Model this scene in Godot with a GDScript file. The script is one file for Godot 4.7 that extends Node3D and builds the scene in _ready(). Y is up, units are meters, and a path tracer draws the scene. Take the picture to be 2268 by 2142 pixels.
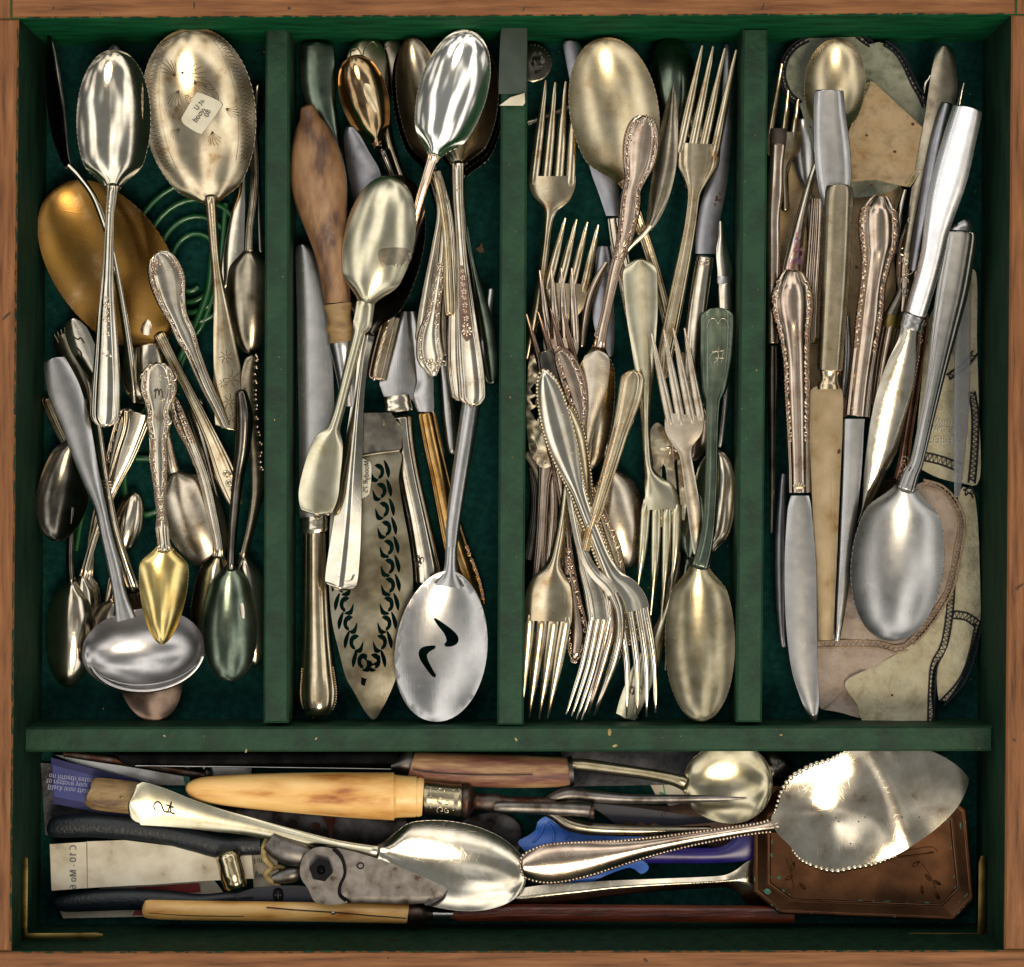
extends Node3D
# An old silver drawer seen from straight above. Lengths are given in "px" (0.23 mm each): x to the right, y towards the viewer's edge of the drawer, h up from the drawer floor.

const S := 0.00023
const EYE := 5000.0
const MX := 1134.0
const MY := 1071.0

var mats := {}
var cur: Node3D
var used := {}
var tilt := 0.0
var skin := {"sec": "flat", "c": 4.0, "t": 7.0, "roll": 0.0}
var metal_of_handle := "silver"
var rng := RandomNumberGenerator.new()
var bump_noise := FastNoiseLite.new()


class M:
	var v := PackedVector3Array()
	var n := PackedVector3Array()
	var i := PackedInt32Array()


func _ready() -> void:
	rng.seed = 11
	bump_noise.seed = 5
	bump_noise.frequency = 0.012
	view_and_light()
	materials()
	drawer()
	left_compartment()
	second_compartment()
	third_compartment()
	right_compartment()
	front_compartment()


# a point seen at (x, y) on the floor plan that lies h above the floor
func P(x: float, y: float, h: float) -> Vector3:
	var k := (EYE - h) / EYE
	return Vector3((x - MX) * k * S, h * S, (y - MY) * k * S)


# ---------------------------------------------------------------- things and parts

func numbered(called: String) -> String:
	var k: int = used.get(called, 0)
	used[called] = k + 1
	return called if k == 0 else "%s_%03d" % [called, k]


func thing(called: String, label: String, category: String, x: float, y: float, group := "") -> Node3D:
	cur = Node3D.new()
	cur.name = numbered(called)
	add_child(cur)
	cur.position = P(x, y, 0)
	cur.set_meta("label", label)
	cur.set_meta("category", category)
	if group:
		cur.set_meta("group", group)
	tilt = rng.randf_range(-0.15, 0.15)
	return cur


func part(called: String, m: M, mat: String, parent: Node3D = null) -> MeshInstance3D:
	if parent == null:
		parent = cur
	var off := cur.position
	var o := MeshInstance3D.new()
	var a := []
	a.resize(Mesh.ARRAY_MAX)
	var vv := m.v
	for k in vv.size():
		vv[k] -= off
	a[Mesh.ARRAY_VERTEX] = vv
	a[Mesh.ARRAY_NORMAL] = m.n
	var ix := m.i
	for k in ix.size() / 3:
		var p := ix[k * 3]
		var q := ix[k * 3 + 1]
		var r := ix[k * 3 + 2]
		if (vv[q] - vv[p]).cross(vv[r] - vv[p]).dot(m.n[p] + m.n[q] + m.n[r]) > 0.0:
			ix[k * 3 + 1] = r
			ix[k * 3 + 2] = q
	a[Mesh.ARRAY_INDEX] = ix
	var am := ArrayMesh.new()
	am.add_surface_from_arrays(Mesh.PRIMITIVE_TRIANGLES, a)
	o.mesh = am
	o.material_override = null
	am.surface_set_material(0, mats[mat])
	o.name = called
	parent.add_child(o, true)
	return o


func fine(called: String, m: M, mat: String, parent: Node3D = null) -> MeshInstance3D:
	var o := part(called, m, mat, parent)
	o.set_meta("kind", "stuff")
	return o


func struct(called: String, m: M, mat: String) -> MeshInstance3D:
	cur = Node3D.new()
	var o := part(called, m, mat, self)
	cur.free()
	o.set_meta("kind", "structure")
	return o


# ---------------------------------------------------------------- mesh helpers

func tri3(a: float, b: float, c: float) -> Vector3:
	return Vector3(a, b, c)


# rows of closed rings become one smooth skin; the ends are closed
func grid(m: M, rows: Array, caps := true) -> void:
	var nr := rows.size()
	var k: int = rows[0].size()
	var base := m.v.size()
	for r in nr:
		var row: PackedVector3Array = rows[r]
		var ra: PackedVector3Array = rows[maxi(r - 1, 0)]
		var rb: PackedVector3Array = rows[mini(r + 1, nr - 1)]
		for j in k:
			var dv := row[(j + 1) % k] - row[(j + k - 1) % k]
			var du := rb[j] - ra[j]
			var nn := dv.cross(du)
			m.v.append(row[j])
			m.n.append(nn.normalized() if nn.length_squared() > 1e-22 else Vector3.UP)
	for r in nr - 1:
		for j in k:
			var a := base + r * k + j
			var b := base + r * k + (j + 1) % k
			var c := a + k
			var d := b + k
			m.i.append_array(PackedInt32Array([a, c, b, b, c, d]))
	if caps:
		for e in 2:
			var row: PackedVector3Array = rows[0 if e == 0 else nr - 1]
			var other: PackedVector3Array = rows[1 if e == 0 else nr - 2]
			var mid := Vector3.ZERO
			var mid2 := Vector3.ZERO
			for j in k:
				mid += row[j]
				mid2 += other[j]
			mid /= k
			mid2 /= k
			var dir := (mid - mid2).normalized()
			var at := m.v.size()
			m.v.append(mid)
			m.n.append(dir)
			for j in k:
				m.v.append(row[j])
				m.n.append(dir)
			for j in k:
				var p := at + 1 + j
				var q := at + 1 + (j + 1) % k
				m.i.append_array(PackedInt32Array([at, q, p] if e == 1 else [at, p, q]))


func cr(a: float, b: float, c: float, d: float, t: float) -> float:
	return 0.5 * (2.0 * b + (c - a) * t + (2.0 * a - 5.0 * b + 4.0 * c - d) * t * t + (3.0 * b - a - 3.0 * c + d) * t * t * t)


# flat list [x, y, w, x, y, w, ...] -> samples of [x, y, w, h, nx, ny, length]
func spine(l: Array, hs: Array, o := {}) -> Array:
	var st: int = o.get("st", 3)
	var n := l.size() / st
	var step: float = o.get("step", 8.0)
	var p := []
	for k in n:
		p.append([float(l[k * st]), float(l[k * st + 1]), float(l[k * st + 2]), float(l[k * st + 3]) if st == 4 else 0.0])
	var raw := []
	for k in n - 1:
		var a: Array = p[maxi(k - 1, 0)]
		var b: Array = p[k]
		var c: Array = p[k + 1]
		var d: Array = p[mini(k + 2, n - 1)]
		var len := Vector2(c[0] - b[0], c[1] - b[1]).length()
		var cnt := maxi(3, int(len / 4.0))
		for q in cnt:
			var t := float(q) / cnt
			if o.get("hard", false):
				raw.append([lerpf(b[0], c[0], t), lerpf(b[1], c[1], t), lerpf(b[2], c[2], t), lerpf(b[3], c[3], t)])
			else:
				raw.append([cr(a[0], b[0], c[0], d[0], t), cr(a[1], b[1], c[1], d[1], t), maxf(0.3, cr(a[2], b[2], c[2], d[2], t)), cr(a[3], b[3], c[3], d[3], t)])
	raw.append(p[n - 1].duplicate())
	var cum := [0.0]
	for k in range(1, raw.size()):
		cum.append(cum[k - 1] + Vector2(raw[k][0] - raw[k - 1][0], raw[k][1] - raw[k - 1][1]).length())
	var total: float = cum[-1]
	var want := []
	var c0: float = o.get("c0", 0.0) * p[0][2]
	var c1: float = o.get("c1", 0.0) * p[n - 1][2]
	var ends := [0.0, 0.02, 0.07, 0.16, 0.28, 0.44, 0.62, 0.82]
	if c0 > 0.0:
		for e in ends:
			want.append(e * c0)
	var cnt2 := maxi(2, int((total - c0 - c1) / step))
	for q in cnt2 + 1:
		want.append(c0 + (total - c0 - c1) * q / cnt2)
	if c1 > 0.0:
		for q in ends.size():
			want.append(total - ends[ends.size() - 1 - q] * c1)
	var out := []
	var at := 0
	for w in want:
		while at < raw.size() - 2 and cum[at + 1] < w:
			at += 1
		var f := clampf((w - cum[at]) / maxf(1e-6, cum[at + 1] - cum[at]), 0.0, 1.0)
		var a: Array = raw[at]
		var b: Array = raw[at + 1]
		var u: float = w / total
		var h: float = lerpf(a[3], b[3], f)
		if hs.size() == 1:
			h += hs[0]
		elif hs.size() == 2:
			h += lerpf(hs[0], hs[1], u)
		elif hs.size() == 3:
			h += hs[0] * (1 - u) * (1 - 2 * u) + hs[1] * 4 * u * (1 - u) + hs[2] * u * (2 * u - 1)
		var ww: float = lerpf(a[2], b[2], f)
		if c0 > 0.0 and w < c0:
			ww *= sqrt(maxf(0.0004, 1.0 - pow(1.0 - w / c0, 2.0)))
		if c1 > 0.0 and w > total - c1:
			ww *= sqrt(maxf(0.0004, 1.0 - pow(1.0 - (total - w) / c1, 2.0)))
		out.append([lerpf(a[0], b[0], f), lerpf(a[1], b[1], f), ww, h, 0.0, 0.0, w])
	var m := out.size()
	for k in m:
		var a: Array = out[maxi(k - 1, 0)]
		var b: Array = out[mini(k + 1, m - 1)]
		var t := Vector2(b[0] - a[0], b[1] - a[1]).normalized()
		out[k][4] = -t.y
		out[k][5] = t.x
		if o.has("side"):
			var sd: Vector2 = o.side
			out[k][4] = sd.x
			out[k][5] = sd.y
	return out


func prof(sec: String, s: float, w: float, c: float, t: float) -> float:
	var a := absf(s)
	match sec:
		"flat":
			return c * (1.0 - s * s)
		"thread":
			return c * (1.0 - s * s) + 2.0 * exp(-pow((a - 0.80) / 0.09, 2.0)) + 1.3 * exp(-pow((a - 0.52) / 0.07, 2.0)) - 1.2 * exp(-pow((a - 0.66) / 0.06, 2.0))
		"rim":
			return c * (1.0 - s * s) + 3.0 * exp(-pow((a - 0.86) / 0.1, 2.0)) - 1.5 * exp(-pow((a - 0.68) / 0.1, 2.0))
		"groove":
			return c * (1.0 - s * s) - 3.0 * exp(-pow(s / 0.16, 2.0)) - 1.5 * exp(-pow((a - 0.6) / 0.1, 2.0))
		"ridge":
			return c * (1.0 - a)
		"dish":
			return -c * (1.0 - s * s)
		"facet":
			return c * clampf((1.0 - a) * 2.4, 0.0, 1.0)
		"round":
			return t * w * sqrt(maxf(0.0, 1.0 - s * s))
	return 0.0


# a bar that follows a spine: o.sec section, o.c crown, o.t thickness, o.roll side tilt
func strip(m: M, sp: Array, o := {}) -> void:
	var sec: String = o.get("sec", "flat")
	var c: float = o.get("c", 4.0) * (1.5 if sec in ["flat", "thread", "rim"] else 1.0)
	var t: float = o.get("t", 7.0)
	var roll: float = o.get("roll", 0.0)
	var nt: int = o.get("nt", 25 if sec in ["thread", "rim", "groove"] else 13)
	var nb := 7
	if sec == "round":
		nb = nt - 2
		t = o.get("t", 0.8)
	var rows := []
	for k in sp.size():
		var q: Array = sp[k]
		var w: float = q[2]
		var cc := minf(c, w * 0.6)
		var row := PackedVector3Array()
		for j in nt:
			var s := sin((float(j) / (nt - 1) - 0.5) * PI)
			if sec in ["thread", "rim", "groove"]:
				s = lerpf(s, 2.0 * j / (nt - 1) - 1.0, 0.7)
			row.append(P(q[0] + q[4] * s * w, q[1] + q[5] * s * w, q[3] + prof(sec, s, w, cc, t) * (1.0 if sec == "round" else minf(1.0, w / 9.0)) + s * w * roll))
		for j in range(1, nb + 1):
			var s := sin((0.5 - float(j) / (nb + 1)) * PI)
			var low: float = -t * w * sqrt(maxf(0.0, 1.0 - s * s)) if sec == "round" else -minf(t, w * 0.8) * (0.45 + 0.55 * sqrt(1.0 - s * s))
			if sec == "dish":
				low += prof(sec, s, w, cc, t)
			row.append(P(q[0] + q[4] * s * w, q[1] + q[5] * s * w, q[3] + low + s * w * roll))
		rows.append(row)
	grid(m, rows)


func egg(b: Array, u: float) -> float:
	var f: float = b[6] if b.size() > 6 else 0.52
	var e: float = b[7] if b.size() > 7 else 0.5
	var uu := pow(u, log(0.5) / log(f))
	return float(b[4]) * pow(maxf(0.0, 4.0 * uu * (1.0 - uu)), e)


# bowl: [base x, y, tip x, y, half width, depth (negative = face down), widest at, roundness]
func bowl(m: M, b: Array, h0: float, h1: float, neck := 8.0, o := {}) -> void:
	var rows := []
	var ns: int = o.get("ns", 40)
	var nt := 19
	var nb := 13
	var d := Vector2(b[2] - b[0], b[3] - b[1])
	var t := d.normalized()
	var n := Vector2(-t.y, t.x)
	var roll: float = o.get("roll", 0.0)
	var th: float = o.get("t", 5.0)
	for k in ns + 1:
		var u := 0.5 - 0.5 * cos(PI * float(k) / ns)
		u = clampf(u, 0.0004, 0.9996)
		var sh := lerpf(smoothstep(-0.06, float(o.get("shoulder", 0.2)), u), 1.0, 0.12)
		var w := sqrt(pow(egg(b, u) * sh, 2.0) + pow(neck * (1.0 - smoothstep(0.0, 0.22, u)), 2.0))
		var c := Vector2(b[0], b[1]) + d * (u - 0.05 * pow(1.0 - u, 3.0))
		var h := lerpf(h0, h1, u) - 7.0 * (1.0 - smoothstep(0.0, 0.07, u))
		var row := PackedVector3Array()
		for j in nt:
			var s := sin((float(j) / (nt - 1) - 0.5) * PI)
			row.append(P(c.x + n.x * s * w, c.y + n.y * s * w, h - dish(b, u, s) + s * w * roll))
		for j in range(1, nb + 1):
			var s := sin((0.5 - float(j) / (nb + 1)) * PI)
			row.append(P(c.x + n.x * s * w, c.y + n.y * s * w, h - dish(b, u, s) - th + s * w * roll))
		rows.append(row)
	grid(m, rows)


func dish(b: Array, u: float, s: float) -> float:
	return 0.84 * float(b[5]) * (1.0 - s * s) * pow(maxf(0.0, 4.0 * u * (1.0 - u)), 0.62)


# height of a bowl's inside at a plan point
func bowl_h(b: Array, h0: float, h1: float, x: float, y: float) -> float:
	var d := Vector2(b[2] - b[0], b[3] - b[1])
	var t := d.normalized()
	var r := Vector2(x - b[0], y - b[1])
	var u := clampf(r.dot(t) / d.length(), 0.001, 0.999)
	var s := clampf(r.dot(Vector2(-t.y, t.x)) / maxf(1.0, egg(b, u)), -1.0, 1.0)
	return lerpf(h0, h1, u) - dish(b, u, s)


# a round wire through [x, y, h] triples
func tube(m: M, l: Array, r: float, sides := 6, smooth := true, taper := 1.0) -> void:
	var pts := []
	var n := l.size() / 3
	for k in n:
		pts.append(Vector3(l[k * 3], l[k * 3 + 1], l[k * 3 + 2]))
	if smooth and n > 2:
		var more := []
		for k in n - 1:
			var a: Vector3 = pts[maxi(k - 1, 0)]
			var b: Vector3 = pts[k]
			var c: Vector3 = pts[k + 1]
			var d: Vector3 = pts[mini(k + 2, n - 1)]
			for q in 4:
				more.append(b.cubic_interpolate(c, a, d, q / 4.0))
		more.append(pts[n - 1])
		pts = more
	tube_v(m, pts, r, sides, taper)


func tube_v(m: M, pts: Array, r: float, sides := 6, taper := 1.0) -> void:
	var rows := []
	var n := pts.size()
	for k in n:
		var t: Vector3 = (pts[mini(k + 1, n - 1)] - pts[maxi(k - 1, 0)]).normalized()
		var side := t.cross(Vector3(0, 0, 1))
		side = side.normalized() if side.length() > 0.05 else Vector3(1, 0, 0)
		var up := side.cross(t).normalized()
		var rr := r * lerpf(1.0, taper, float(k) / maxi(1, n - 1))
		var row := PackedVector3Array()
		for j in sides:
			var a := TAU * j / sides
			var q: Vector3 = pts[k] + (side * cos(a) + up * sin(a)) * rr
			row.append(P(q.x, q.y, q.z))
		rows.append(row)
	grid(m, rows)


# a half-round bump
func dome(m: M, x: float, y: float, h: float, rx: float, ry: float, rh: float, ang := 0.0, seg := 8) -> void:
	var base := m.v.size()
	var ca := cos(ang)
	var sa := sin(ang)
	m.v.append(P(x, y, h + rh))
	m.n.append(Vector3.UP)
	var lat := [0.42, 0.85, 1.2, 1.57]
	for a in lat:
		for j in seg:
			var q := TAU * j / seg
			var lx := sin(a) * cos(q)
			var ly := sin(a) * sin(q)
			m.v.append(P(x + ca * lx * rx - sa * ly * ry, y + sa * lx * rx + ca * ly * ry, h + cos(a) * rh))
			var nx := lx / rx
			var ny := ly / ry
			m.n.append(Vector3(ca * nx - sa * ny, cos(a) / rh, sa * nx + ca * ny).normalized())
	for j in seg:
		m.i.append_array(PackedInt32Array([base, base + 1 + j, base + 1 + (j + 1) % seg]))
		for r in lat.size() - 1:
			var a := base + 1 + r * seg + j
			var b := base + 1 + r * seg + (j + 1) % seg
			m.i.append_array(PackedInt32Array([a, a + seg, b, b, a + seg, b + seg]))


# a turned or rolled solid lying along a line: [x, y, radius] triples
func lathe(m: M, l: Array, hs: Array, o := {}) -> Array:
	var oo := o.duplicate()
	oo.merge({"step": 6.0})
	var sp := spine(l, hs, oo)
	strip(m, sp, {"sec": "round", "t": o.get("t", 1.0), "nt": 15})
	return sp


func box(m: M, x0: float, y0: float, x1: float, y1: float, h0: float, h1: float, bev := 3.0) -> void:
	quadbox(m, [Vector2(x0, y0), Vector2(x1, y0), Vector2(x1, y1), Vector2(x0, y1)], h0, h1, bev)


# upright block on a four-cornered plan, its top edges eased; corners are true plan positions at height h1
func quadbox(m: M, q: Array, h0: float, h1: float, bev := 3.0) -> void:
	var mid: Vector2 = (q[0] + q[1] + q[2] + q[3]) / 4.0
	var ks := (EYE - h1) / EYE
	var W := func(p: Vector2, h: float) -> Vector3:
		return Vector3((p.x - MX) * ks * S, h * S, (p.y - MY) * ks * S)
	var face := func(a: Vector3, b: Vector3, c: Vector3, d: Vector3) -> void:
		var at := m.v.size()
		var nn := (b - a).cross(d - a).normalized()
		var out: Vector3 = (a + b + c + d) / 4.0 - W.call(mid, (h0 + h1) / 2.0)
		if nn.dot(out) < 0.0:
			nn = -nn
		m.v.append_array(PackedVector3Array([a, b, c, d]))
		for k in 4:
			m.n.append(nn)
		m.i.append_array(PackedInt32Array([at, at + 1, at + 2, at, at + 2, at + 3]))
	var inn := []
	for k in 4:
		var a: Vector2 = q[k]
		var p: Vector2 = q[(k + 3) % 4]
		var n: Vector2 = q[(k + 1) % 4]
		inn.append(a + ((p - a).normalized() + (n - a).normalized()) * bev)
	face.call(W.call(inn[0], h1), W.call(inn[1], h1), W.call(inn[2], h1), W.call(inn[3], h1))
	face.call(W.call(q[0], h0), W.call(q[1], h0), W.call(q[2], h0), W.call(q[3], h0))
	for k in 4:
		var n := (k + 1) % 4
		face.call(W.call(inn[k], h1), W.call(inn[n], h1), W.call(q[n], h1 - bev), W.call(q[k], h1 - bev))
		face.call(W.call(q[k], h1 - bev), W.call(q[n], h1 - bev), W.call(q[n], h0), W.call(q[k], h0))


func flat(l: Array) -> PackedVector2Array:
	var out := PackedVector2Array()
	for k in l.size() / 2:
		out.append(Vector2(l[k * 2], l[k * 2 + 1]))
	return out


func curvy(l: Array, step := 8.0, tight := false) -> PackedVector2Array:
	var p := flat(l)
	var n := p.size()
	var out := PackedVector2Array()
	for k in n:
		var b := p[k]
		var c := p[(k + 1) % n]
		var cnt := maxi(1, int(b.distance_to(c) / step))
		for q in cnt:
			var t := float(q) / cnt
			out.append(b.lerp(c, t) if tight else b.cubic_interpolate(c, p[(k + n - 1) % n], p[(k + 2) % n], t))
	return out


# a sheet cut to an outline (with holes), following hf(x, y), t thick
func sheet(m: M, outline: PackedVector2Array, hf: Callable, t: float, step := 16.0, holes := []) -> void:
	var pts := PackedVector2Array(outline)
	var loops := [outline]
	for hl in holes:
		pts.append_array(hl)
		loops.append(hl)
	var lo := outline[0]
	var hi := outline[0]
	for p in outline:
		lo = lo.min(p)
		hi = hi.max(p)
	var y := lo.y + step * 0.5
	var odd := false
	while y < hi.y:
		var x := lo.x + (step * 0.25 if odd else step * 0.75)
		while x < hi.x:
			var p := Vector2(x, y)
			if Geometry2D.is_point_in_polygon(p, outline):
				var ok := true
				for l in loops:
					for q in l:
						if absf(q.x - x) < step * 0.45 and absf(q.y - y) < step * 0.45:
							ok = false
							break
					if ok and l != loops[0] and Geometry2D.is_point_in_polygon(p, l):
						ok = false
					if not ok:
						break
				if ok:
					pts.append(p)
			x += step
		y += step
		odd = not odd
	var tris := Geometry2D.triangulate_delaunay(pts)
	var base := m.v.size()
	var np := pts.size()
	for side in 2:
		for p in pts:
			var h: float = hf.call(p.x, p.y)
			var gx: float = (hf.call(p.x + 2.0, p.y) - hf.call(p.x - 2.0, p.y)) / 4.0
			var gy: float = (hf.call(p.x, p.y + 2.0) - hf.call(p.x, p.y - 2.0)) / 4.0
			var nn := Vector3(-gx, 1.0, -gy).normalized()
			m.v.append(P(p.x, p.y, h - t * side))
			m.n.append(nn if side == 0 else -nn)
	for k in tris.size() / 3:
		var a := tris[k * 3]
		var b := tris[k * 3 + 1]
		var c := tris[k * 3 + 2]
		var mid := (pts[a] + pts[b] + pts[c]) / 3.0
		if not Geometry2D.is_point_in_polygon(mid, outline):
			continue
		var skip := false
		for hl in holes:
			if Geometry2D.is_point_in_polygon(mid, hl):
				skip = true
				break
		if skip:
			continue
		if (pts[b] - pts[a]).cross(pts[c] - pts[a]) < 0.0:
			var sw := b
			b = c
			c = sw
		m.i.append_array(PackedInt32Array([base + a, base + b, base + c, base + np + a, base + np + c, base + np + b]))
	for li in loops.size():
		var l: PackedVector2Array = loops[li]
		var cnt := l.size()
		var cw := Geometry2D.is_polygon_clockwise(l)
		for k in cnt:
			var a := l[k]
			var b := l[(k + 1) % cnt]
			var d := (b - a).normalized()
			var nn := Vector3(d.y, 0, -d.x)
			if cw != (li > 0):
				nn = -nn
			var at := m.v.size()
			var ha: float = hf.call(a.x, a.y)
			var hb: float = hf.call(b.x, b.y)
			m.v.append_array(PackedVector3Array([P(a.x, a.y, ha), P(b.x, b.y, hb), P(b.x, b.y, hb - t), P(a.x, a.y, ha - t)]))
			for q in 4:
				m.n.append(nn)
			m.i.append_array(PackedInt32Array([at, at + 1, at + 2, at, at + 2, at + 3]))


func level(h: float) -> Callable:
	return func(_x: float, _y: float) -> float: return h


# plane through a point with slopes, gently wavy
func wavy(h: float, sx := 0.0, sy := 0.0, x0 := 0.0, y0 := 0.0, amp := 0.0, fr := 1.0) -> Callable:
	return func(x: float, y: float) -> float: return h + (x - x0) * sx + (y - y0) * sy + amp * bump_noise.get_noise_2d(x * fr, y * fr)


# ---------------------------------------------------------------- decoration

func flower(m: M, x: float, y: float, h: float, r: float, turn := 0.0) -> void:
	for k in 5:
		var a := turn + TAU * k / 5
		dome(m, x + cos(a) * r * 0.62, y + sin(a) * r * 0.62, h, r * 0.46, r * 0.36, r * 0.28, a, 6)
	dome(m, x, y, h, r * 0.28, r * 0.28, r * 0.42, 0.0, 6)


func leaf(m: M, x: float, y: float, h: float, r: float, a: float) -> void:
	dome(m, x + cos(a) * r, y + sin(a) * r, h, r, r * 0.36, r * 0.3, a, 6)


func scroll(m: M, x: float, y: float, h: float, r: float, a0: float, turn := 1.0, wide := 0.2) -> void:
	var pts := []
	for k in 10:
		var q := k / 9.0
		var rr := r * (1.0 - 0.78 * q)
		var a := a0 + turn * q * TAU * 0.95
		pts.append(Vector3(x + cos(a) * rr, y + sin(a) * rr, h + q * r * 0.1))
	tube_v(m, pts, r * wide, 5, 0.7)


func sample(sp: Array, u: float) -> Array:
	return sp[clampi(int(round(u * (sp.size() - 1))), 0, sp.size() - 1)]


# height of the handle's skin at side position s of sample q
func skin_h(q: Array, s: float) -> float:
	var sec: String = skin.sec
	var w: float = q[2]
	return q[3] + prof(sec, s, w, minf(float(skin.c) * (1.5 if sec in ["flat", "thread", "rim"] else 1.0), w * 0.6), skin.t) * (1.0 if sec == "round" else minf(1.0, w / 9.0)) + s * w * float(skin.roll)


# scrolls, leaves and buds along both edges of a handle between u0 and u1
func relief(m: M, sp: Array, u0: float, u1: float, inset := 0.74, size := 6.0, ground: M = null) -> void:
	var total: float = sp[-1][6]
	var d: float = u0 * total
	var k := 0
	while d < u1 * total:
		var q: Array = sp[0]
		for s in sp:
			q = s
			if s[6] >= d:
				break
		var ang := atan2(-q[4], q[5])
		for sd in [-1.0, 1.0]:
			var w: float = maxf(1.2, minf(q[2] * inset, q[2] - size * 1.3))
			var x: float = q[0] + q[4] * w * sd
			var y: float = q[1] + q[5] * w * sd
			var hh := skin_h(q, sd * w / q[2]) + 1.0
			if ground:
				dome(ground, x, y, hh - 1.1, size * 1.0, size * 0.75, 0.5, ang + PI * 0.5, 7)
			match k % 3:
				0:
					scroll(m, x, y, hh, size * 0.8, ang + PI * 0.5 * sd, sd, 0.3)
				1:
					leaf(m, x, y, hh - 0.6, size * 0.55, ang + 0.25 * sd)
				2:
					dome(m, x, y, hh - 0.8, size * 0.5, size * 0.5, size * 0.4, 0.0, 6)
		d += size * 1.25
		k += 1


func beads(m: M, sp: Array, u0: float, u1: float, r: float, inset := 1.0, lift := 1.0) -> void:
	for sd in [-1.0, 1.0]:
		var last := Vector2(-1e6, 0)
		for k in sp.size() * 3:
			var f := float(k) / (sp.size() * 3 - 1)
			if f < u0 or f > u1:
				continue
			var at := f * (sp.size() - 1)
			var a: Array = sp[int(at)]
			var b: Array = sp[mini(int(at) + 1, sp.size() - 1)]
			var fr := at - int(at)
			var w := lerpf(a[2], b[2], fr) * inset
			var p := Vector2(lerpf(a[0], b[0], fr) + lerpf(a[4], b[4], fr) * w * sd, lerpf(a[1], b[1], fr) + lerpf(a[5], b[5], fr) * w * sd)
			if p.distance_to(last) > r * 1.9:
				dome(m, p.x, p.y, lerpf(a[3], b[3], fr) + lift - 2.0 + sd * w * float(skin.roll), r, r, r * 1.1, 0.0, 8)
				last = p


# script initials made of fine engraved strokes: strokes of [x, y] pairs in a unit box, placed at (x, y) with size and turn; hf gives the surface
func engrave(m: M, strokes: Array, x: float, y: float, size: float, ang: float, hf: Callable, r := 1.1) -> void:
	for s in strokes:
		var l := []
		for k in s.size() / 2:
			var p := Vector2(s[k * 2], s[k * 2 + 1]).rotated(ang) * size + Vector2(x, y)
			l.append_array([p.x, p.y, hf.call(p.x, p.y) + 0.4])
		tube(m, l, r, 4)


func zigzag(m: M, path: Array, hf: Callable, wide: float, pitch: float, r: float) -> void:
	var p := flat(path)
	var l := []
	var flip := 1.0
	for k in p.size() - 1:
		var d := p[k + 1] - p[k]
		var n := Vector2(-d.y, d.x).normalized()
		var cnt := maxi(1, int(d.length() / pitch))
		for q in cnt:
			var c := p[k] + d * q / cnt + n * wide * flip
			flip = -flip
			l.append(Vector3(c.x, c.y, hf.call(c.x, c.y) + r * 0.8))
	tube_v(m, l, r, 5)


func words(text: String, x: float, y: float, h: float, size: float, ang: float, mat: String, parent: Node3D, serif := false) -> void:
	var tm := TextMesh.new()
	var f := SystemFont.new()
	f.font_names = PackedStringArray(["Droid Serif" if serif else "Droid Sans"])
	tm.font = f
	tm.text = text
	tm.font_size = 32
	tm.pixel_size = size * S / 32.0
	tm.depth = 0.8 * S
	tm.curve_step = 2.0
	tm.material = mats[mat]
	var o := MeshInstance3D.new()
	o.mesh = tm
	o.name = "lettering"
	# the picture is a mirrored print, so the lettering runs upside down and reversed as it does there
	var right := Vector3(cos(ang), 0, sin(ang))
	var up := Vector3(-sin(ang), 0, cos(ang))
	o.transform = Transform3D(Basis(right, up, Vector3.UP), P(x, y, h) - cur.position)
	parent.add_child(o, true)


# ---------------------------------------------------------------- camera, sky, light

func view_and_light() -> void:
	var cam := Camera3D.new()
	cam.name = "camera"
	cam.position = Vector3(0, EYE * S, 0)
	cam.rotation = Vector3(-PI / 2, 0, 0)
	cam.fov = rad_to_deg(2.0 * atan(MY / EYE))
	cam.near = 0.05
	cam.far = 60.0
	add_child(cam)
	cam.current = true

	var env := Environment.new()
	env.background_mode = Environment.BG_SKY
	env.tonemap_mode = Environment.TONE_MAPPER_LINEAR
	env.tonemap_exposure = 1.14
	env.sdfgi_enabled = true
	env.ssao_enabled = true
	env.ssil_enabled = true
	var pano := PanoramaSkyMaterial.new()
	pano.panorama = chosen_cloud_sky()
	pano.energy_multiplier = 1.0
	var sky := Sky.new()
	sky.sky_material = pano
	env.sky = sky
	var we := WorldEnvironment.new()
	we.name = "environment"
	we.environment = env
	add_child(we)

	var sun := DirectionalLight3D.new()
	sun.name = "hazy_sun"
	sun.light_color = Color(1.0, 0.93, 0.82)
	sun.light_energy = 0.5
	sun.light_angular_distance = 22.0
	sun.shadow_enabled = true
	add_child(sun)
	sun.look_at_from_position(Vector3(0.35, 2.0, 1.05), Vector3.ZERO, Vector3.UP)


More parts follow.
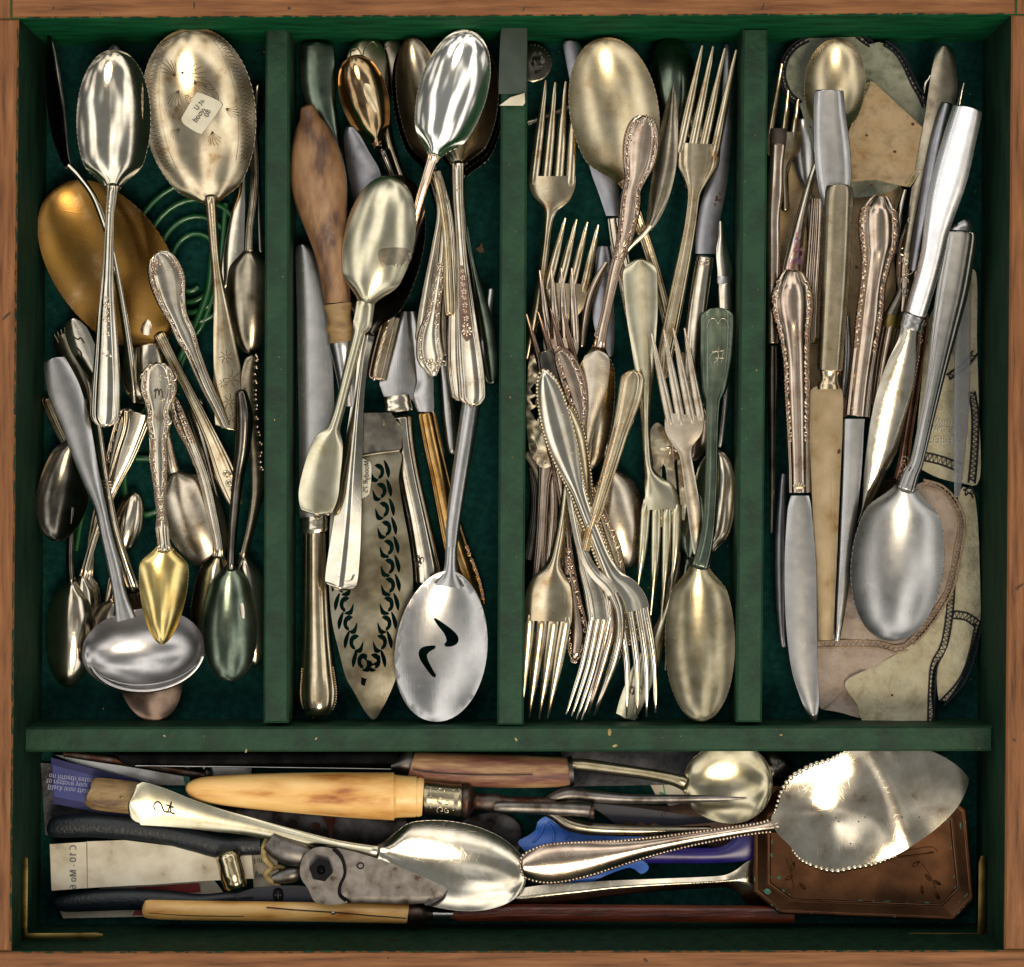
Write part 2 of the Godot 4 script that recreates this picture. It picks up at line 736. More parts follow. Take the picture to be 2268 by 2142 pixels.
# invented broken cloud over the whole sky, pattern chosen for its reflections in metal
func chosen_cloud_sky() -> ImageTexture:
	var w := 512
	var h := 256
	var img := Image.create(w, h, false, Image.FORMAT_RGBF)
	var n := FastNoiseLite.new()
	n.seed = 7
	n.noise_type = FastNoiseLite.TYPE_SIMPLEX_SMOOTH
	n.frequency = 1.15
	n.fractal_octaves = 3
	n.fractal_gain = 0.4
	for y in h:
		var el := PI * (0.5 - (y + 0.5) / h)
		for x in w:
			var az := TAU * (x + 0.5) / w
			var d := Vector3(cos(el) * sin(az), sin(el), cos(el) * cos(az))
			var c := Color(0.07, 0.065, 0.06)
			if d.y > 0.0:
				var q := d / (d.y + 0.25)
				var v := n.get_noise_3d(q.x * 1.2, q.y * 0.4, q.z * 1.2)
				var cloud := smoothstep(-0.14, 0.36, v)
				var thick := smoothstep(0.2, 0.6, v)
				var gap := Color(0.2, 0.205, 0.205)
				var lit := Color(2.3, 2.2, 2.05).lerp(Color(1.5, 1.45, 1.38), thick)
				c = gap.lerp(lit, cloud)
				c = c * lerpf(0.3, 1.0, smoothstep(0.0, 0.85, d.y))
			img.set_pixel(x, y, c)
	return ImageTexture.create_from_image(img)


# ---------------------------------------------------------------- materials

func ramp(stops: Array) -> Gradient:
	var g := Gradient.new()
	var off := PackedFloat32Array()
	var col := PackedColorArray()
	for s in stops:
		off.append(s[0])
		col.append(s[1])
	g.offsets = off
	g.colors = col
	return g


func noise_tex(sd: int, freq: float, oct: int, g: Gradient, normal := false, strength := 4.0, size := 256) -> NoiseTexture2D:
	var f := FastNoiseLite.new()
	f.seed = sd
	f.noise_type = FastNoiseLite.TYPE_SIMPLEX_SMOOTH
	f.frequency = freq
	f.fractal_octaves = oct
	f.fractal_gain = 0.55
	var t := NoiseTexture2D.new()
	t.width = size
	t.height = size
	t.seamless = true
	t.noise = f
	if normal:
		t.as_normal_map = true
		t.bump_strength = strength
	elif g:
		t.color_ramp = g
	return t


var rough_tex: Texture2D
var dent_tex: Texture2D
var brush_tex: Texture2D
var grain_tex: Texture2D


func scratch_texture() -> ImageTexture:
	var size := 512
	var img := Image.create(size, size, false, Image.FORMAT_RGB8)
	img.fill(Color(0.5, 0.5, 0.5))
	var r := RandomNumberGenerator.new()
	r.seed = 77
	var hgt := PackedFloat32Array()
	hgt.resize(size * size)
	for k in 700:
		var x := r.randf() * size
		var y := r.randf() * size
		var a := r.randf() * TAU
		var len := r.randf_range(8.0, 90.0)
		var dep := r.randf_range(0.1, 0.6)
		var bend := r.randf_range(-0.006, 0.006)
		for q in int(len):
			x += cos(a)
			y += sin(a)
			a += bend
			hgt[posmod(int(y), size) * size + posmod(int(x), size)] -= dep
	for k in size * size:
		var v := clampf(0.5 + hgt[k] * 0.5, 0.0, 1.0)
		img.set_pixel(k % size, k / size, Color(v, v, v))
	img.bump_map_to_normal_map(1.5)
	return ImageTexture.create_from_image(img)


# fine lengthwise polishing lines
func brushed_texture() -> ImageTexture:
	var size := 512
	var img := Image.create(size, size, false, Image.FORMAT_RGB8)
	var r := RandomNumberGenerator.new()
	r.seed = 5
	var line := PackedFloat32Array()
	line.resize(size)
	for x in size:
		line[x] = r.randf()
	for y in size:
		for x in size:
			if r.randf() < 0.02:
				line[x] = lerpf(line[x], r.randf(), 0.7)
			var g := 0.3 + 0.4 * line[x]
			img.set_pixel(x, y, Color(g, g, g))
	img.bump_map_to_normal_map(1.6)
	return ImageTexture.create_from_image(img)


func base_mat(called: String, scale: Vector3) -> StandardMaterial3D:
	var m := StandardMaterial3D.new()
	m.resource_name = called
	m.uv1_triplanar = true
	m.uv1_world_triplanar = true
	m.uv1_scale = scale
	m.uv1_triplanar_sharpness = 4.0
	mats[called] = m
	return m


func metal(called: String, spot: Color, lo: Color, hi: Color, rough: float, dent := 0.12, amount := 0.3, scale := 16.0, sd := 0) -> void:
	var dim := 0.97 if hi.v > 0.95 else 0.89
	var sat := 0.96
	var brushed := called.contains("steel")
	lo = Color.from_hsv(lo.h, lo.s * sat, lo.v * dim)
	hi = Color.from_hsv(hi.h, hi.s * sat, hi.v * dim)
	if scale < 20.0:
		spot = spot.lerp(lo, 0.36)
		amount *= 0.85
	var m := base_mat(called, Vector3(scale, scale, scale))
	m.metallic = 1.0
	m.roughness = rough
	m.albedo_texture = noise_tex(mats.size() * 7 + sd, 0.014, 5, ramp([[0.0, spot], [amount, lo], [0.75, hi], [1.0, hi]]))
	m.roughness_texture = rough_tex
	m.roughness_texture_channel = BaseMaterial3D.TEXTURE_CHANNEL_RED
	m.normal_enabled = dent > 0.0
	m.normal_texture = brush_tex if brushed else dent_tex
	m.normal_scale = dent * (2.0 if brushed else 1.15)


func plain(called: String, stops: Array, rough: float, scale: Vector3, freq := 0.014, dent := 0.0, spec := 0.5) -> StandardMaterial3D:
	var m := base_mat(called, scale)
	m.roughness = rough
	m.metallic_specular = spec
	m.albedo_texture = noise_tex(mats.size() * 5 + 3, freq, 5, ramp(stops))
	if dent > 0.0:
		m.normal_enabled = true
		m.normal_texture = grain_tex
		m.normal_scale = dent
	return m


func materials() -> void:
	rough_tex = noise_tex(31, 0.03, 5, ramp([[0.0, Color(0.82, 0.82, 0.82)], [1.0, Color(1, 1, 1)]]))
	dent_tex = scratch_texture()
	brush_tex = brushed_texture()
	grain_tex = noise_tex(8, 0.08, 4, null, true, 6.0)
	metal("bright_silver", Color(0.62, 0.55, 0.44), Color(0.86, 0.82, 0.73), Color(0.94, 0.91, 0.84), 0.13, 0.1, 0.22)
	metal("silver", Color(0.5, 0.42, 0.33), Color(0.82, 0.77, 0.68), Color(0.92, 0.88, 0.8), 0.17, 0.14, 0.28)
	metal("satin_silver", Color(0.5, 0.43, 0.35), Color(0.8, 0.74, 0.65), Color(0.9, 0.85, 0.77), 0.3, 0.16, 0.28)
	metal("warm_silver", Color(0.5, 0.36, 0.2), Color(0.8, 0.72, 0.58), Color(0.9, 0.84, 0.71), 0.21, 0.14, 0.3)
	metal("rose_silver", Color(0.5, 0.36, 0.29), Color(0.78, 0.69, 0.61), Color(0.88, 0.8, 0.72), 0.2, 0.14, 0.3)
	metal("pewter", Color(0.3, 0.26, 0.2), Color(0.58, 0.54, 0.46), Color(0.7, 0.66, 0.58), 0.26, 0.16, 0.3)
	metal("dark_silver", Color(0.2, 0.18, 0.15), Color(0.4, 0.38, 0.34), Color(0.52, 0.5, 0.46), 0.2, 0.14, 0.3)
	metal("steel", Color(0.58, 0.565, 0.55), Color(0.725, 0.72, 0.715), Color(0.785, 0.78, 0.775), 0.28, 0.09, 0.18)
	metal("blue_steel", Color(0.4, 0.4, 0.42), Color(0.6, 0.6, 0.63), Color(0.7, 0.7, 0.73), 0.36, 0.1, 0.12)
	metal("gilt", Color(0.66, 0.48, 0.22), Color(0.88, 0.76, 0.45), Color(0.95, 0.86, 0.58), 0.22, 0.1, 0.24)
	metal("worn_gilt", Color(0.66, 0.58, 0.48), Color(0.54, 0.4, 0.2), Color(0.57, 0.42, 0.18), 0.3, 0.14, 0.4, 8.0)
	metal("amber_plate", Color(0.36, 0.25, 0.14), Color(0.72, 0.52, 0.25), Color(0.86, 0.7, 0.45), 0.22, 0.16, 0.32)
	metal("brown_plate", Color(0.22, 0.15, 0.11), Color(0.46, 0.37, 0.31), Color(0.56, 0.47, 0.4), 0.24, 0.14, 0.34)
	metal("pierced_plate", Color(0.24, 0.2, 0.16), Color(0.47, 0.44, 0.36), Color(0.63, 0.61, 0.54), 0.38, 0.16, 0.4, 9.0)
	metal("tan_steel", Color(0.4, 0.27, 0.14), Color(0.6, 0.53, 0.41), Color(0.68, 0.61, 0.5), 0.5, 0.2, 0.32, 10.0)
	metal("copper", Color(0.17, 0.12, 0.09), Color(0.31, 0.21, 0.145), Color(0.42, 0.285, 0.19), 0.6, 0.15, 0.42, 7.0)
	metal("brass", Color(0.2, 0.16, 0.08), Color(0.42, 0.36, 0.19), Color(0.52, 0.45, 0.25), 0.32, 0.14, 0.3)
	metal("iron", Color(0.12, 0.09, 0.08), Color(0.28, 0.27, 0.27), Color(0.36, 0.35, 0.36), 0.46, 0.25, 0.34, 20.0)
	metal("rust_iron", Color(0.28, 0.11, 0.05), Color(0.3, 0.22, 0.18), Color(0.4, 0.36, 0.34), 0.5, 0.25, 0.4, 24.0)
	metal("rainbow", Color(0.3, 0.45, 0.75), Color(0.75, 0.5, 0.55), Color(0.85, 0.75, 0.6), 0.24, 0.1, 0.36, 30.0)
	metal("green_grey", Color(0.22, 0.25, 0.21), Color(0.38, 0.43, 0.37), Color(0.5, 0.55, 0.48), 0.24, 0.12, 0.25)  # dark green reflections are put into this metal colour
	metal("olive_silver", Color(0.36, 0.3, 0.2), Color(0.6, 0.56, 0.44), Color(0.7, 0.66, 0.55), 0.28, 0.12, 0.28)
	metal("cream_silver", Color(0.66, 0.6, 0.45), Color(0.86, 0.83, 0.7), Color(0.92, 0.89, 0.78), 0.24, 0.1, 0.24)
	metal("satin_gold", Color(0.66, 0.55, 0.4), Color(0.82, 0.75, 0.6), Color(0.88, 0.82, 0.68), 0.3, 0.1, 0.28)
	metal("mirror_silver", Color(0.8, 0.76, 0.68), Color(0.95, 0.93, 0.88), Color(0.98, 0.97, 0.93), 0.12, 0.06, 0.12)
	metal("amber_reflection_silver", Color(0.3, 0.2, 0.12), Color(0.62, 0.5, 0.36), Color(0.75, 0.66, 0.5), 0.12, 0.08, 0.3)  # an amber reflection put into the bowl colour
	metal("dark_ground_metal", Color(0.36, 0.27, 0.22), Color(0.5, 0.4, 0.34), Color(0.6, 0.5, 0.43), 0.4, 0.0, 0.3)  # darker metal for the flat ground under raised ornament
	metal("bright_steel", Color(0.8, 0.8, 0.8), Color(0.9, 0.9, 0.91), Color(0.96, 0.96, 0.97), 0.3, 0.06, 0.1)
	metal("copper_rose", Color(0.3, 0.2, 0.15), Color(0.52, 0.38, 0.3), Color(0.64, 0.5, 0.42), 0.3, 0.12, 0.28)
	metal("pewter_warm", Color(0.42, 0.36, 0.26), Color(0.66, 0.61, 0.5), Color(0.76, 0.71, 0.61), 0.3, 0.12, 0.26)
	metal("satin_steel", Color(0.6, 0.585, 0.56), Color(0.715, 0.71, 0.7), Color(0.765, 0.76, 0.75), 0.32, 0.08, 0.2)
	metal("steel_worn", Color(0.2, 0.16, 0.13), Color(0.42, 0.4, 0.385), Color(0.52, 0.505, 0.495), 0.42, 0.25, 0.26, 24.0)
	metal("iron_bright", Color(0.22, 0.18, 0.15), Color(0.42, 0.4, 0.38), Color(0.55, 0.53, 0.51), 0.36, 0.25, 0.34, 20.0)
	metal("iron_foil", Color(0.2, 0.18, 0.17), Color(0.5, 0.48, 0.46), Color(0.66, 0.64, 0.62), 0.34, 0.6, 0.34, 40.0)
	metal("brass_bright", Color(0.45, 0.36, 0.24), Color(0.78, 0.7, 0.54), Color(0.9, 0.84, 0.7), 0.2, 0.1, 0.25)
	metal("polished_olive", Color(0.5, 0.46, 0.34), Color(0.72, 0.68, 0.54), Color(0.82, 0.78, 0.66), 0.2, 0.06, 0.24)
	metal("engraved", Color(0.25, 0.19, 0.14), Color(0.36, 0.28, 0.2), Color(0.44, 0.36, 0.27), 0.5, 0.0, 0.2)
	metal("polished_steel", Color(0.6, 0.59, 0.57), Color(0.74, 0.73, 0.73), Color(0.8, 0.79, 0.79), 0.28, 0.06, 0.12)
	metal("copper_edge", Color(0.3, 0.2, 0.14), Color(0.55, 0.38, 0.28), Color(0.64, 0.46, 0.34), 0.4, 0.1, 0.3)
	metal("black_steel", Color(0.03, 0.03, 0.03), Color(0.06, 0.06, 0.065), Color(0.1, 0.1, 0.105), 0.4, 0.12, 0.3)
	metal("copper_dark", Color(0.12, 0.08, 0.05), Color(0.26, 0.16, 0.1), Color(0.34, 0.21, 0.13), 0.46, 0.2, 0.3)
	plain("tarnish", [[0.0, Color(0.1, 0.075, 0.055)], [1.0, Color(0.24, 0.18, 0.14)]], 0.6, Vector3(30, 30, 30))
	plain("black", [[0.0, Color(0.05, 0.055, 0.065)], [1.0, Color(0.1, 0.1, 0.115)]], 0.6, Vector3(30, 30, 30), 0.014, 0.0, 0.2)
	plain("rust", [[0.0, Color(0.2, 0.08, 0.04)], [1.0, Color(0.36, 0.17, 0.09)]], 0.9, Vector3(60, 60, 60))
	var green := [[0.0, Color(0.035, 0.125, 0.075)], [0.4, Color(0.045, 0.185, 0.115)], [0.6, Color(0.055, 0.21, 0.13)], [0.85, Color(0.08, 0.23, 0.145)], [0.96, Color(0.14, 0.2, 0.125)], [1.0, Color(0.22, 0.19, 0.11)]]
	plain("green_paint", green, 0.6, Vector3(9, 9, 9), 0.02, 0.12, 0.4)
	plain("green_lit", [[0.0, Color(0.015, 0.2, 0.115)], [0.5, Color(0.025, 0.28, 0.16)], [0.78, Color(0.05, 0.32, 0.19)], [0.93, Color(0.1, 0.3, 0.17)], [1.0, Color(0.45, 0.33, 0.18)]], 0.8, Vector3(5, 20, 20), 0.02, 0.15, 0.2)  # back wall green, made lighter as the wall that faces the light
	plain("green_shaded", [[0.0, Color(0.025, 0.11, 0.07)], [0.5, Color(0.045, 0.175, 0.11)], [0.9, Color(0.075, 0.21, 0.135)], [1.0, Color(0.2, 0.22, 0.14)]], 0.75, Vector3(20, 20, 5), 0.02, 0.15, 0.3)  # the same green with shade put into the colour, for side and front walls
	plain("felt", [[0.0, Color(0.04, 0.15, 0.145)], [1.0, Color(0.08, 0.24, 0.22)]], 0.95, Vector3(20, 20, 20), 0.03, 0.4, 0.1)
	var wood := [[0.0, Color(0.25, 0.15, 0.08)], [0.25, Color(0.4, 0.25, 0.14)], [0.5, Color(0.455, 0.295, 0.172)], [0.75, Color(0.5, 0.33, 0.2)], [1.0, Color(0.55, 0.38, 0.24)]]
	plain("wood_across", wood, 0.55, Vector3(3.0, 40, 40), 0.022, 0.15, 0.35)
	plain("wood_along", wood, 0.55, Vector3(40, 40, 3.0), 0.022, 0.15, 0.35)
	plain("table_wood", wood, 0.5, Vector3(2.0, 12, 12), 0.02, 0.1)
	plain("turned_wood", [[0.0, Color(0.16, 0.1, 0.07)], [0.34, Color(0.34, 0.235, 0.16)], [0.5, Color(0.45, 0.325, 0.215)], [0.7, Color(0.52, 0.39, 0.265)], [1.0, Color(0.58, 0.45, 0.32)]], 0.45, Vector3(16, 16, 6), 0.02, 0.12)
	plain("pale_wood", [[0.0, Color(0.3, 0.2, 0.12)], [0.4, Color(0.5, 0.4, 0.25)], [1.0, Color(0.6, 0.5, 0.34)]], 0.5, Vector3(5, 24, 24), 0.02, 0.2)
	plain("red_wood", [[0.0, Color(0.12, 0.04, 0.02)], [0.4, Color(0.3, 0.12, 0.06)], [1.0, Color(0.42, 0.2, 0.11)]], 0.35, Vector3(3, 30, 30), 0.02, 0.2)
	plain("worn_wood", [[0.0, Color(0.22, 0.13, 0.09)], [0.3, Color(0.42, 0.25, 0.2)], [0.55, Color(0.5, 0.35, 0.25)], [0.8, Color(0.62, 0.5, 0.34)], [1.0, Color(0.68, 0.56, 0.4)]], 0.55, Vector3(4, 26, 26), 0.02, 0.2)
	plain("bone", [[0.0, Color(0.56, 0.3, 0.1)], [0.3, Color(0.8, 0.6, 0.33)], [0.6, Color(0.88, 0.71, 0.44)], [1.0, Color(0.92, 0.78, 0.54)]], 0.32, Vector3(4, 16, 16), 0.016, 0.06)
	plain("cream_cloth", [[0.0, Color(0.58, 0.53, 0.43)], [0.3, Color(0.65, 0.62, 0.52)], [1.0, Color(0.7, 0.68, 0.59)]], 0.95, Vector3(14, 14, 14), 0.016, 0.35, 0.1)
	plain("grey_cloth", [[0.0, Color(0.48, 0.49, 0.43)], [0.5, Color(0.53, 0.54, 0.48)], [1.0, Color(0.57, 0.575, 0.52)]], 0.95, Vector3(14, 14, 14), 0.016, 0.35, 0.1)
	plain("tan_cloth", [[0.0, Color(0.5, 0.4, 0.28)], [0.3, Color(0.58, 0.5, 0.38)], [1.0, Color(0.62, 0.55, 0.45)]], 0.95, Vector3(14, 14, 14), 0.016, 0.35, 0.1)
	plain("rosy_cloth", [[0.0, Color(0.56, 0.48, 0.42)], [0.4, Color(0.61, 0.55, 0.5)], [1.0, Color(0.65, 0.6, 0.56)]], 0.95, Vector3(14, 14, 14), 0.016, 0.35, 0.1)
	plain("navy_thread", [[0.0, Color(0.02, 0.025, 0.06)], [1.0, Color(0.05, 0.06, 0.13)]], 0.8, Vector3(50, 50, 50))
	plain("tan_thread", [[0.0, Color(0.5, 0.42, 0.34)], [1.0, Color(0.66, 0.58, 0.5)]], 0.9, Vector3(50, 50, 50))
	plain("olive_thread", [[0.0, Color(0.5, 0.46, 0.32)], [1.0, Color(0.64, 0.6, 0.46)]], 0.9, Vector3(50, 50, 50))
	plain("faded_print", [[0.0, Color(0.72, 0.7, 0.64)], [1.0, Color(0.8, 0.78, 0.72)]], 0.9, Vector3(50, 50, 50))
	plain("white_paper", [[0.0, Color(0.5, 0.44, 0.36)], [0.2, Color(0.7, 0.66, 0.58)], [0.6, Color(0.78, 0.75, 0.68)], [1.0, Color(0.82, 0.8, 0.74)]], 0.8, Vector3(12, 12, 12))
	plain("sticker", [[0.0, Color(0.72, 0.7, 0.62)], [1.0, Color(0.8, 0.79, 0.72)]], 0.6, Vector3(20, 20, 20))
	plain("ink", [[0.0, Color(0.1, 0.07, 0.12)], [1.0, Color(0.16, 0.12, 0.2)]], 0.7, Vector3(20, 20, 20))
	plain("grey_print", [[0.0, Color(0.3, 0.3, 0.33)], [1.0, Color(0.36, 0.36, 0.4)]], 0.7, Vector3(20, 20, 20))
	plain("blue_card", [[0.0, Color(0.02, 0.035, 0.3)], [1.0, Color(0.035, 0.055, 0.38)]], 0.45, Vector3(20, 20, 20))
	plain("pale_blue_card", [[0.0, Color(0.17, 0.2, 0.46)], [1.0, Color(0.22, 0.25, 0.52)]], 0.5, Vector3(20, 20, 20))
	plain("pale_print", [[0.0, Color(0.6, 0.62, 0.75)], [1.0, Color(0.66, 0.68, 0.8)]], 0.6, Vector3(20, 20, 20))
	plain("red_card", [[0.0, Color(0.45, 0.1, 0.1)], [1.0, Color(0.6, 0.16, 0.15)]], 0.6, Vector3(20, 20, 20))
	plain("slate", [[0.0, Color(0.1, 0.1, 0.12)], [0.6, Color(0.24, 0.24, 0.26)], [1.0, Color(0.33, 0.33, 0.36)]], 0.6, Vector3(14, 14, 14), 0.02, 0.2)
	plain("dipped_grip", [[0.0, Color(0.03, 0.055, 0.08)], [0.7, Color(0.06, 0.1, 0.13)], [1.0, Color(0.1, 0.14, 0.17)]], 0.42, Vector3(20, 20, 20), 0.02, 0.15)
	plain("navy_enamel", [[0.0, Color(0.03, 0.04, 0.11)], [1.0, Color(0.06, 0.08, 0.17)]], 0.35, Vector3(20, 20, 20))
	plain("sky_plastic", [[0.0, Color(0.2, 0.4, 0.76)], [1.0, Color(0.27, 0.48, 0.85)]], 0.4, Vector3(20, 20, 20))
	plain("violet_plastic", [[0.0, Color(0.09, 0.05, 0.36)], [1.0, Color(0.14, 0.09, 0.46)]], 0.3, Vector3(20, 20, 20))
	plain("brown_card", [[0.0, Color(0.22, 0.14, 0.09)], [1.0, Color(0.38, 0.26, 0.18)]], 0.7, Vector3(20, 20, 20))
	plain("verdigris", [[0.0, Color(0.2, 0.36, 0.3)], [1.0, Color(0.32, 0.5, 0.42)]], 0.9, Vector3(60, 60, 60))
	plain("tape", [[0.0, Color(0.12, 0.17, 0.14)], [1.0, Color(0.19, 0.24, 0.2)]], 0.5, Vector3(20, 20, 20))
	plain("cord", [[0.0, Color(0.5, 0.42, 0.24)], [1.0, Color(0.7, 0.62, 0.42)]], 0.7, Vector3(40, 40, 40))
	plain("green_ink", [[0.0, Color(0.1, 0.5, 0.35)], [1.0, Color(0.2, 0.6, 0.45)]], 0.7, Vector3(40, 40, 40))
	var gl := StandardMaterial3D.new()
	gl.resource_name = "green_tubing"
	gl.albedo_color = Color(0.01, 0.3, 0.1)
	gl.roughness = 0.12
	gl.clearcoat_enabled = true
	gl.clearcoat = 0.8
	gl.subsurf_scatter_enabled = true
	gl.subsurf_scatter_strength = 0.4
	mats["green_tubing"] = gl
	var gc := StandardMaterial3D.new()
	gc.resource_name = "clear_plastic"
	gc.transparency = BaseMaterial3D.TRANSPARENCY_ALPHA
	gc.albedo_color = Color(0.4, 0.42, 0.44, 0.5)
	gc.roughness = 0.2
	mats["smoky_blade"] = gc


# ---------------------------------------------------------------- the drawer

func wall(called: String, q: Array, h0: float, h1: float, mat: String, bev := 4.0) -> MeshInstance3D:
	var m := M.new()
	quadbox(m, q, h0, h1, bev)
	return part(called, m, mat)


func v(x: float, y: float) -> Vector2:
	return Vector2(x, y)


# plan corner measured on the floor plan at height h -> the same corner of a block whose top is at h
func drawer() -> void:
	var top := 290.0
	var tm := M.new()
	quadbox(tm, [v(-1700, -1500), v(3970, -1500), v(3970, 3650), v(-1700, 3650)], -150, -21, 6.0)
	struct("table_top", tm, "table_wood")
	thing("drawer", "wooden cutlery drawer with green painted inside, four long compartments and one across", "drawer", MX, MY)
	# bare wooden rims: back plank runs between the side planks
	wall("back_rim", [v(25, -60), v(2250, -66), v(2250, 31), v(25, 40)], -20, top, "wood_across")
	wall("side_rim", [v(-60, -60), v(23, -60), v(23, 40.5), v(-60, 40.5)], -20, top - 1.5, "wood_along", 2.0)
	wall("side_rim", [v(-60, 41), v(41, 42), v(24, 2107), v(-60, 2107)], -20, top - 2.5, "wood_along")
	wall("side_rim", [v(2252, -60), v(2330, -60), v(2330, 31), v(2252, 31)], -20, top - 1.5, "wood_along", 2.0)
	wall("side_rim", [v(2241, 32), v(2330, 32), v(2330, 2104), v(2225, 2104)], -20, top - 2.5, "wood_along")
	wall("front_rim", [v(-60, 2109), v(2330, 2105.5), v(2330, 2200), v(-60, 2200)], -20, top - 0.5, "wood_across")
	# painted walls under them, one paint with light and shade put into its colour
	wall("back_wall", [v(-20, -40), v(2290, -40), v(2290, 33), v(-20, 42)], 0, 287, "green_lit", 2.0)
	wall("side_wall", [v(-50, 42), v(42.5, 43), v(26, 2108), v(-50, 2108)], 0, 284, "green_shaded", 2.0)
	wall("side_wall", [v(2240, 33), v(2310, 33), v(2310, 2106), v(2223, 2106)], 0, 284, "green_shaded", 2.0)
	wall("front_wall", [v(-50, 2107), v(2310, 2104), v(2310, 2190), v(-50, 2190)], 0, 286, "green_shaded", 2.0)
	wall("drawer_floor", [v(60, 62), v(2212, 62), v(2212, 2090), v(60, 2090)], -16, 0, "felt", 1.0)
	# dividers
	wall("divider", [v(588, 62), v(641, 62), v(639, 1602), v(583, 1602)], 0, 160, "green_paint", 5.0)
	wall("divider", [v(1110, 62), v(1169, 62), v(1160, 1606), v(1101, 1606)], 0, 160, "green_paint", 5.0)
	wall("divider", [v(1645, 62), v(1702, 62), v(1688, 1600), v(1630, 1600)], 0, 160, "green_paint", 5.0)
	wall("cross_divider", [v(40, 1611), v(2200, 1608), v(2200, 1664), v(40, 1666)], 0, 163, "green_paint", 5.0)
	# nicks and paint chips on the painted wood
	var m := M.new()
	var chips := [1350, 1622, 7, 1362, 1652, 5, 1143, 1638, 4, 700, 1636, 3, 364, 1630, 3, 545, 1663, 4, 1730, 1628, 3, 608, 930, 2, 1676, 820, 2, 1130, 880, 2]
	for k in chips.size() / 3:
		dome(m, chips[k * 3], chips[k * 3 + 1], 161.5 if chips[k * 3 + 1] < 1605 else 164.0, chips[k * 3 + 2] * 0.6, chips[k * 3 + 2] * 1.2, 0.6, k * 1.3, 7)
	fine("paint_chip", m, "cord")
	m = M.new()
	var knots := [430, 12, 4, 14, 118, 18, 3, 9, 640, 18, 8, 6, 1690, 14, 3, 14, 1160, 20, 3, 12, 222, 30, 4, 3, 1430, 2127, 12, 5, 860, 2122, 5, 3, 14, 700, 4, 22, 2258, 1300, 3, 20, 2247, 1640, 7, 4]
	for k in knots.size() / 4:
		dome(m, knots[k * 4], knots[k * 4 + 1], 290.2, knots[k * 4 + 2] * 0.5, knots[k * 4 + 3] * 0.6, 0.5, 0.1 * k, 8)
	fine("wood_stain", m, "tarnish")
	# ragged paint along the bare rims, dust and lint
	m = M.new()
	for k in 150:
		var f := rng.randf()
		dome(m, lerpf(45, 2238, f), lerpf(40.5, 31.5, f) + rng.randf_range(-2.5, 0.5), 290.1, rng.randf_range(3, 14), rng.randf_range(0.6, 2.2), 0.3, 0, 6)
		dome(m, lerpf(41, 24, f) + rng.randf_range(-0.5, 2.0) - 2.0, lerpf(50, 2100, f), 287.6, rng.randf_range(0.6, 2.2), rng.randf_range(4, 16), 0.3, 0, 6)
		dome(m, lerpf(30, 2222, f), lerpf(2108, 2105, f) + rng.randf_range(-0.5, 2.5), 289.6, rng.randf_range(3, 14), rng.randf_range(0.6, 2.0), 0.3, 0, 6)
	fine("ragged_paint_edge", m, "green_shaded")
	m = M.new()
	for k in 260:
		var x := rng.randf_range(70, 2200)
		var y := rng.randf_range(80, 2060)
		var r := rng.randf_range(0.5, 1.5)
		dome(m, x, y, 0.5, r, r * rng.randf_range(0.5, 2.5), 0.8, rng.randf() * 3.0, 5)
	for k in 40:
		var d := rng.randi() % 4
		var x: float = [612.0, 1135.0, 1665.0, 0.0][d] + rng.randf_range(-22, 22)
		var y := rng.randf_range(80, 1590)
		if d == 3:
			x = rng.randf_range(60, 2180)
			y = 1637 + rng.randf_range(-22, 22)
		dome(m, x, y, 160.5 if d < 3 else 163.5, rng.randf_range(0.4, 1.2), rng.randf_range(0.4, 1.6), 0.4, rng.randf() * 3.0, 5)
	fine("dust_speck", m, "cord")
	# a strip of tape folded over the end of the middle divider, its torn end curling up
	thing("tape_strip", "dark tape wrapped over the back end of the middle divider", "tape", 1138, 140)
	m = M.new()
	strip(m, spine([1140, 58, 28, 1138, 80, 30, 1136, 150, 31, 1135, 208, 31], [168, 166, 165], {"side": Vector2(1, 0)}), {"t": 4.0, "c": 1.5})
	part("tape_band", m, "tape")
	m = M.new()
	sheet(m, curvy([1106, 234, 1130, 216, 1162, 206, 1163, 228, 1158, 234], 6.0, true), wavy(172, 0.12, 0.0, 1106, 220), 2.0, 8.0)
	part("torn_end", m, "white_paper")
	# two brass corner braces standing against the front corners
	thing("corner_brace", "thin brass corner brace in the front corner by the blue booklet and card", "brace", 60, 2075, "brass corner braces")
	m = M.new()
	strip(m, spine([57, 1900, 4, 56, 1915, 6, 54, 2060, 6, 56, 2072, 6], [196], {"hard": true}), {"c": 0.5, "t": 5.0})
	part("upright_arm", m, "brass")
	m = M.new()
	strip(m, spine([53, 2074, 7, 90, 2074, 7, 215, 2073, 7, 228, 2072, 3], [194], {"hard": true}), {"c": 0.5, "t": 5.0})
	part("cross_arm", m, "brass")
	thing("corner_brace", "thin brass corner brace in the front corner beside the copper tray", "brace", 2176, 2070, "brass corner braces")
	m = M.new()
	strip(m, spine([2177, 1896, 4, 2176, 1912, 8, 2174, 2050, 8, 2172, 2074, 8], [120], {"hard": true}), {"c": 0.5, "t": 5.0})
	part("upright_arm", m, "brass")
	m = M.new()
	strip(m, spine([2008, 2072, 3, 2022, 2072, 6, 2160, 2073, 6, 2181, 2073, 6], [118], {"hard": true}), {"c": 0.5, "t": 5.0})
	part("cross_arm", m, "brass")


# ---------------------------------------------------------------- cutlery builders

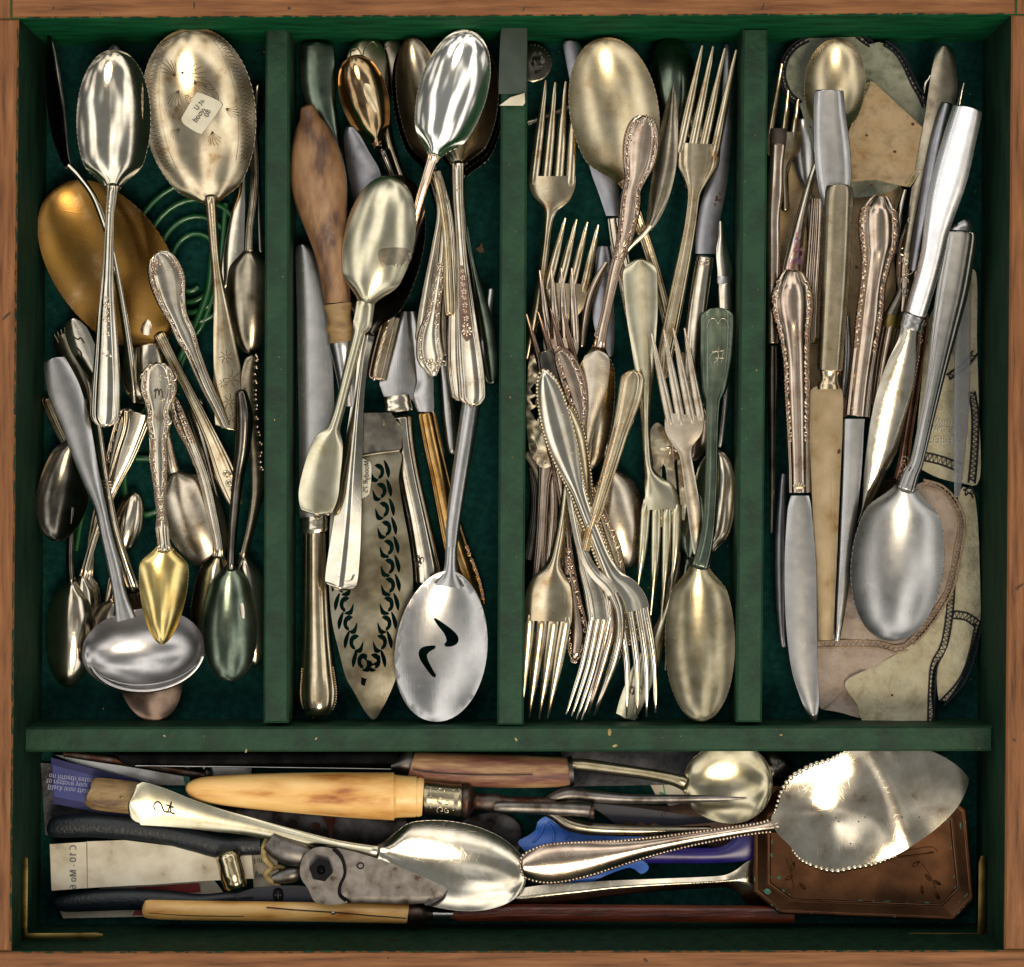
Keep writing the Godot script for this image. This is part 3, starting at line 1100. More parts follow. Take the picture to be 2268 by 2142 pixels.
# a spoon: bowl [base x, y, tip x, y, half width, depth, widest at, roundness], handle as [x, y, half width] from its end to the bowl
func spoon(called: String, label: String, mat: String, b: Array, hd: Array, o := {}) -> Array:
	thing(called, label, o.get("cat", "spoon"), b[0] if b else hd[0], b[1] if b else hd[1], o.get("group", ""))
	var hh: Array = o.get("h", [80.0, 80.0])
	var sp := []
	if hd:
		if b:
			hd = hd.duplicate()
			hd[-1] = minf(float(hd[-1]), float(hd[-4]) * 1.15)
		sp = spine(hd, hh, {"c0": o.get("c0", 1.0), "c1": o.get("c1", 0.5 if b else 0.0)})
		if b:
			# the neck sinks a little under the root of the bowl
			for s in sp:
				s[3] -= 8.0 * smoothstep(sp[-1][6] - 12.0, sp[-1][6] + 2.0, s[6])
		var m := M.new()
		skin = {"sec": o.get("sec", "flat"), "c": o.get("c", 4.0), "t": o.get("t", 7.0), "roll": o.get("roll", tilt)}
		strip(m, sp, {"sec": o.get("sec", "flat"), "c": o.get("c", 4.0), "t": o.get("t", 7.0), "roll": o.get("roll", tilt)})
		metal_of_handle = o.get("hmat", mat)
		part("handle", m, metal_of_handle)
	if b:
		var m := M.new()
		var hb: Array = o.get("hb", [hh[-1], hh[-1]])
		bowl(m, b, hb[0], hb[1], float(hd[-1]) * 0.8 if hd else 6.0, {"roll": o.get("broll", 0.0), "shoulder": o.get("shoulder", 0.2)})
		part("bowl", m, o.get("bmat", mat))
	return sp


# a handle whose working end lies out of sight
func handle_of(called: String, label: String, cat: String, mat: String, hd: Array, o := {}) -> Array:
	o["cat"] = cat
	return spoon(called, label, mat, [], hd, o)


# a fork: tines [base x, y, tip x, y] each, handle from its end to the root of the tines
func fork(label: String, mat: String, tines: Array, hd: Array, o := {}) -> Array:
	thing(o.get("name", "fork"), label, "fork", hd[-3], hd[-2], o.get("group", ""))
	var hh: Array = o.get("h", [80.0, 70.0, 80.0])
	var sp := spine(hd, hh, {"c0": o.get("c0", 1.0)})
	var m := M.new()
	skin = {"sec": o.get("sec", "flat"), "c": o.get("c", 3.5), "t": o.get("t", 7.0), "roll": o.get("roll", 0.0)}
	strip(m, sp, {"sec": o.get("sec", "flat"), "c": o.get("c", 3.5), "t": o.get("t", 7.0), "roll": o.get("roll", 0.0)})
	part("handle", m, mat)
	var tw: float = o.get("tw", 9.0)
	var hb: float = hh[-1]
	var ht: float = o.get("ht", hb + 6.0)
	for k in tines.size() / 4:
		var a := v(tines[k * 4], tines[k * 4 + 1])
		var b := v(tines[k * 4 + 2], tines[k * 4 + 3])
		var mid := a.lerp(b, 0.5) + v(o.get("bend", 0.0), 0)
		var back := a - (b - a).normalized() * 16.0
		m = M.new()
		strip(m, spine([back.x, back.y, tw * 0.9, hb - 1.0, a.x, a.y, tw, hb, mid.x, mid.y, tw * 0.86, (hb + ht) * 0.5 + o.get("arch", -8.0), b.x, b.y, 1.6, ht], [0.0], {"st": 4, "c1": 1.0}), {"c": 2.5, "t": 7.0})
		part("tine", m, o.get("tmat", mat))
	return sp


# a blade from rows [y, left, right] (or columns [x, far edge, near edge])
func blade(called: String, rows: Array, hs: Array, mat: String, o := {}) -> void:
	var l := []
	for k in rows.size() / 3:
		var a: float = rows[k * 3]
		var lo: float = rows[k * 3 + 1]
		var hi: float = rows[k * 3 + 2]
		if o.get("across", false):
			l.append_array([a, (lo + hi) / 2.0, (hi - lo) / 2.0])
		else:
			l.append_array([(lo + hi) / 2.0, a, (hi - lo) / 2.0])
	var sd := Vector2(0, 1) if o.get("across", false) else Vector2(-1, 0)
	var m := M.new()
	strip(m, spine(l, hs, {"side": sd, "c0": o.get("c0", 0.0), "c1": o.get("c1", 0.0)}), {"c": o.get("c", 2.5), "t": o.get("t", 6.0), "sec": o.get("sec", "flat"), "roll": o.get("roll", 0.0)})
	part(called, m, mat)


# a table knife: solid handle from its end to the blade, blade rows from there on
func knife(label: String, hmat: String, bmat: String, hd: Array, rows: Array, o := {}) -> Array:
	var first := v(hd[-3], hd[-2]) if hd else v((rows[1] + rows[2]) / 2.0, rows[0])
	thing(o.get("name", "table_knife"), label, "knife", first.x, first.y, o.get("group", ""))
	var sp := []
	if rows:
		blade("blade", rows, o.get("hb", [80.0]), bmat, {"c0": o.get("bc0", 0.0), "c1": o.get("bc1", 0.0), "c": o.get("bc", 3.0), "roll": o.get("broll", tilt * 0.8)})
	if hd:
		sp = spine(hd, o.get("h", [80.0]), {"c0": o.get("c0", 0.8), "c1": o.get("c1", 0.25)})
		skin = {"sec": o.get("sec", "round"), "c": o.get("c", 12.0), "t": o.get("t", 0.5), "roll": o.get("roll", tilt)}
		var m := M.new()
		strip(m, sp, {"sec": o.get("sec", "round"), "t": o.get("t", 0.5), "c": o.get("c", 12.0), "roll": o.get("roll", tilt)})
		metal_of_handle = hmat
		part("handle", m, hmat)
	return sp


func surf(sp: Array, lift: float) -> Callable:
	return func(x: float, y: float) -> float:
		var best := 1e9
		var h := 0.0
		for s in sp:
			var d: float = absf(s[0] - x) + absf(s[1] - y)
			if d < best:
				best = d
				var side: float = ((x - s[0]) * s[4] + (y - s[1]) * s[5]) / maxf(1.0, s[2])
				h = skin_h(s, clampf(side, -1.0, 1.0))
		return h + minf(lift, 0.3)


func add_relief(sp: Array, u0: float, u1: float, size := 6.0, lift := 2.0, mat := "silver", inset := 0.8, called := "scrollwork") -> void:
	var m := M.new()
	var ground := M.new()
	relief(m, sp, u0, u1, inset, size, ground)
	fine("dark_ground", ground, "dark_ground_metal")  # flat darker patches under the scrolls, added for contrast
	fine(called, m, metal_of_handle)


const LETTER_M := [[-0.4, 0.5, -0.3, -0.3, -0.1, -0.45, 0.0, 0.2], [0.0, 0.2, 0.1, -0.4, 0.3, -0.3, 0.35, 0.3, 0.5, 0.45], [-0.5, -0.2, -0.35, -0.45, -0.2, -0.3]]
const LETTER_S := [[0.3, -0.4, 0.0, -0.5, -0.2, -0.3, 0.1, 0.0, 0.2, 0.3, -0.1, 0.5, -0.35, 0.35], [-0.5, 0.1, -0.1, -0.05, 0.5, -0.1], [0.35, -0.2, 0.3, 0.2, 0.5, 0.4, 0.7, 0.1]]
const LETTER_F := [[-0.6, 0.35, -0.75, 0.1, -0.6, -0.2, -0.3, -0.1, 0.0, 0.35, 0.45, 0.3], [0.2, 0.4, 0.35, -0.35], [0.05, -0.1, 0.3, -0.05, 0.55, 0.0], [0.35, -0.35, 0.4, 0.3, 0.7, 0.4]]


# ---------------------------------------------------------------- left compartment: serving pieces

func left_compartment() -> void:
	var m: M
	var sp: Array
	# coil of green tubing on the floor
	thing("green_tubing", "coil of glossy green plastic tubing on the drawer floor", "tubing", 425, 560)
	m = M.new()
	var pts := []
	for k in 118:
		var a := k * 0.19 + 1.2
		var r := 44.0 + 0.92 * k + 5.0 * sin(k * 0.37)
		pts.append(Vector3(424 + cos(a) * r * 0.92, 592 + sin(a) * r * 1.08 - 0.22 * k, 14 + 3.0 * sin(k * 0.31) + k * 0.12))
	tube_v(m, pts, 6.5, 8)
	part("coil", m, "green_tubing")
	m = M.new()
	tube(m, [470, 560, 30, 462, 640, 32, 440, 700, 30, 400, 790, 26, 350, 880, 20, 300, 960, 14, 276, 1040, 12, 282, 1110, 12, 320, 1140, 12, 360, 1120, 12, 368, 1060, 12, 340, 1020, 12, 300, 1015, 14], 8.0, 8)
	tube(m, [500, 450, 24, 486, 600, 26, 452, 710, 24, 420, 760, 20, 380, 850, 14, 300, 930, 12, 200, 1080, 12, 168, 1220, 12], 7.0, 8)
	part("loose_end", m, "green_tubing")

	# bottom layer
	spoon("tablespoon", "satin spoon lying face down with brown stain, right of the green tubing loop", "satin_silver", [385, 1048, 476, 1256, 68, -36, 0.45], [352, 900, 12, 372, 990, 11, 388, 1056, 13], {"h": [62, 56, 46], "hb": [46, 40]})
	spoon("teaspoon", "silver spoon face down, its rounded back under the gilded spoon's neck", "silver", [330, 700, 312, 895, 56, -30, 0.5], [350, 640, 12, 338, 712, 13], {"h": [40, 42], "hb": [42, 36]})
	sp = handle_of("teaspoon", "greenish handle end with fan shell tip, left of the speckled pale handle", "spoon", "pewter", [132, 738, 22, 148, 768, 27, 168, 812, 23, 190, 862, 15, 204, 925, 10], {"h": [48, 44], "c": 5})
	m = M.new()
	for k in 7:
		dome(m, 124 + k * 6.5, 742 + absf(k - 3) * 2.5 - k * 2.0, 51, 3, 15, 4, -0.5 + k * 0.12, 6)
	fine("shell", m, "pewter")
	handle_of("butter_spreader", "pale pointed spreader tip with rusty veins beside the floral teaspoon handle", "spreader", "bright_silver", [158, 704, 14, 168, 732, 25, 186, 775, 27, 208, 822, 17, 240, 880, 10, 280, 960, 9], {"h": [60, 54], "c": 2})
	m = M.new()
	tube(m, [162, 745, 63, 172, 752, 64, 178, 748, 64, 186, 760, 64], 1.4, 4)
	tube(m, [170, 770, 63, 178, 780, 64, 180, 792, 64], 1.2, 4)
	fine("rust_vein", m, "rust")
	# three spoons at the lower left, nested
	sp = spoon("teaspoon", "third of three nested spoons at the lower left, ornate handle edge", "silver", [196, 1272, 190, 1430, 30, -20, 0.5], [288, 905, 22, 272, 950, 24, 248, 1020, 17, 222, 1110, 11, 204, 1190, 9, 196, 1280, 12], {"h": [70, 50, 46], "hb": [44, 34], "sec": "rim"})
	add_relief(sp, 0.02, 0.35, 6.0, 3.0, "warm_silver")
	spoon("teaspoon", "second of three nested spoons at the lower left, broad plain handle end", "silver", [182, 1276, 172, 1482, 42, -24, 0.5], [306, 914, 36, 296, 955, 28, 276, 1010, 24, 244, 1090, 14, 212, 1180, 9, 184, 1282, 13], {"h": [82, 62, 56], "hb": [54, 40], "sec": "rim", "c0": 0.1})
	spoon("teaspoon", "front one of three nested spoons at the lower left, convex back up, thin dark stem", "silver", [158, 1290, 150, 1522, 53, -32, 0.5], [160, 1120, 8, 156, 1190, 8, 154, 1240, 8, 158, 1300, 12], {"h": [58, 66, 68], "hb": [66, 48], "hmat": "dark_silver"})
	spoon("tablespoon", "dark mirror-bowled spoon hard against the left wall, under the ladle handle", "dark_silver", [164, 968, 120, 1198, 58, 34, 0.55], [186, 880, 9, 178, 930, 10, 164, 976, 15], {"h": [78, 82], "hb": [86, 78]})
	# curved fork-like spoon on edge and its neighbour
	sp = spoon("teaspoon", "curved spoon on its edge with threaded stem, half under the dark steel spoon", "silver", [484, 1228, 446, 1452, 42, 26, 0.45], [382, 880, 12, 398, 930, 16, 425, 990, 13, 452, 1062, 12, 470, 1140, 12, 482, 1200, 11, 484, 1238, 13], {"h": [62, 70, 66], "hb": [66, 52], "sec": "thread"})
	add_relief(sp, 0.0, 0.3, 6.0, 3.0, "rose_silver")
	# gilded bowl
	sp = spoon("serving_spoon", "large serving spoon with worn golden brown bowl and long threaded handle", "silver", [352, 738, 124, 416, 129, 44, 0.48, 0.46], [524, 1124, 10, 518, 1100, 20, 500, 1050, 25, 468, 970, 17, 420, 870, 12, 382, 798, 12, 350, 735, 20], {"h": [84, 60, 74], "hb": [74, 86], "bmat": "worn_gilt", "shoulder": 0.12, "sec": "thread", "hmat": "warm_silver"})
	m = M.new()
	for k in 4:
		scroll(m, 500 + k * 7, 1050 + k * 18, 88 - k, 9, 0.5 * k, 1.0 if k % 2 else -1.0, 0.3)
	fine("scrollwork", m, "silver")
	# tubing-side white blade, stems along the divider
	handle_of("butter_spreader", "bright white flat blade between the engraved spoon and the divider", "spreader", "bright_silver", [537, 350, 6, 534, 420, 10, 524, 500, 18, 517, 560, 22, 508, 600, 17, 494, 640, 4], {"h": [60, 56], "c": 1.5})
	spoon("teaspoon", "dark greenish spoon tip poking out above the divider stems at the back", "dark_silver", [566, 300, 572, 186, 18, 10], [578, 560, 5, 572, 430, 6, 567, 310, 7], {"h": [50, 50]})
	sp = spoon("teaspoon", "dark grey teaspoon lying face down against the first divider", "pewter", [551, 556, 553, 784, 50, -26, 0.42], [560, 300, 10, 564, 380, 11, 560, 450, 9, 553, 510, 8, 551, 568, 13], {"h": [70, 64, 66], "hb": [66, 54], "sec": "thread"})
	sp = spoon("teaspoon", "bowl-down spoon at the lower divider, its curved edge-on handle set with grapes", "silver", [540, 1236, 566, 1478, 40, -26, 0.45], [562, 786, 16, 556, 840, 22, 560, 920, 20, 570, 1010, 17, 572, 1080, 15, 562, 1140, 11, 548, 1200, 9, 538, 1244, 13], {"h": [80, 62, 56], "hb": [56, 42], "roll": 0.4, "hmat": "pewter"})
	m = M.new()
	for k in 26:
		var q: Array = sample(sp, 0.04 + 0.02 * k)
		dome(m, q[0] + q[2] * 0.5 + rng.randf_range(-3, 3), q[1] + rng.randf_range(-3, 3), q[3] + 6, 3.4, 3.4, 3.0, 0, 6)
	fine("grape_cluster", m, "rose_silver")
	# brown bowl under the ladle
	spoon("serving_spoon", "brown tarnished spoon whose tip shows below the ladle", "brown_plate", [298, 1302, 350, 1598, 73, 22, 0.6], [214, 930, 8, 224, 1000, 9, 236, 1080, 9, 252, 1165, 10, 276, 1245, 12, 300, 1315, 17], {"h": [92, 70, 36], "hb": [36, 30], "hmat": "silver"})
	m = M.new()
	for k in 3:
		dome(m, 236 + k, 1066 + k * 7, 88, 13, 2.2, 3, 0.1, 8)
	fine("reeded_collar", m, "rose_silver")
	spoon("sugar_spoon", "small round bowl edge showing at the left of the ladle", "silver", [252, 1330, 222, 1426, 34, 16], [268, 1270, 7, 252, 1338, 9], {"h": [60, 60]})

	spoon("teaspoon", "small grey spoon lying deep under the ladle handle, bowl turned down", "silver", [262, 1230, 300, 1090, 34, -20, 0.5], [236, 1340, 8, 246, 1290, 8, 260, 1238, 10], {"h": [30, 36]})
	handle_of("tablespoon", "plain rounded handle end deep between the gilded spoon's stem and curved spoon", "spoon", "silver", [432, 880, 20, 440, 920, 22, 452, 980, 16, 470, 1060, 11, 490, 1140, 9], {"h": [40, 34], "c": 5})
	handle_of("teaspoon", "slender threaded stem deep at the left, crossing below the ladle handle", "spoon", "warm_silver", [98, 880, 10, 120, 930, 12, 150, 990, 10, 190, 1060, 8, 240, 1150, 8], {"h": [34, 34], "sec": "thread"})
	# floral handle
	sp = handle_of("dessert_spoon", "slender floral-edged handle slanting over the green tubing", "spoon", "silver", [346, 558, 16, 358, 580, 34, 370, 618, 41, 379, 660, 34, 394, 704, 24, 411, 742, 24, 426, 778, 18, 455, 850, 14, 482, 905, 12, 500, 945, 10], {"h": [118, 96, 88], "sec": "rim", "c": 5})
	add_relief(sp, 0.03, 0.55, 6.5, 3.0, "rose_silver", 0.86)
	m = M.new()
	flower(m, 352, 578, 120, 10)
	flower(m, 342, 588, 119, 8)
	flower(m, 366, 574, 119, 8)
	scroll(m, 386, 588, 118, 11, 2.0, 1.0)
	scroll(m, 338, 606, 118, 10, 0.5, -1.0)
	fine("flower_cluster", m, "rose_silver")

	# engraved berry spoon
	var bb := [466, 436, 416, 62, 126, 56, 0.52, 0.47]
	sp = spoon("berry_spoon", "big round-bowled serving spoon engraved with leaves, price sticker in its bowl", "silver", bb, [502, 950, 26, 506, 930, 31, 507, 862, 34, 498, 768, 26, 489, 675, 17, 481, 610, 12, 474, 540, 11, 466, 430, 22], {"h": [72, 84, 122], "hb": [122, 172], "c0": 0.12, "bmat": "warm_silver", "hmat": "warm_silver", "shoulder": 0.09})
	var bs := func(x: float, y: float) -> float: return bowl_h(bb, 122, 172, x, y)
	m = M.new()
	var sprays := [[388, 170, -2.2, 46], [400, 160, 0.1, 60], [396, 200, 1.9, 46], [430, 180, 0.7, 50], [500, 240, 0.4, 36], [470, 290, 1.3, 36], [398, 285, 2.3, 30], [390, 235, 1.2, 40]]
	for s in sprays:
		for k in 6:
			var a: float = s[2] + (k - 2.5) * 0.24
			var x: float = s[0]
			var y: float = s[1]
			var l: float = s[3] * (1.0 - absf(k - 2.5) * 0.12)
			var lx := x + cos(a) * l
			var ly := y + sin(a) * l
			var bx := x + cos(a + 0.12) * l * 0.55
			var by := y + sin(a + 0.12) * l * 0.55
			tube(m, [x, y, bs.call(x, y) + 0.3, bx, by, bs.call(bx, by) + 0.3, lx, ly, bs.call(lx, ly) + 0.3], 0.65, 4)
	var ax := v(416 - 466, 62 - 436)
	var an := v(-ax.y, ax.x).normalized()
	for k in 130:
		# bright-cut fans round the rim, and a dotted line inside them
		var u := 0.2 + 0.76 * k / 130.0
		var w := egg(bb, u)
		for sd in [-1.0, 1.0]:
			var a: Vector2 = v(466, 436) + ax * u + an * sd * w * 0.93
			var b: Vector2 = v(466, 436) + ax * (u + 0.016 * (k % 4 - 1.5)) + an * sd * w * (0.74 + 0.07 * (k % 2))
			tube(m, [a.x, a.y, bs.call(a.x, a.y) + 0.2, b.x, b.y, bs.call(b.x, b.y) + 0.2], 0.5, 3)
			if k % 2 == 0:
				var c: Vector2 = v(466, 436) + ax * u + an * sd * w * 0.68
				dome(m, c.x, c.y, bs.call(c.x, c.y), 1.4, 1.4, 0.6, 0, 5)
	for q in [[446, 176, 0.75, 34], [410, 210, 0.9, 30], [452, 188, 0.4, 26], [396, 230, 1.5, 34], [470, 200, 1.0, 26]]:
		# veined leaves
		var l0: float = q[3]
		var o0 := v(q[0], q[1])
		for sd in [-1.0, 1.0]:
			var pl := []
			for z in 7:
				var f := z / 6.0
				var p := o0 + v(l0 * f, sd * l0 * 0.22 * sin(PI * f)).rotated(q[2])
				pl.append_array([p.x, p.y, bs.call(p.x, p.y) + 0.3])
			tube(m, pl, 0.7, 4)
		for z in 7:
			var f := (z + 1) / 8.0
			var p := o0 + v(l0 * f, -l0 * 0.2 * sin(PI * f)).rotated(q[2])
			var p2 := o0 + v(l0 * (f + 0.08), l0 * 0.2 * sin(PI * f)).rotated(q[2])
			tube(m, [p.x, p.y, bs.call(p.x, p.y) + 0.3, p2.x, p2.y, bs.call(p2.x, p2.y) + 0.3], 0.5, 3)
	fine("engraving", m, "engraved")
	m = M.new()
	var hs2 := surf(sp, 4.0)
	for q in [[500, 790, 16], [512, 838, 20], [508, 890, 19], [494, 850, 10], [514, 925, 12]]:
		for k in 7:
			var a := TAU * k / 7.0 + 0.3
			var x: float = q[0]
			var y: float = q[1]
			var r: float = q[2]
			tube(m, [x + cos(a) * 3, y + sin(a) * 3, hs2.call(x, y), x + cos(a + 0.14) * r * 0.6, y + sin(a + 0.14) * r * 0.6, hs2.call(x, y) + 0.2, x + cos(a) * r, y + sin(a) * r, hs2.call(x, y)], 0.7, 4)
	fine("star_engraving", m, "engraved")
	m = M.new()
	sheet(m, curvy([441, 205, 480, 221, 491, 229, 488, 240, 452, 290, 441, 295, 410, 277, 402, 264, 406, 254, 432, 210], 5.0), func(x: float, y: float) -> float: return bs.call(x, y) + 3.0, 1.6, 9.0)
	var st := part("price_sticker", m, "sticker")
	words("Cat U", 444, 228, bs.call(444, 228) + 4, 15, 2.2, "ink", st)
	words("sitwood", 446, 248, bs.call(446, 248) + 4, 15, 2.2, "ink", st)
	words("1 80", 462, 245, bs.call(462, 245) + 4, 15, 2.0, "ink", st)

	# tall spoon on its side at the left wall
	thing("tablespoon", "tablespoon standing on its edge at the far left, bowl turned to the wall", "spoon", 150, 365)
	m = M.new()
	strip(m, spine([108, 78, 3, 112, 110, 10, 117, 170, 17, 124, 240, 20, 132, 300, 17, 142, 345, 11, 152, 372, 7], [112, 118, 112]), {"sec": "dish", "c": 14, "roll": 1.3, "t": 5})
	part("bowl", m, "dark_silver")
	m = M.new()
	strip(m, spine([150, 366, 7, 176, 392, 7, 205, 432, 7, 226, 482, 7, 244, 540, 7, 264, 640, 8, 282, 750, 9, 292, 830, 9, 297, 892, 4], [112, 112, 96]), {"c": 5, "t": 8})
	part("handle", m, "bright_silver")

	# dark steel spoon
	spoon("cooking_spoon", "dark shiny steel spoon with black handle, lower right of the left compartment", "green_grey", [512, 1256, 508, 1509, 61, 34, 0.55, 0.46], [533, 862, 11, 541, 920, 19, 538, 990, 17, 527, 1060, 13, 518, 1150, 11, 513, 1220, 9, 512, 1266, 12], {"h": [120, 96, 92], "hb": [92, 84], "hmat": "dark_silver", "c": 9, "shoulder": 0.14})

	# ladle
	sp = spoon("ladle", "steel ladle with broad flat brushed handle, at the bottom of the left compartment", "steel", [], [118, 792, 22, 124, 812, 29, 142, 865, 37, 165, 928, 33, 182, 992, 28, 200, 1056, 21, 222, 1124, 14, 236, 1189, 14, 252, 1253, 15, 266, 1318, 16, 280, 1372, 22], {"h": [142, 128, 118], "c": 4, "c0": 0.25})
	m = M.new()
	var lb := [194, 1452, 452, 1428, 92, 64, 0.5, 0.48]
	bowl(m, lb, 108, 108, 0.0, {"t": 6.0, "roll": -0.1, "shoulder": -0.05})
	part("bowl", m, "polished_steel")
	m = M.new()
	var lip := []
	for k in 41:
		# the broad lip round the lower half, with a second step inside it
		var u := 0.02 + 0.96 * k / 40.0
		var d := v(258, -24)
		var c: Vector2 = v(194, 1452) + d * u + v(-d.y, d.x).normalized() * (egg(lb, u) - 2.0)
		lip.append(Vector3(c.x, c.y, 109 - egg(lb, u) * 0.1))
	tube_v(m, lip, 5.0, 8)
	var inner := []
	for k in 31:
		var u := 0.08 + 0.84 * k / 30.0
		var d := v(258, -24)
		var c: Vector2 = v(194, 1452) + d * u + v(-d.y, d.x).normalized() * (egg(lb, u) * 0.84)
		inner.append(Vector3(c.x, c.y, 108 - egg(lb, u) * 0.084 - dish(lb, u, 0.84) + 1.0))
	tube_v(m, inner, 3.0, 8)
	part("rolled_rim", m, "polished_steel")

	# floral teaspoon on top, left
	sp = spoon("tablespoon", "bright silver spoon with blossom-decorated handle at the upper left", "bright_silver", [250, 416, 253, 110, 83, 42, 0.5, 0.47], [232, 946, 30, 233, 910, 33, 235, 850, 32, 236, 780, 27, 236, 700, 21, 237, 640, 16, 240, 560, 12, 243, 480, 10, 247, 440, 12, 250, 405, 20], {"h": [158, 144, 156], "hb": [156, 166], "sec": "rim", "c": 6, "c0": 0.9})
	m = M.new()
	strip(m, spine([236.8, 648, 3, 236.5, 680, 8, 236.2, 760, 11, 236, 800, 13, 236, 826, 4], [151.5, 150.5, 151.5]), {"c": 0.3, "t": 2.0})
	fine("dark_ground", m, "dark_ground_metal")  # darker strip beneath the blossoms, added for contrast
	m = M.new()
	for k in 9:
		flower(m, 236.5 - k * 0.1, 660 + k * 16, 152, 5.5 + (k % 2) * 2.5, k * 0.6)
		leaf(m, 236, 668 + k * 16, 151.5, 4, 0.6 + (k % 2) * 1.9)
	flower(m, 236, 788, 152, 13)
	for k in 5:
		leaf(m, 236, 790, 151, 9, PI * 0.5 + (k - 2) * 0.6)
	for k in 6:
		dome(m, 243 - k * 0.4, 428 + k * 9, 156, 4, 4, 3, 0, 6)
	fine("blossom_band", m, "silver")
	spoon("teaspoon", "bluish spoon tip peeping out behind the upper left blossom spoon", "blue_steel", [250, 300, 253, 99, 30, 16, 0.5], [], {"h": [120], "hb": [120, 122]})

	# monogrammed gilt-bowled sugar spoon in the middle
	sp = spoon("sugar_spoon", "ornate monogrammed spoon with pointed golden bowl, centre of the left compartment", "silver", [364, 1216, 358, 1428, 55, 26, 0.28, 0.55], [347, 802, 20, 348, 818, 33, 350, 846, 41, 351, 870, 41, 350, 895, 31, 350, 914, 25, 351, 932, 29, 351, 955, 23, 351, 985, 19, 352, 1022, 21, 353, 1060, 17, 355, 1110, 12, 358, 1142, 11, 359, 1166, 15, 361, 1192, 14, 364, 1226, 24], {"h": [140, 126, 136], "hb": [136, 142], "bmat": "gilt", "sec": "rim", "c": 6})
	add_relief(sp, 0.02, 0.86, 7.0, 3.5, "rose_silver", 0.86)
	m = M.new()
	for k in 5:
		scroll(m, 318 + k * 16, 826 - absf(k - 2) * -5.0, 141, 11, k * 1.3, 1.0 if k > 2 else -1.0)
	for sd in [-1.0, 1.0]:
		scroll(m, 351 + sd * 18, 932, 134, 11, 0.0, sd)
		scroll(m, 350 + sd * 27, 858, 138, 12, 1.0, -sd)
	flower(m, 348, 812, 142, 10)
	for k in 5:
		leaf(m, 361, 1204, 138, 10, PI / 2 + (k - 2) * 0.5)
	fine("scroll_crest", m, "silver")
	m = M.new()
	engrave(m, LETTER_M, 352, 872, 22, 0.0, surf(sp, 5.5), 1.3)
	fine("monogram", m, "tarnish")


# ---------------------------------------------------------------- second compartment: spoons, knives and servers

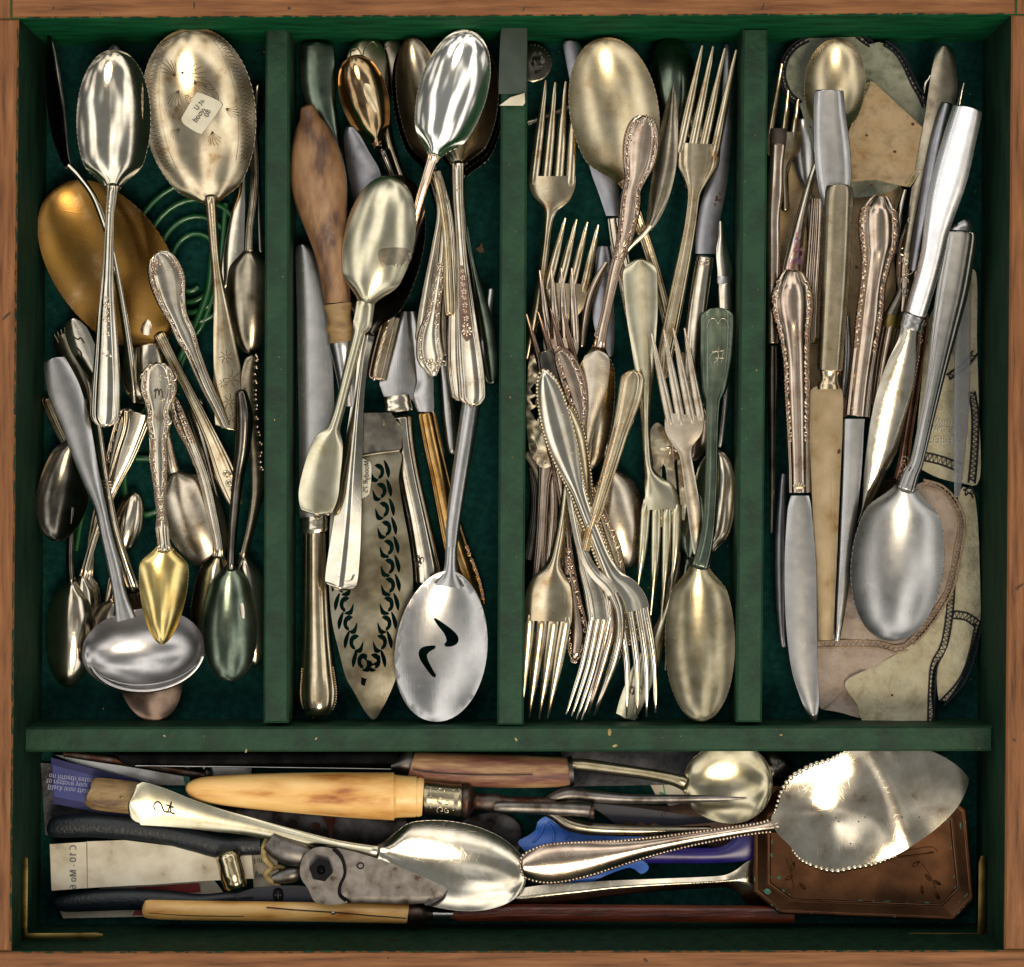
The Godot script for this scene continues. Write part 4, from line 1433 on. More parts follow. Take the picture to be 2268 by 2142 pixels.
func second_compartment() -> void:
	var m: M
	var sp: Array
	# back corner
	handle_of("serving_spoon", "wide dull green-grey handle end at the back left of the second compartment", "spoon", "pewter", [702, 92, 36, 702, 130, 39, 704, 180, 39, 711, 225, 33, 724, 262, 25, 738, 292, 14, 748, 330, 11, 756, 400, 10, 762, 450, 9], {"h": [70, 60], "c0": 0.3, "c": 5, "group": "", "hmat": "green_grey"})
	sp = handle_of("tablespoon", "golden-toned handle with double-lobed end behind the amber-reflecting spoon", "spoon", "warm_silver", [800, 88, 30, 812, 126, 43, 826, 180, 36, 842, 240, 22, 860, 310, 12, 884, 380, 10, 902, 430, 9], {"h": [64, 54], "c0": 0.7, "c": 5})
	m = M.new()
	tube(m, [768, 132, 68, 776, 112, 70, 792, 108, 70, 803, 124, 70, 808, 106, 70, 826, 92, 70, 838, 104, 69], 1.6, 5)
	fine("lobed_edge", m, "pewter")
	sp = handle_of("tablespoon", "second lobed handle end, almost hidden behind the grey spoon bowl", "spoon", "pewter", [858, 88, 24, 868, 122, 28, 880, 180, 24, 890, 240, 14], {"h": [52, 46], "c0": 0.7, "c": 5})
	m = M.new()
	tube(m, [846, 118, 56, 854, 104, 58, 866, 102, 58, 874, 112, 58], 1.5, 5)
	fine("lobed_edge", m, "dark_silver")
	spoon("teaspoon", "small spoon with amber reflection coloured into its bowl, next to the wooden handle top", "dark_silver", [834, 316, 782, 122, 53, 34, 0.55, 0.47], [905, 560, 8, 890, 470, 9, 868, 390, 9, 845, 330, 13], {"h": [60, 62, 84], "hb": [84, 96], "bmat": "amber_reflection_silver"})
	knife("blue-grey round-tipped knife blade leaning between wooden handle and cream spoon", "blue_steel", "blue_steel", [], [278, 768, 783, 300, 761, 798, 340, 763, 820, 380, 769, 842, 450, 783, 852, 540, 800, 858], {"hb": [98, 70], "bc0": 0.6, "bc": 4})
	spoon("tablespoon", "lower of two nested grey spoon bowls left of the mirror-bright spoon", "dark_silver", [950, 374, 902, 96, 54, 34, 0.5], [975, 470, 8, 950, 384, 13], {"h": [80, 92], "hb": [92, 104]})
	spoon("tablespoon", "upper of two nested grey spoon bowls left of the mirror-bright spoon", "pewter", [956, 362, 910, 84, 53, 34, 0.5], [985, 460, 8, 956, 374, 13], {"h": [90, 104], "hb": [104, 118]})
	# lower layer on the floor
	knife("long-bladed knife with threaded monogrammed handle right of the pierced server", "silver", "steel", [944, 1305, 22, 946, 1292, 32, 946, 1270, 34, 940, 1230, 31, 925, 1150, 27, 906, 1062, 26, 892, 985, 27, 884, 920, 30], [884, 852, 914, 858, 842, 919, 840, 841, 921, 760, 864, 914, 690, 886, 906], {"h": [60, 54], "hb": [54, 48], "sec": "thread", "c": 15, "t": 14})
	m = M.new()
	lathe(m, [882, 912, 31, 881, 904, 33, 880, 894, 30, 879, 886, 32, 878, 876, 29], [58], {"t": 0.5})
	part("bolster", m, "silver")
	m = M.new()
	engrave(m, LETTER_S, 928, 1240, 22, 1.4, level(77), 1.2)
	fine("monogram", m, "tarnish")
	sp = knife("knife with amber-gold worn handle passing under the slotted spoon's neck", "amber_plate", "steel", [1070, 1342, 10, 1056, 1326, 22, 1034, 1280, 31, 1010, 1210, 29, 990, 1130, 24, 974, 1055, 22, 956, 975, 21, 944, 912, 20], [912, 924, 961, 895, 917, 962, 872, 908, 961, 850, 920, 961, 830, 920, 959, 760, 911, 942, 690, 900, 922], {"h": [58, 50], "hb": [52, 46], "sec": "rim", "c": 14, "t": 12})
	add_relief(sp, 0.02, 0.3, 7.0, 9.0, "rose_silver", 0.8)
	sp = handle_of("dinner_fork", "handle stub with rope-twist ridges above the steel knife blade", "fork", "warm_silver", [830, 838, 23, 838, 800, 24, 850, 752, 24, 864, 700, 22], {"h": [70, 66], "sec": "ridge", "c": 6, "c0": 0.1})
	m = M.new()
	for k in 15:
		var q: Array = sample(sp, 0.04 + k * 0.066)
		dome(m, q[0], q[1], q[3] + 3, 9, 3.4, 4.5, -0.9, 6)
	for sd in [-1.0, 1.0]:
		var l := []
		for k in 6:
			var q: Array = sample(sp, k * 0.2)
			l.append_array([q[0] + q[4] * q[2] * 0.62 * sd, q[1] + q[5] * q[2] * 0.62 * sd, q[3] + 3])
		tube(m, l, 2.4, 5)
	fine("rope_band", m, "rose_silver")
	# pierced pie server
	thing("pie_server", "tarnished pie server pierced with scrollwork, price sticker near its neck", "server", 830, 1250)
	var outl := curvy([752, 1010, 790, 1016, 884, 1000, 883, 1060, 893, 1130, 906, 1200, 914, 1270, 913, 1340, 905, 1410, 888, 1470, 866, 1530, 845, 1572, 827, 1594, 806, 1572, 785, 1534, 766, 1500, 750, 1440, 736, 1380, 730, 1320, 728, 1250, 732, 1140, 742, 1060], 9.0)
	var holes := []
	var cx := [838, 1044, 843, 1086, 849, 1128, 854, 1170, 859, 1212, 861, 1254, 862, 1296, 859, 1338, 854, 1380, 844, 1422, 830, 1464]
	for sd in 2:
		for k in cx.size() / 2:
			var x: float = cx[k * 2]
			var y: float = cx[k * 2 + 1]
			var f := 1.0
			if sd == 1:
				if y < 1290.0:
					continue
				x = 760.0 + (862.0 - x) * 1.1 + (y - 1306.0) * 0.06
				f = -1.0
			# a comma-shaped slot curling round a bud, with a long leaf outside and a spur inside, at each station
			var comma := PackedVector2Array()
			for q in 9:
				var a := -2.3 + 3.9 * q / 8.0
				comma.append(v(x + cos(a) * 13.5 * f, y + sin(a) * 17.5))
			for q in 7:
				var a := 1.5 - 3.3 * q / 6.0
				comma.append(v(x + (cos(a) * 4.0 + 0.5) * f, y + 2.0 + sin(a) * 7.5))
			holes.append(comma)
			holes.append(curvy([x + f * 12, y - 25, x + f * 20, y - 17, x + f * 26, y, x + f * 23, y + 15, x + f * 17, y + 3], 5.0))
			holes.append(curvy([x - f * 18, y - 2, x - f * 9, y + 13, x + f * 4, y + 21, x - f * 4, y + 24, x - f * 15, y + 22], 5.0))
	holes.append(flat([806, 1452, 816, 1462, 826, 1470, 836, 1462, 842, 1452, 836, 1482, 826, 1474, 812, 1482]))
	holes.append(flat([800, 1500, 812, 1504, 816, 1530, 808, 1520]))
	holes.append(flat([826, 1504, 836, 1500, 830, 1528, 824, 1532]))
	m = M.new()
	sheet(m, outl, func(x: float, y: float) -> float: return 86.0 - pow((x - 822.0) / 92.0, 2.0) * 9.0 - pow((y - 1250.0) / 350.0, 2.0) * 8.0, 4.0, 15.0, holes)
	part("pierced_blade", m, "pierced_plate")
	m = M.new()
	sheet(m, curvy([800, 915, 866, 914, 876, 930, 892, 946, 890, 990, 882, 1004, 792, 1012, 796, 960], 8.0, true), wavy(92, 0.05, -0.12, 830, 960, 2.0), 4.0, 12.0)
	part("neck_plate", m, "dark_silver")
	m = M.new()
	tube(m, [790, 1012, 92, 836, 1004, 92, 884, 998, 91], 3.2, 6)
	dome(m, 850, 935, 95, 5, 9, 2.5, 0.2, 8)
	fine("joint_ridge", m, "pierced_plate")
	m = M.new()
	sheet(m, curvy([790, 1019, 812, 1020, 822, 1028, 822, 1060, 818, 1094, 810, 1101, 790, 1098], 6.0), level(89), 1.6, 10.0)
	var st := part("price_sticker", m, "sticker")
	words("Moody", 812, 1042, 91, 14, 1.57, "ink", st)
	words("R 75", 810, 1078, 91, 14, 1.57, "ink", st)
	words("4 for", 798, 1050, 91, 12, 1.57, "ink", st)

	# left table knife
	sp = knife("big table knife with threaded monogrammed handle against the first divider", "warm_silver", "steel", [704, 1590, 20, 704, 1576, 36, 705, 1556, 43, 705, 1530, 45, 703, 1480, 40, 701, 1400, 33, 699, 1300, 29, 698, 1176, 27], [1148, 664, 724, 1120, 661, 735, 1000, 661, 741, 900, 660, 741, 800, 658, 737, 700, 657, 727, 620, 655, 710, 570, 654, 697, 550, 655, 688, 540, 659, 676], {"h": [78, 64], "hb": [64, 72], "bc1": 0.6, "sec": "thread", "c": 17, "t": 14, "c0": 0.35})
	m = M.new()
	lathe(m, [698, 1180, 29, 697, 1172, 33, 697, 1163, 30, 697, 1155, 32, 696, 1144, 30], [66], {"t": 0.5})
	part("bolster", m, "silver")
	m = M.new()
	engrave(m, LETTER_S, 702, 1522, 22, 1.4, level(95), 1.3)
	engrave(m, [[-0.2, -0.5, 0.0, -0.3, 0.2, -0.5, 0.0, -0.6]], 696, 1508, 16, 0.0, level(95), 1.2)
	fine("monogram", m, "tarnish")
	m = M.new()
	var edge := spine([704, 1586, 14, 704, 1574, 30, 705, 1556, 38, 705, 1530, 40, 703, 1480, 35], [80], {"c0": 0.6})
	beads(m, edge, 0.0, 1.0, 2.2, 1.0, 6.0)
	fine("raised_border", m, "warm_silver")

	# turned wooden handle
	thing("corn_knife", "old tool with turned brown wooden handle and steel ferrule, upper left of second compartment", "knife", 705, 400)
	m = M.new()
	lathe(m, [680, 232, 12, 682, 240, 17, 684, 252, 20, 686, 262, 23, 690, 286, 38, 697, 330, 53, 704, 385, 62, 711, 440, 59, 722, 500, 47, 731, 548, 38, 740, 604, 33, 746, 650, 30, 748, 670, 29], [128, 112], {"t": 0.85, "c0": 0.4})
	part("wooden_grip", m, "turned_wood")
	m = M.new()
	lathe(m, [748, 672, 30, 749, 680, 31, 750, 686, 28, 750, 692, 27, 752, 712, 27, 753, 722, 31, 754, 730, 31, 755, 736, 28, 757, 758, 28], [112, 108], {"t": 0.85})
	part("turned_collar", m, "pale_wood")
	m = M.new()
	lathe(m, [757, 758, 29, 758, 764, 29, 762, 800, 24, 768, 850, 20, 772, 900, 18], [108, 96], {"t": 0.85})
	var fer := part("ferrule", m, "steel")
	m = M.new()
	for k in 22:
		dome(m, 731 + k * 2.5, 762 - k * 0.2, 108 + 22 * sqrt(maxf(0.0, 1.0 - pow((k - 10.5) / 11.0, 2.0))), 1.2, 4, 2, 0, 5)
	fine("milled_edge", m, "brown_plate", fer)

	# spoon lying under the cream one
	spoon("tablespoon", "dark-bowled steel spoon with ridged bright handle, under the cream convex spoon", "dark_silver", [815, 730, 892, 388, 82, 30, 0.52], [752, 1308, 22, 755, 1290, 36, 762, 1230, 36, 770, 1150, 31, 777, 1060, 25, 784, 980, 20, 790, 910, 15, 796, 850, 13, 803, 790, 15, 814, 735, 20], {"h": [132, 108, 108], "hb": [108, 104], "hmat": "bright_silver", "sec": "ridge", "c": 11, "c0": 0.8})
	m = M.new()
	tube(m, [726, 1268, 132, 731, 1282, 133, 744, 1284, 136, 752, 1276, 138], 1.4, 5)
	tube(m, [752, 1276, 138, 760, 1286, 136, 778, 1286, 134, 786, 1272, 131], 1.4, 5)
	fine("shell_edge", m, "steel")
	# cream plated spoon on top
	sp = spoon("tablespoon", "cream-toned spoon lying face down with green tarnish patch and flared fiddle handle", "cream_silver", [811, 668, 868, 390, 79, -38, 0.5, 0.48], [700, 1141, 20, 701, 1130, 36, 705, 1095, 45, 712, 1050, 43, 722, 1003, 38, 731, 972, 30, 738, 952, 15, 742, 938, 13, 752, 905, 12, 771, 830, 13, 788, 765, 13, 796, 734, 14, 801, 722, 21, 805, 705, 21, 811, 660, 20], {"h": [148, 138, 140], "hb": [140, 140], "c": 5, "c0": 0.6})
	m = M.new()
	sheet(m, curvy([838, 556, 870, 548, 905, 552, 912, 572, 890, 596, 868, 586, 846, 590], 6.0), func(x: float, y: float) -> float: return bowl_h([811, 668, 868, 390, 79, -38, 0.5, 0.48], 140, 140, x, y) + 0.5, 0.4, 9.0)
	fine("tarnish_patch", m, "pewter")

	# stems of the right-hand pile
	handle_of("tablespoon", "handle back coloured dark green like a reflection, leaning on the second divider", "spoon", "green_grey", [1090, 854, 12, 1084, 810, 20, 1074, 730, 21, 1056, 640, 15, 1040, 560, 7, 1030, 500, 6], {"h": [84, 80], "c": 5, "roll": 0.25})
	sp = spoon("tablespoon", "plain back-up spoon handle between the flower-tipped handle and blossom handle", "silver", [], [1022, 888, 18, 1018, 862, 22, 1011, 800, 22, 1008, 700, 16, 1004, 600, 10, 998, 500, 8, 985, 430, 8, 966, 380, 8], {"h": [108, 98], "c": 5, "sec": "thread"})
	handle_of("dessert_spoon", "slim olive handle end beside the flower-tipped handle", "spoon", "pewter", [987, 792, 10, 982, 760, 15, 980, 700, 14, 982, 640, 10, 988, 560, 7, 980, 470, 6], {"h": [90, 88], "c": 4})
	sp = handle_of("dessert_spoon", "handle ending in three blossoms, hanging beside the blossom-strip spoon", "spoon", "silver", [962, 834, 5, 958, 818, 18, 954, 796, 30, 950, 768, 29, 951, 738, 25, 958, 700, 18, 967, 645, 15, 976, 585, 13, 981, 520, 10, 985, 440, 8, 968, 380, 8], {"h": [122, 100, 104], "sec": "rim", "c": 5, "c0": 0.4})
	add_relief(sp, 0.08, 0.55, 7.0, 3.0, "silver", 0.84)
	m = M.new()
	flower(m, 952, 803, 127, 10, 0.3)
	flower(m, 970, 804, 126, 8, 0.8)
	flower(m, 961, 819, 125, 9)
	scroll(m, 933, 798, 124, 10, 0.4, -1.0)
	scroll(m, 984, 806, 122, 9, 2.4, 1.0)
	fine("three_blossoms", m, "silver")
	# slotted spoon
	thing("slotted_spoon", "satin steel serving spoon with two boomerang slots and long round handle", "spoon", 976, 1434)
	m = M.new()
	lathe(m, [1088, 636, 9, 1086, 660, 10, 1076, 720, 14, 1062, 800, 18, 1046, 885, 21, 1030, 985, 20, 1015, 1080, 18, 1004, 1160, 16, 1000, 1212, 13], [70, 98], {"t": 0.7, "c0": 1.0})
	part("handle", m, "steel")
	m = M.new()
	strip(m, spine([1000, 1205, 13, 999, 1230, 13, 998, 1255, 14, 996, 1278, 19, 993, 1300, 30], [98, 112]), {"c": 4, "t": 8})
	part("neck", m, "steel")
	var sb := [998, 1266, 958, 1598, 102, 30, 0.53, 0.48]
	var oc := PackedVector2Array()
	var dd := v(958 - 998, 1598 - 1266)
	var dn := v(-dd.y, dd.x).normalized()
	for sd in [1.0, -1.0]:
		for k in 28:
			var u := 0.5 - 0.5 * cos(PI * (k + 0.5) / 28.0)
			if sd < 0.0:
				u = 1.0 - u
			var w := sqrt(pow(egg(sb, u), 2.0) + pow(14.0 * maxf(0.0, 1.0 - u * 7.0), 2.0))
			oc.append(v(998, 1266) + dd * u + dn * sd * w)
	var sl := [curvy([960, 1370, 964, 1369, 990, 1386, 1010, 1403, 1016, 1416, 1012, 1426, 1000, 1432, 986, 1432, 984, 1427, 989, 1420, 984, 1404, 970, 1386], 5.0), curvy([965, 1430, 964, 1436, 954, 1442, 946, 1450, 948, 1462, 958, 1482, 966, 1496, 964, 1501, 958, 1499, 944, 1482, 930, 1460, 927, 1446, 932, 1436, 944, 1431], 5.0)]
	m = M.new()
	sheet(m, oc, func(x: float, y: float) -> float: return bowl_h(sb, 112, 112, x, y), 4.0, 12.0, sl)
	part("slotted_bowl", m, "steel")
	# blossom-strip spoon
	spoon("tablespoon", "spoon bowl showing as a dark crescent right of the mirror-bright spoon", "dark_silver", [1014, 376, 1056, 100, 76, 36, 0.5], [1012, 470, 9, 1010, 384, 16], {"h": [100, 112], "hb": [112, 122]})
	sp = spoon("tablespoon", "spoon with blossom strip down its handle, lying under the mirror-bright spoon", "silver", [1014, 364, 1046, 86, 74, 40, 0.5], [1045, 900, 26, 1046, 884, 31, 1045, 850, 32, 1040, 795, 31, 1033, 715, 25, 1028, 640, 18, 1023, 565, 12, 1019, 500, 11, 1015, 430, 12, 1014, 355, 20], {"h": [138, 120, 128], "hb": [128, 136], "sec": "rim", "c": 6, "c0": 0.9})
	m = M.new()
	strip(m, spine([1022, 588, 3, 1025, 615, 8, 1031, 690, 11, 1034, 735, 13, 1036, 756, 4], [131, 132.5, 134]), {"c": 0.3, "t": 2.0})
	fine("dark_ground", m, "dark_ground_metal")  # darker strip under the blossom band for contrast
	m = M.new()
	for k in 8:
		flower(m, 1024 + k * 1.15, 600 + k * 15, 131 + k * 0.4, 5.0 + (k % 2) * 2.0, k * 0.7)
		leaf(m, 1024 + k * 1.15, 608 + k * 15, 131 + k * 0.4, 4, 0.6 + (k % 2) * 1.9)
	flower(m, 1033, 726, 135, 12)
	for k in 5:
		leaf(m, 1034, 730, 134, 8, PI * 0.5 + (k - 2) * 0.6)
	for k in 5:
		dome(m, 1014, 385 + k * 9, 129, 4, 4, 3, 0, 6)
	fine("blossom_band", m, "rose_silver")
	spoon("tablespoon", "mirror-bright spoon on top at the back right of the second compartment", "mirror_silver", [962, 344, 1042, 68, 76, 44, 0.52, 0.47], [905, 560, 8, 915, 500, 9, 930, 440, 10, 944, 395, 11, 962, 338, 20], {"h": [96, 112, 158], "hb": [158, 170], "sec": "thread", "hmat": "rose_silver"})
	sp = handle_of("dessert_spoon", "thin threaded stem fanning left below the mirror-bright spoon's neck", "spoon", "silver", [930, 760, 12, 938, 700, 14, 950, 620, 11, 964, 540, 8, 974, 470, 7, 966, 400, 7], {"h": [84, 92], "sec": "thread"})
	sp = handle_of("tablespoon", "rope-edged stem between the plain back-up handle and the three-blossom handle", "spoon", "warm_silver", [996, 700, 10, 993, 640, 11, 990, 560, 8, 984, 490, 7, 972, 420, 7, 958, 380, 7], {"h": [116, 110], "sec": "rim"})
	spoon("tablespoon", "outermost nested spoon rim at the right of the mirror-bright spoon, by the second divider", "silver", [1020, 388, 1062, 112, 74, 30, 0.5], [1030, 520, 7, 1024, 450, 8, 1020, 396, 12], {"h": [80, 96], "hb": [96, 104]})
	handle_of("table_knife", "dull steel handle deep under the blossom handles, right of the steel blades", "knife", "steel", [1004, 1010, 16, 1002, 980, 18, 992, 880, 17, 984, 780, 15, 978, 690, 13], {"h": [26, 30], "c": 7})
	# dried leaf crumb
	thing("leaf_crumb", "tiny brown dried leaf crumb on the floor by the second divider", "leaf", 1066, 548)
	m = M.new()
	sheet(m, curvy([1054, 550, 1062, 546, 1066, 536, 1070, 548, 1072, 556, 1064, 560], 3.0), wavy(8, 0.2, 0.1, 1064, 548, 3.0, 8.0), 1.0, 6.0)
	part("blade", m, "brown_card")


# ---------------------------------------------------------------- third compartment: forks

func third_compartment() -> void:
	var m: M
	var sp: Array
	# coin
	thing("coin", "dull silver coin with a head in profile, in the back left corner", "coin", 1180, 138)
	m = M.new()
	lathe(m, [1180, 94, 2, 1180, 96, 12, 1180, 104, 28, 1180, 120, 41, 1180, 138, 44, 1180, 156, 41, 1180, 172, 28, 1180, 180, 12, 1180, 182, 2], [40], {"t": 0.08, "step": 3.0})
	part("disc", m, "dark_silver")
	m = M.new()
	sheet(m, curvy([1186, 112, 1198, 116, 1206, 126, 1206, 140, 1200, 150, 1196, 160, 1184, 164, 1186, 152, 1180, 148, 1176, 140, 1180, 134, 1178, 124], 5.0), wavy(46, 0, 0, 0, 0, 1.5, 6.0), 2.0, 7.0)
	for k in 30:
		var a := TAU * k / 30.0
		dome(m, 1180 + cos(a) * 39, 138 + sin(a) * 39, 43, 1.6, 2.6, 1.4, a, 5)
	fine("profile_relief", m, "dark_silver")
	handle_of("cocktail_pick", "thin twisted stem lying crosswise behind the left fork tines", "pick", "dark_silver", [1166, 274, 5, 1200, 262, 5, 1240, 246, 5, 1262, 236, 5], {"h": [40], "sec": "thread"})

	# low pieces
	knife("blue steel knife with rounded tip, mostly behind the big gold-toned spoon", "silver", "blue_steel", [1392, 640, 14, 1380, 590, 20, 1368, 530, 20, 1360, 480, 18], [478, 1342, 1378, 430, 1326, 1372, 380, 1308, 1364, 300, 1288, 1342, 200, 1266, 1316, 120, 1250, 1294, 96, 1247, 1284, 88, 1252, 1272], {"h": [44, 50], "hb": [52, 66], "bc1": 0.5, "sec": "thread"})
	spoon("tablespoon", "face-down spoon coloured like a dark green reflection, behind the right fork's tines", "green_grey", [1496, 292, 1484, 84, 54, -32, 0.5], [1524, 420, 9, 1514, 360, 9, 1497, 300, 12], {"h": [50, 58], "hb": [58, 62]})
	spoon("teaspoon", "small golden-toned spoon bowl between the right fork's tines", "warm_silver", [1546, 320, 1530, 200, 26, 16], [1552, 380, 7, 1546, 326, 9], {"h": [46, 46]})
	sp = knife("table knife with rust-spotted blade and plain handle along the third divider", "silver", "blue_steel", [1530, 850, 18, 1536, 760, 20, 1546, 670, 21, 1556, 600, 21, 1562, 566, 20], [562, 1540, 1584, 520, 1541, 1590, 460, 1550, 1601, 400, 1566, 1612, 300, 1590, 1621, 200, 1600, 1623, 120, 1604, 1622, 96, 1606, 1618], {"h": [72, 66], "hb": [62, 56], "bc1": 0.5})
	m = M.new()
	for k in 9:
		dome(m, 1590 + rng.randf_range(-7, 8), 438 + rng.randf_range(-10, 20), 66, rng.randf_range(1.5, 5), rng.randf_range(1, 3), 0.6, k, 6)
	fine("rust_spot", m, "rust")
	m = M.new()
	scroll(m, 1552, 580, 78, 8, 0.0, 1.0)
	scroll(m, 1566, 580, 78, 8, 3.0, -1.0)
	leaf(m, 1559, 578, 80, 7, 1.57)
	fine("scrollwork", m, "rose_silver")
	knife("narrow bright knife with mirror bolster squeezed against the third divider", "bright_silver", "bright_silver", [1608, 760, 14, 1606, 690, 16, 1604, 640, 16, 1604, 622, 15], [618, 1588, 1620, 600, 1589, 1622, 560, 1586, 1614, 520, 1590, 1606, 490, 1594, 1600], {"h": [60], "hb": [62]})
	m = M.new()
	lathe(m, [1604, 628, 17, 1604, 620, 18, 1604, 612, 17], [64], {"t": 0.5})
	part("bolster", m, "steel")
	knife("pale round-ended blade standing between the gold fork and the ornate handle", "steel", "blue_steel", [], [790, 1342, 1356, 770, 1330, 1360, 700, 1312, 1361, 600, 1318, 1354, 560, 1320, 1351, 544, 1324, 1348], {"hb": [50, 44], "bc1": 0.3})
	handle_of("teaspoon", "thin rust-flecked stem curving beside the pale round-ended blade", "spoon", "rose_silver", [1288, 772, 7, 1294, 720, 8, 1306, 660, 9, 1324, 616, 8, 1344, 582, 6], {"h": [64, 70], "c": 5})
	sp = spoon("serving_spoon", "big gold-toned serving spoon face up at the back of the fork compartment", "warm_silver", [1386, 400, 1334, 84, 99, 46, 0.5, 0.47], [1492, 780, 13, 1476, 700, 14, 1456, 620, 14, 1434, 545, 13, 1410, 475, 13, 1386, 392, 20], {"h": [50, 54, 100], "hb": [100, 112], "sec": "thread", "bmat": "satin_gold"})
	fork("long fork at the back left of the fork compartment, tines upward", "warm_silver", [1182, 393, 1209, 178, 1209, 396, 1230, 182, 1236, 398, 1253, 180, 1263, 396, 1275, 190], [1166, 800, 9, 1180, 725, 11, 1194, 650, 10, 1206, 560, 9, 1213, 500, 10, 1218, 466, 16, 1222, 440, 40, 1223, 412, 52, 1223, 390, 53], {"h": [50, 76, 84], "tw": 11, "ht": 96})
	# gold-toned and dark forks overlapping at the left
	fork("golden fork with yellowish tines, behind the two crossing dark forks", "warm_silver", [1215, 625, 1252, 482, 1240, 632, 1277, 485, 1266, 634, 1301, 491, 1296, 630, 1325, 497], [1186, 900, 9, 1206, 800, 10, 1232, 720, 14, 1246, 690, 34, 1254, 660, 46, 1256, 628, 48], {"h": [46, 60, 70], "tw": 10, "ht": 84, "tmat": "warm_silver"})
	fork("brown-silver fork, the upper of two crossing dark forks at the left", "rose_silver", [1212, 745, 1195, 598, 1232, 752, 1221, 595, 1252, 750, 1243, 593, 1274, 742, 1266, 593], [1268, 960, 9, 1262, 880, 11, 1252, 820, 22, 1244, 780, 38, 1242, 750, 40], {"h": [70, 80, 92], "tw": 9, "ht": 104})
	fork("pewter fork, the lower of two crossing dark forks at the left", "brown_plate", [1206, 840, 1166, 695, 1234, 830, 1192, 690, 1262, 836, 1219, 682, 1290, 872, 1245, 679], [1292, 1080, 9, 1294, 1000, 11, 1284, 920, 24, 1262, 880, 42, 1246, 840, 46], {"h": [76, 92, 100], "tw": 8, "ht": 114})
	sp = handle_of("teaspoon", "oval looped handle end in front of the crossing dark forks", "spoon", "dark_silver", [1206, 776, 18, 1214, 800, 24, 1224, 850, 26, 1236, 900, 20, 1248, 950, 12], {"h": [112, 104], "sec": "rim", "c": -3, "c0": 0.8})
	sp = handle_of("dessert_fork", "brownish leaf-relief handle end tucked behind the beaded white handle", "fork", "rose_silver", [1236, 774, 12, 1252, 800, 24, 1270, 850, 28, 1282, 900, 22, 1288, 950, 12, 1294, 1010, 9], {"h": [108, 98], "sec": "rim", "c": 5})
	add_relief(sp, 0.0, 0.7, 8.0, 3.0, "brown_plate", 0.55)
	handle_of("teaspoon", "plain rounded grey-silver handle end right of the brownish relief handle", "spoon", "satin_silver", [1321, 775, 24, 1321, 795, 30, 1319, 845, 29, 1309, 900, 22, 1300, 960, 15, 1291, 1020, 12, 1282, 1080, 10], {"h": [104, 84], "c": 4})
	# big spork-like head at the left wall
	thing("serving_fork", "broad golden serving fork head with a slot, at the left wall below the dark forks", "fork", 1200, 920)
	m = M.new()
	sheet(m, curvy([1176, 786, 1198, 800, 1230, 840, 1250, 900, 1250, 980, 1228, 1022, 1212, 1036, 1196, 1034, 1176, 1006, 1167, 950, 1166, 860], 8.0), wavy(62, 0.1, 0.04, 1200, 900, 6.0, 0.8), 5.0, 12.0, [flat([1184, 850, 1192, 850, 1192, 926, 1188, 934, 1184, 926])])
	part("head", m, "warm_silver")
	m = M.new()
	strip(m, spine([1212, 1024, 22, 1206, 1060, 15, 1203, 1110, 13, 1198, 1200, 13, 1190, 1300, 15], [60, 50]), {"sec": "thread"})
	part("handle", m, "rose_silver")
	for q in [[1176, 1030, 1186, 1120, 1170, 1240, 0], [1222, 1040, 1226, 1130, 1214, 1270, 1], [1164, 1000, 1196, 1060, 1208, 1160, 2]]:
		handle_of("teaspoon", ["slim dark stem against the second divider, left of the threaded fork stems", "reeded stem running down behind the lower left fork's neck", "curved dark stem crossing below the broad golden fork head"][q[6]], "spoon", ["dark_silver", "rose_silver", "pewter"][q[6]], [q[0], q[1], 8, q[2], q[3], 10, q[4], q[5], 11], {"h": [40 + 8 * q[6], 44], "sec": "thread"})
	handle_of("table_knife", "reeded bright handle slanting beneath the beaded forks to the lower left", "knife", "silver", [1236, 1330, 16, 1244, 1260, 17, 1256, 1160, 14, 1270, 1060, 12, 1284, 960, 11], {"h": [52, 60], "sec": "groove", "c": 6})
	handle_of("dessert_fork", "scroll-edged stem beside the second divider, at the big golden fork head's foot", "fork", "rose_silver", [1250, 1130, 9, 1240, 1060, 12, 1228, 1000, 16, 1222, 960, 18], {"h": [76, 72], "sec": "rim", "c": 5})
	spoon("teaspoon", "dim face-down spoon at the very bottom left, under the wide-shouldered fork", "pewter", [1196, 1310, 1186, 1470, 34, -18, 0.5], [1206, 1200, 7, 1200, 1260, 8, 1196, 1316, 10], {"h": [34, 38]})
	fork("slim fork lying lowest at the right, tines pointing down beside the fiddle-handled spoon", "pewter", [1470, 1340, 1456, 1480, 1484, 1342, 1474, 1484, 1498, 1342, 1492, 1486], [1530, 1000, 8, 1520, 1100, 8, 1508, 1200, 9, 1498, 1270, 13, 1490, 1310, 22, 1485, 1342, 24], {"h": [36, 40, 44], "tw": 6, "ht": 30})
	# soup spoon lying face down
	spoon("soup_spoon", "round satin spoon lying face down beside the beaded stems", "satin_silver", [1350, 1036, 1388, 1260, 63, -38, 0.52, 0.46], [1334, 850, 9, 1336, 940, 9, 1342, 1000, 10, 1350, 1046, 15], {"h": [44, 54], "hb": [54, 46]})
	# spoon tipped on its side below the ornate handle
	var ob := [1326, 766, 1306, 1040, 44, 30, 0.45]
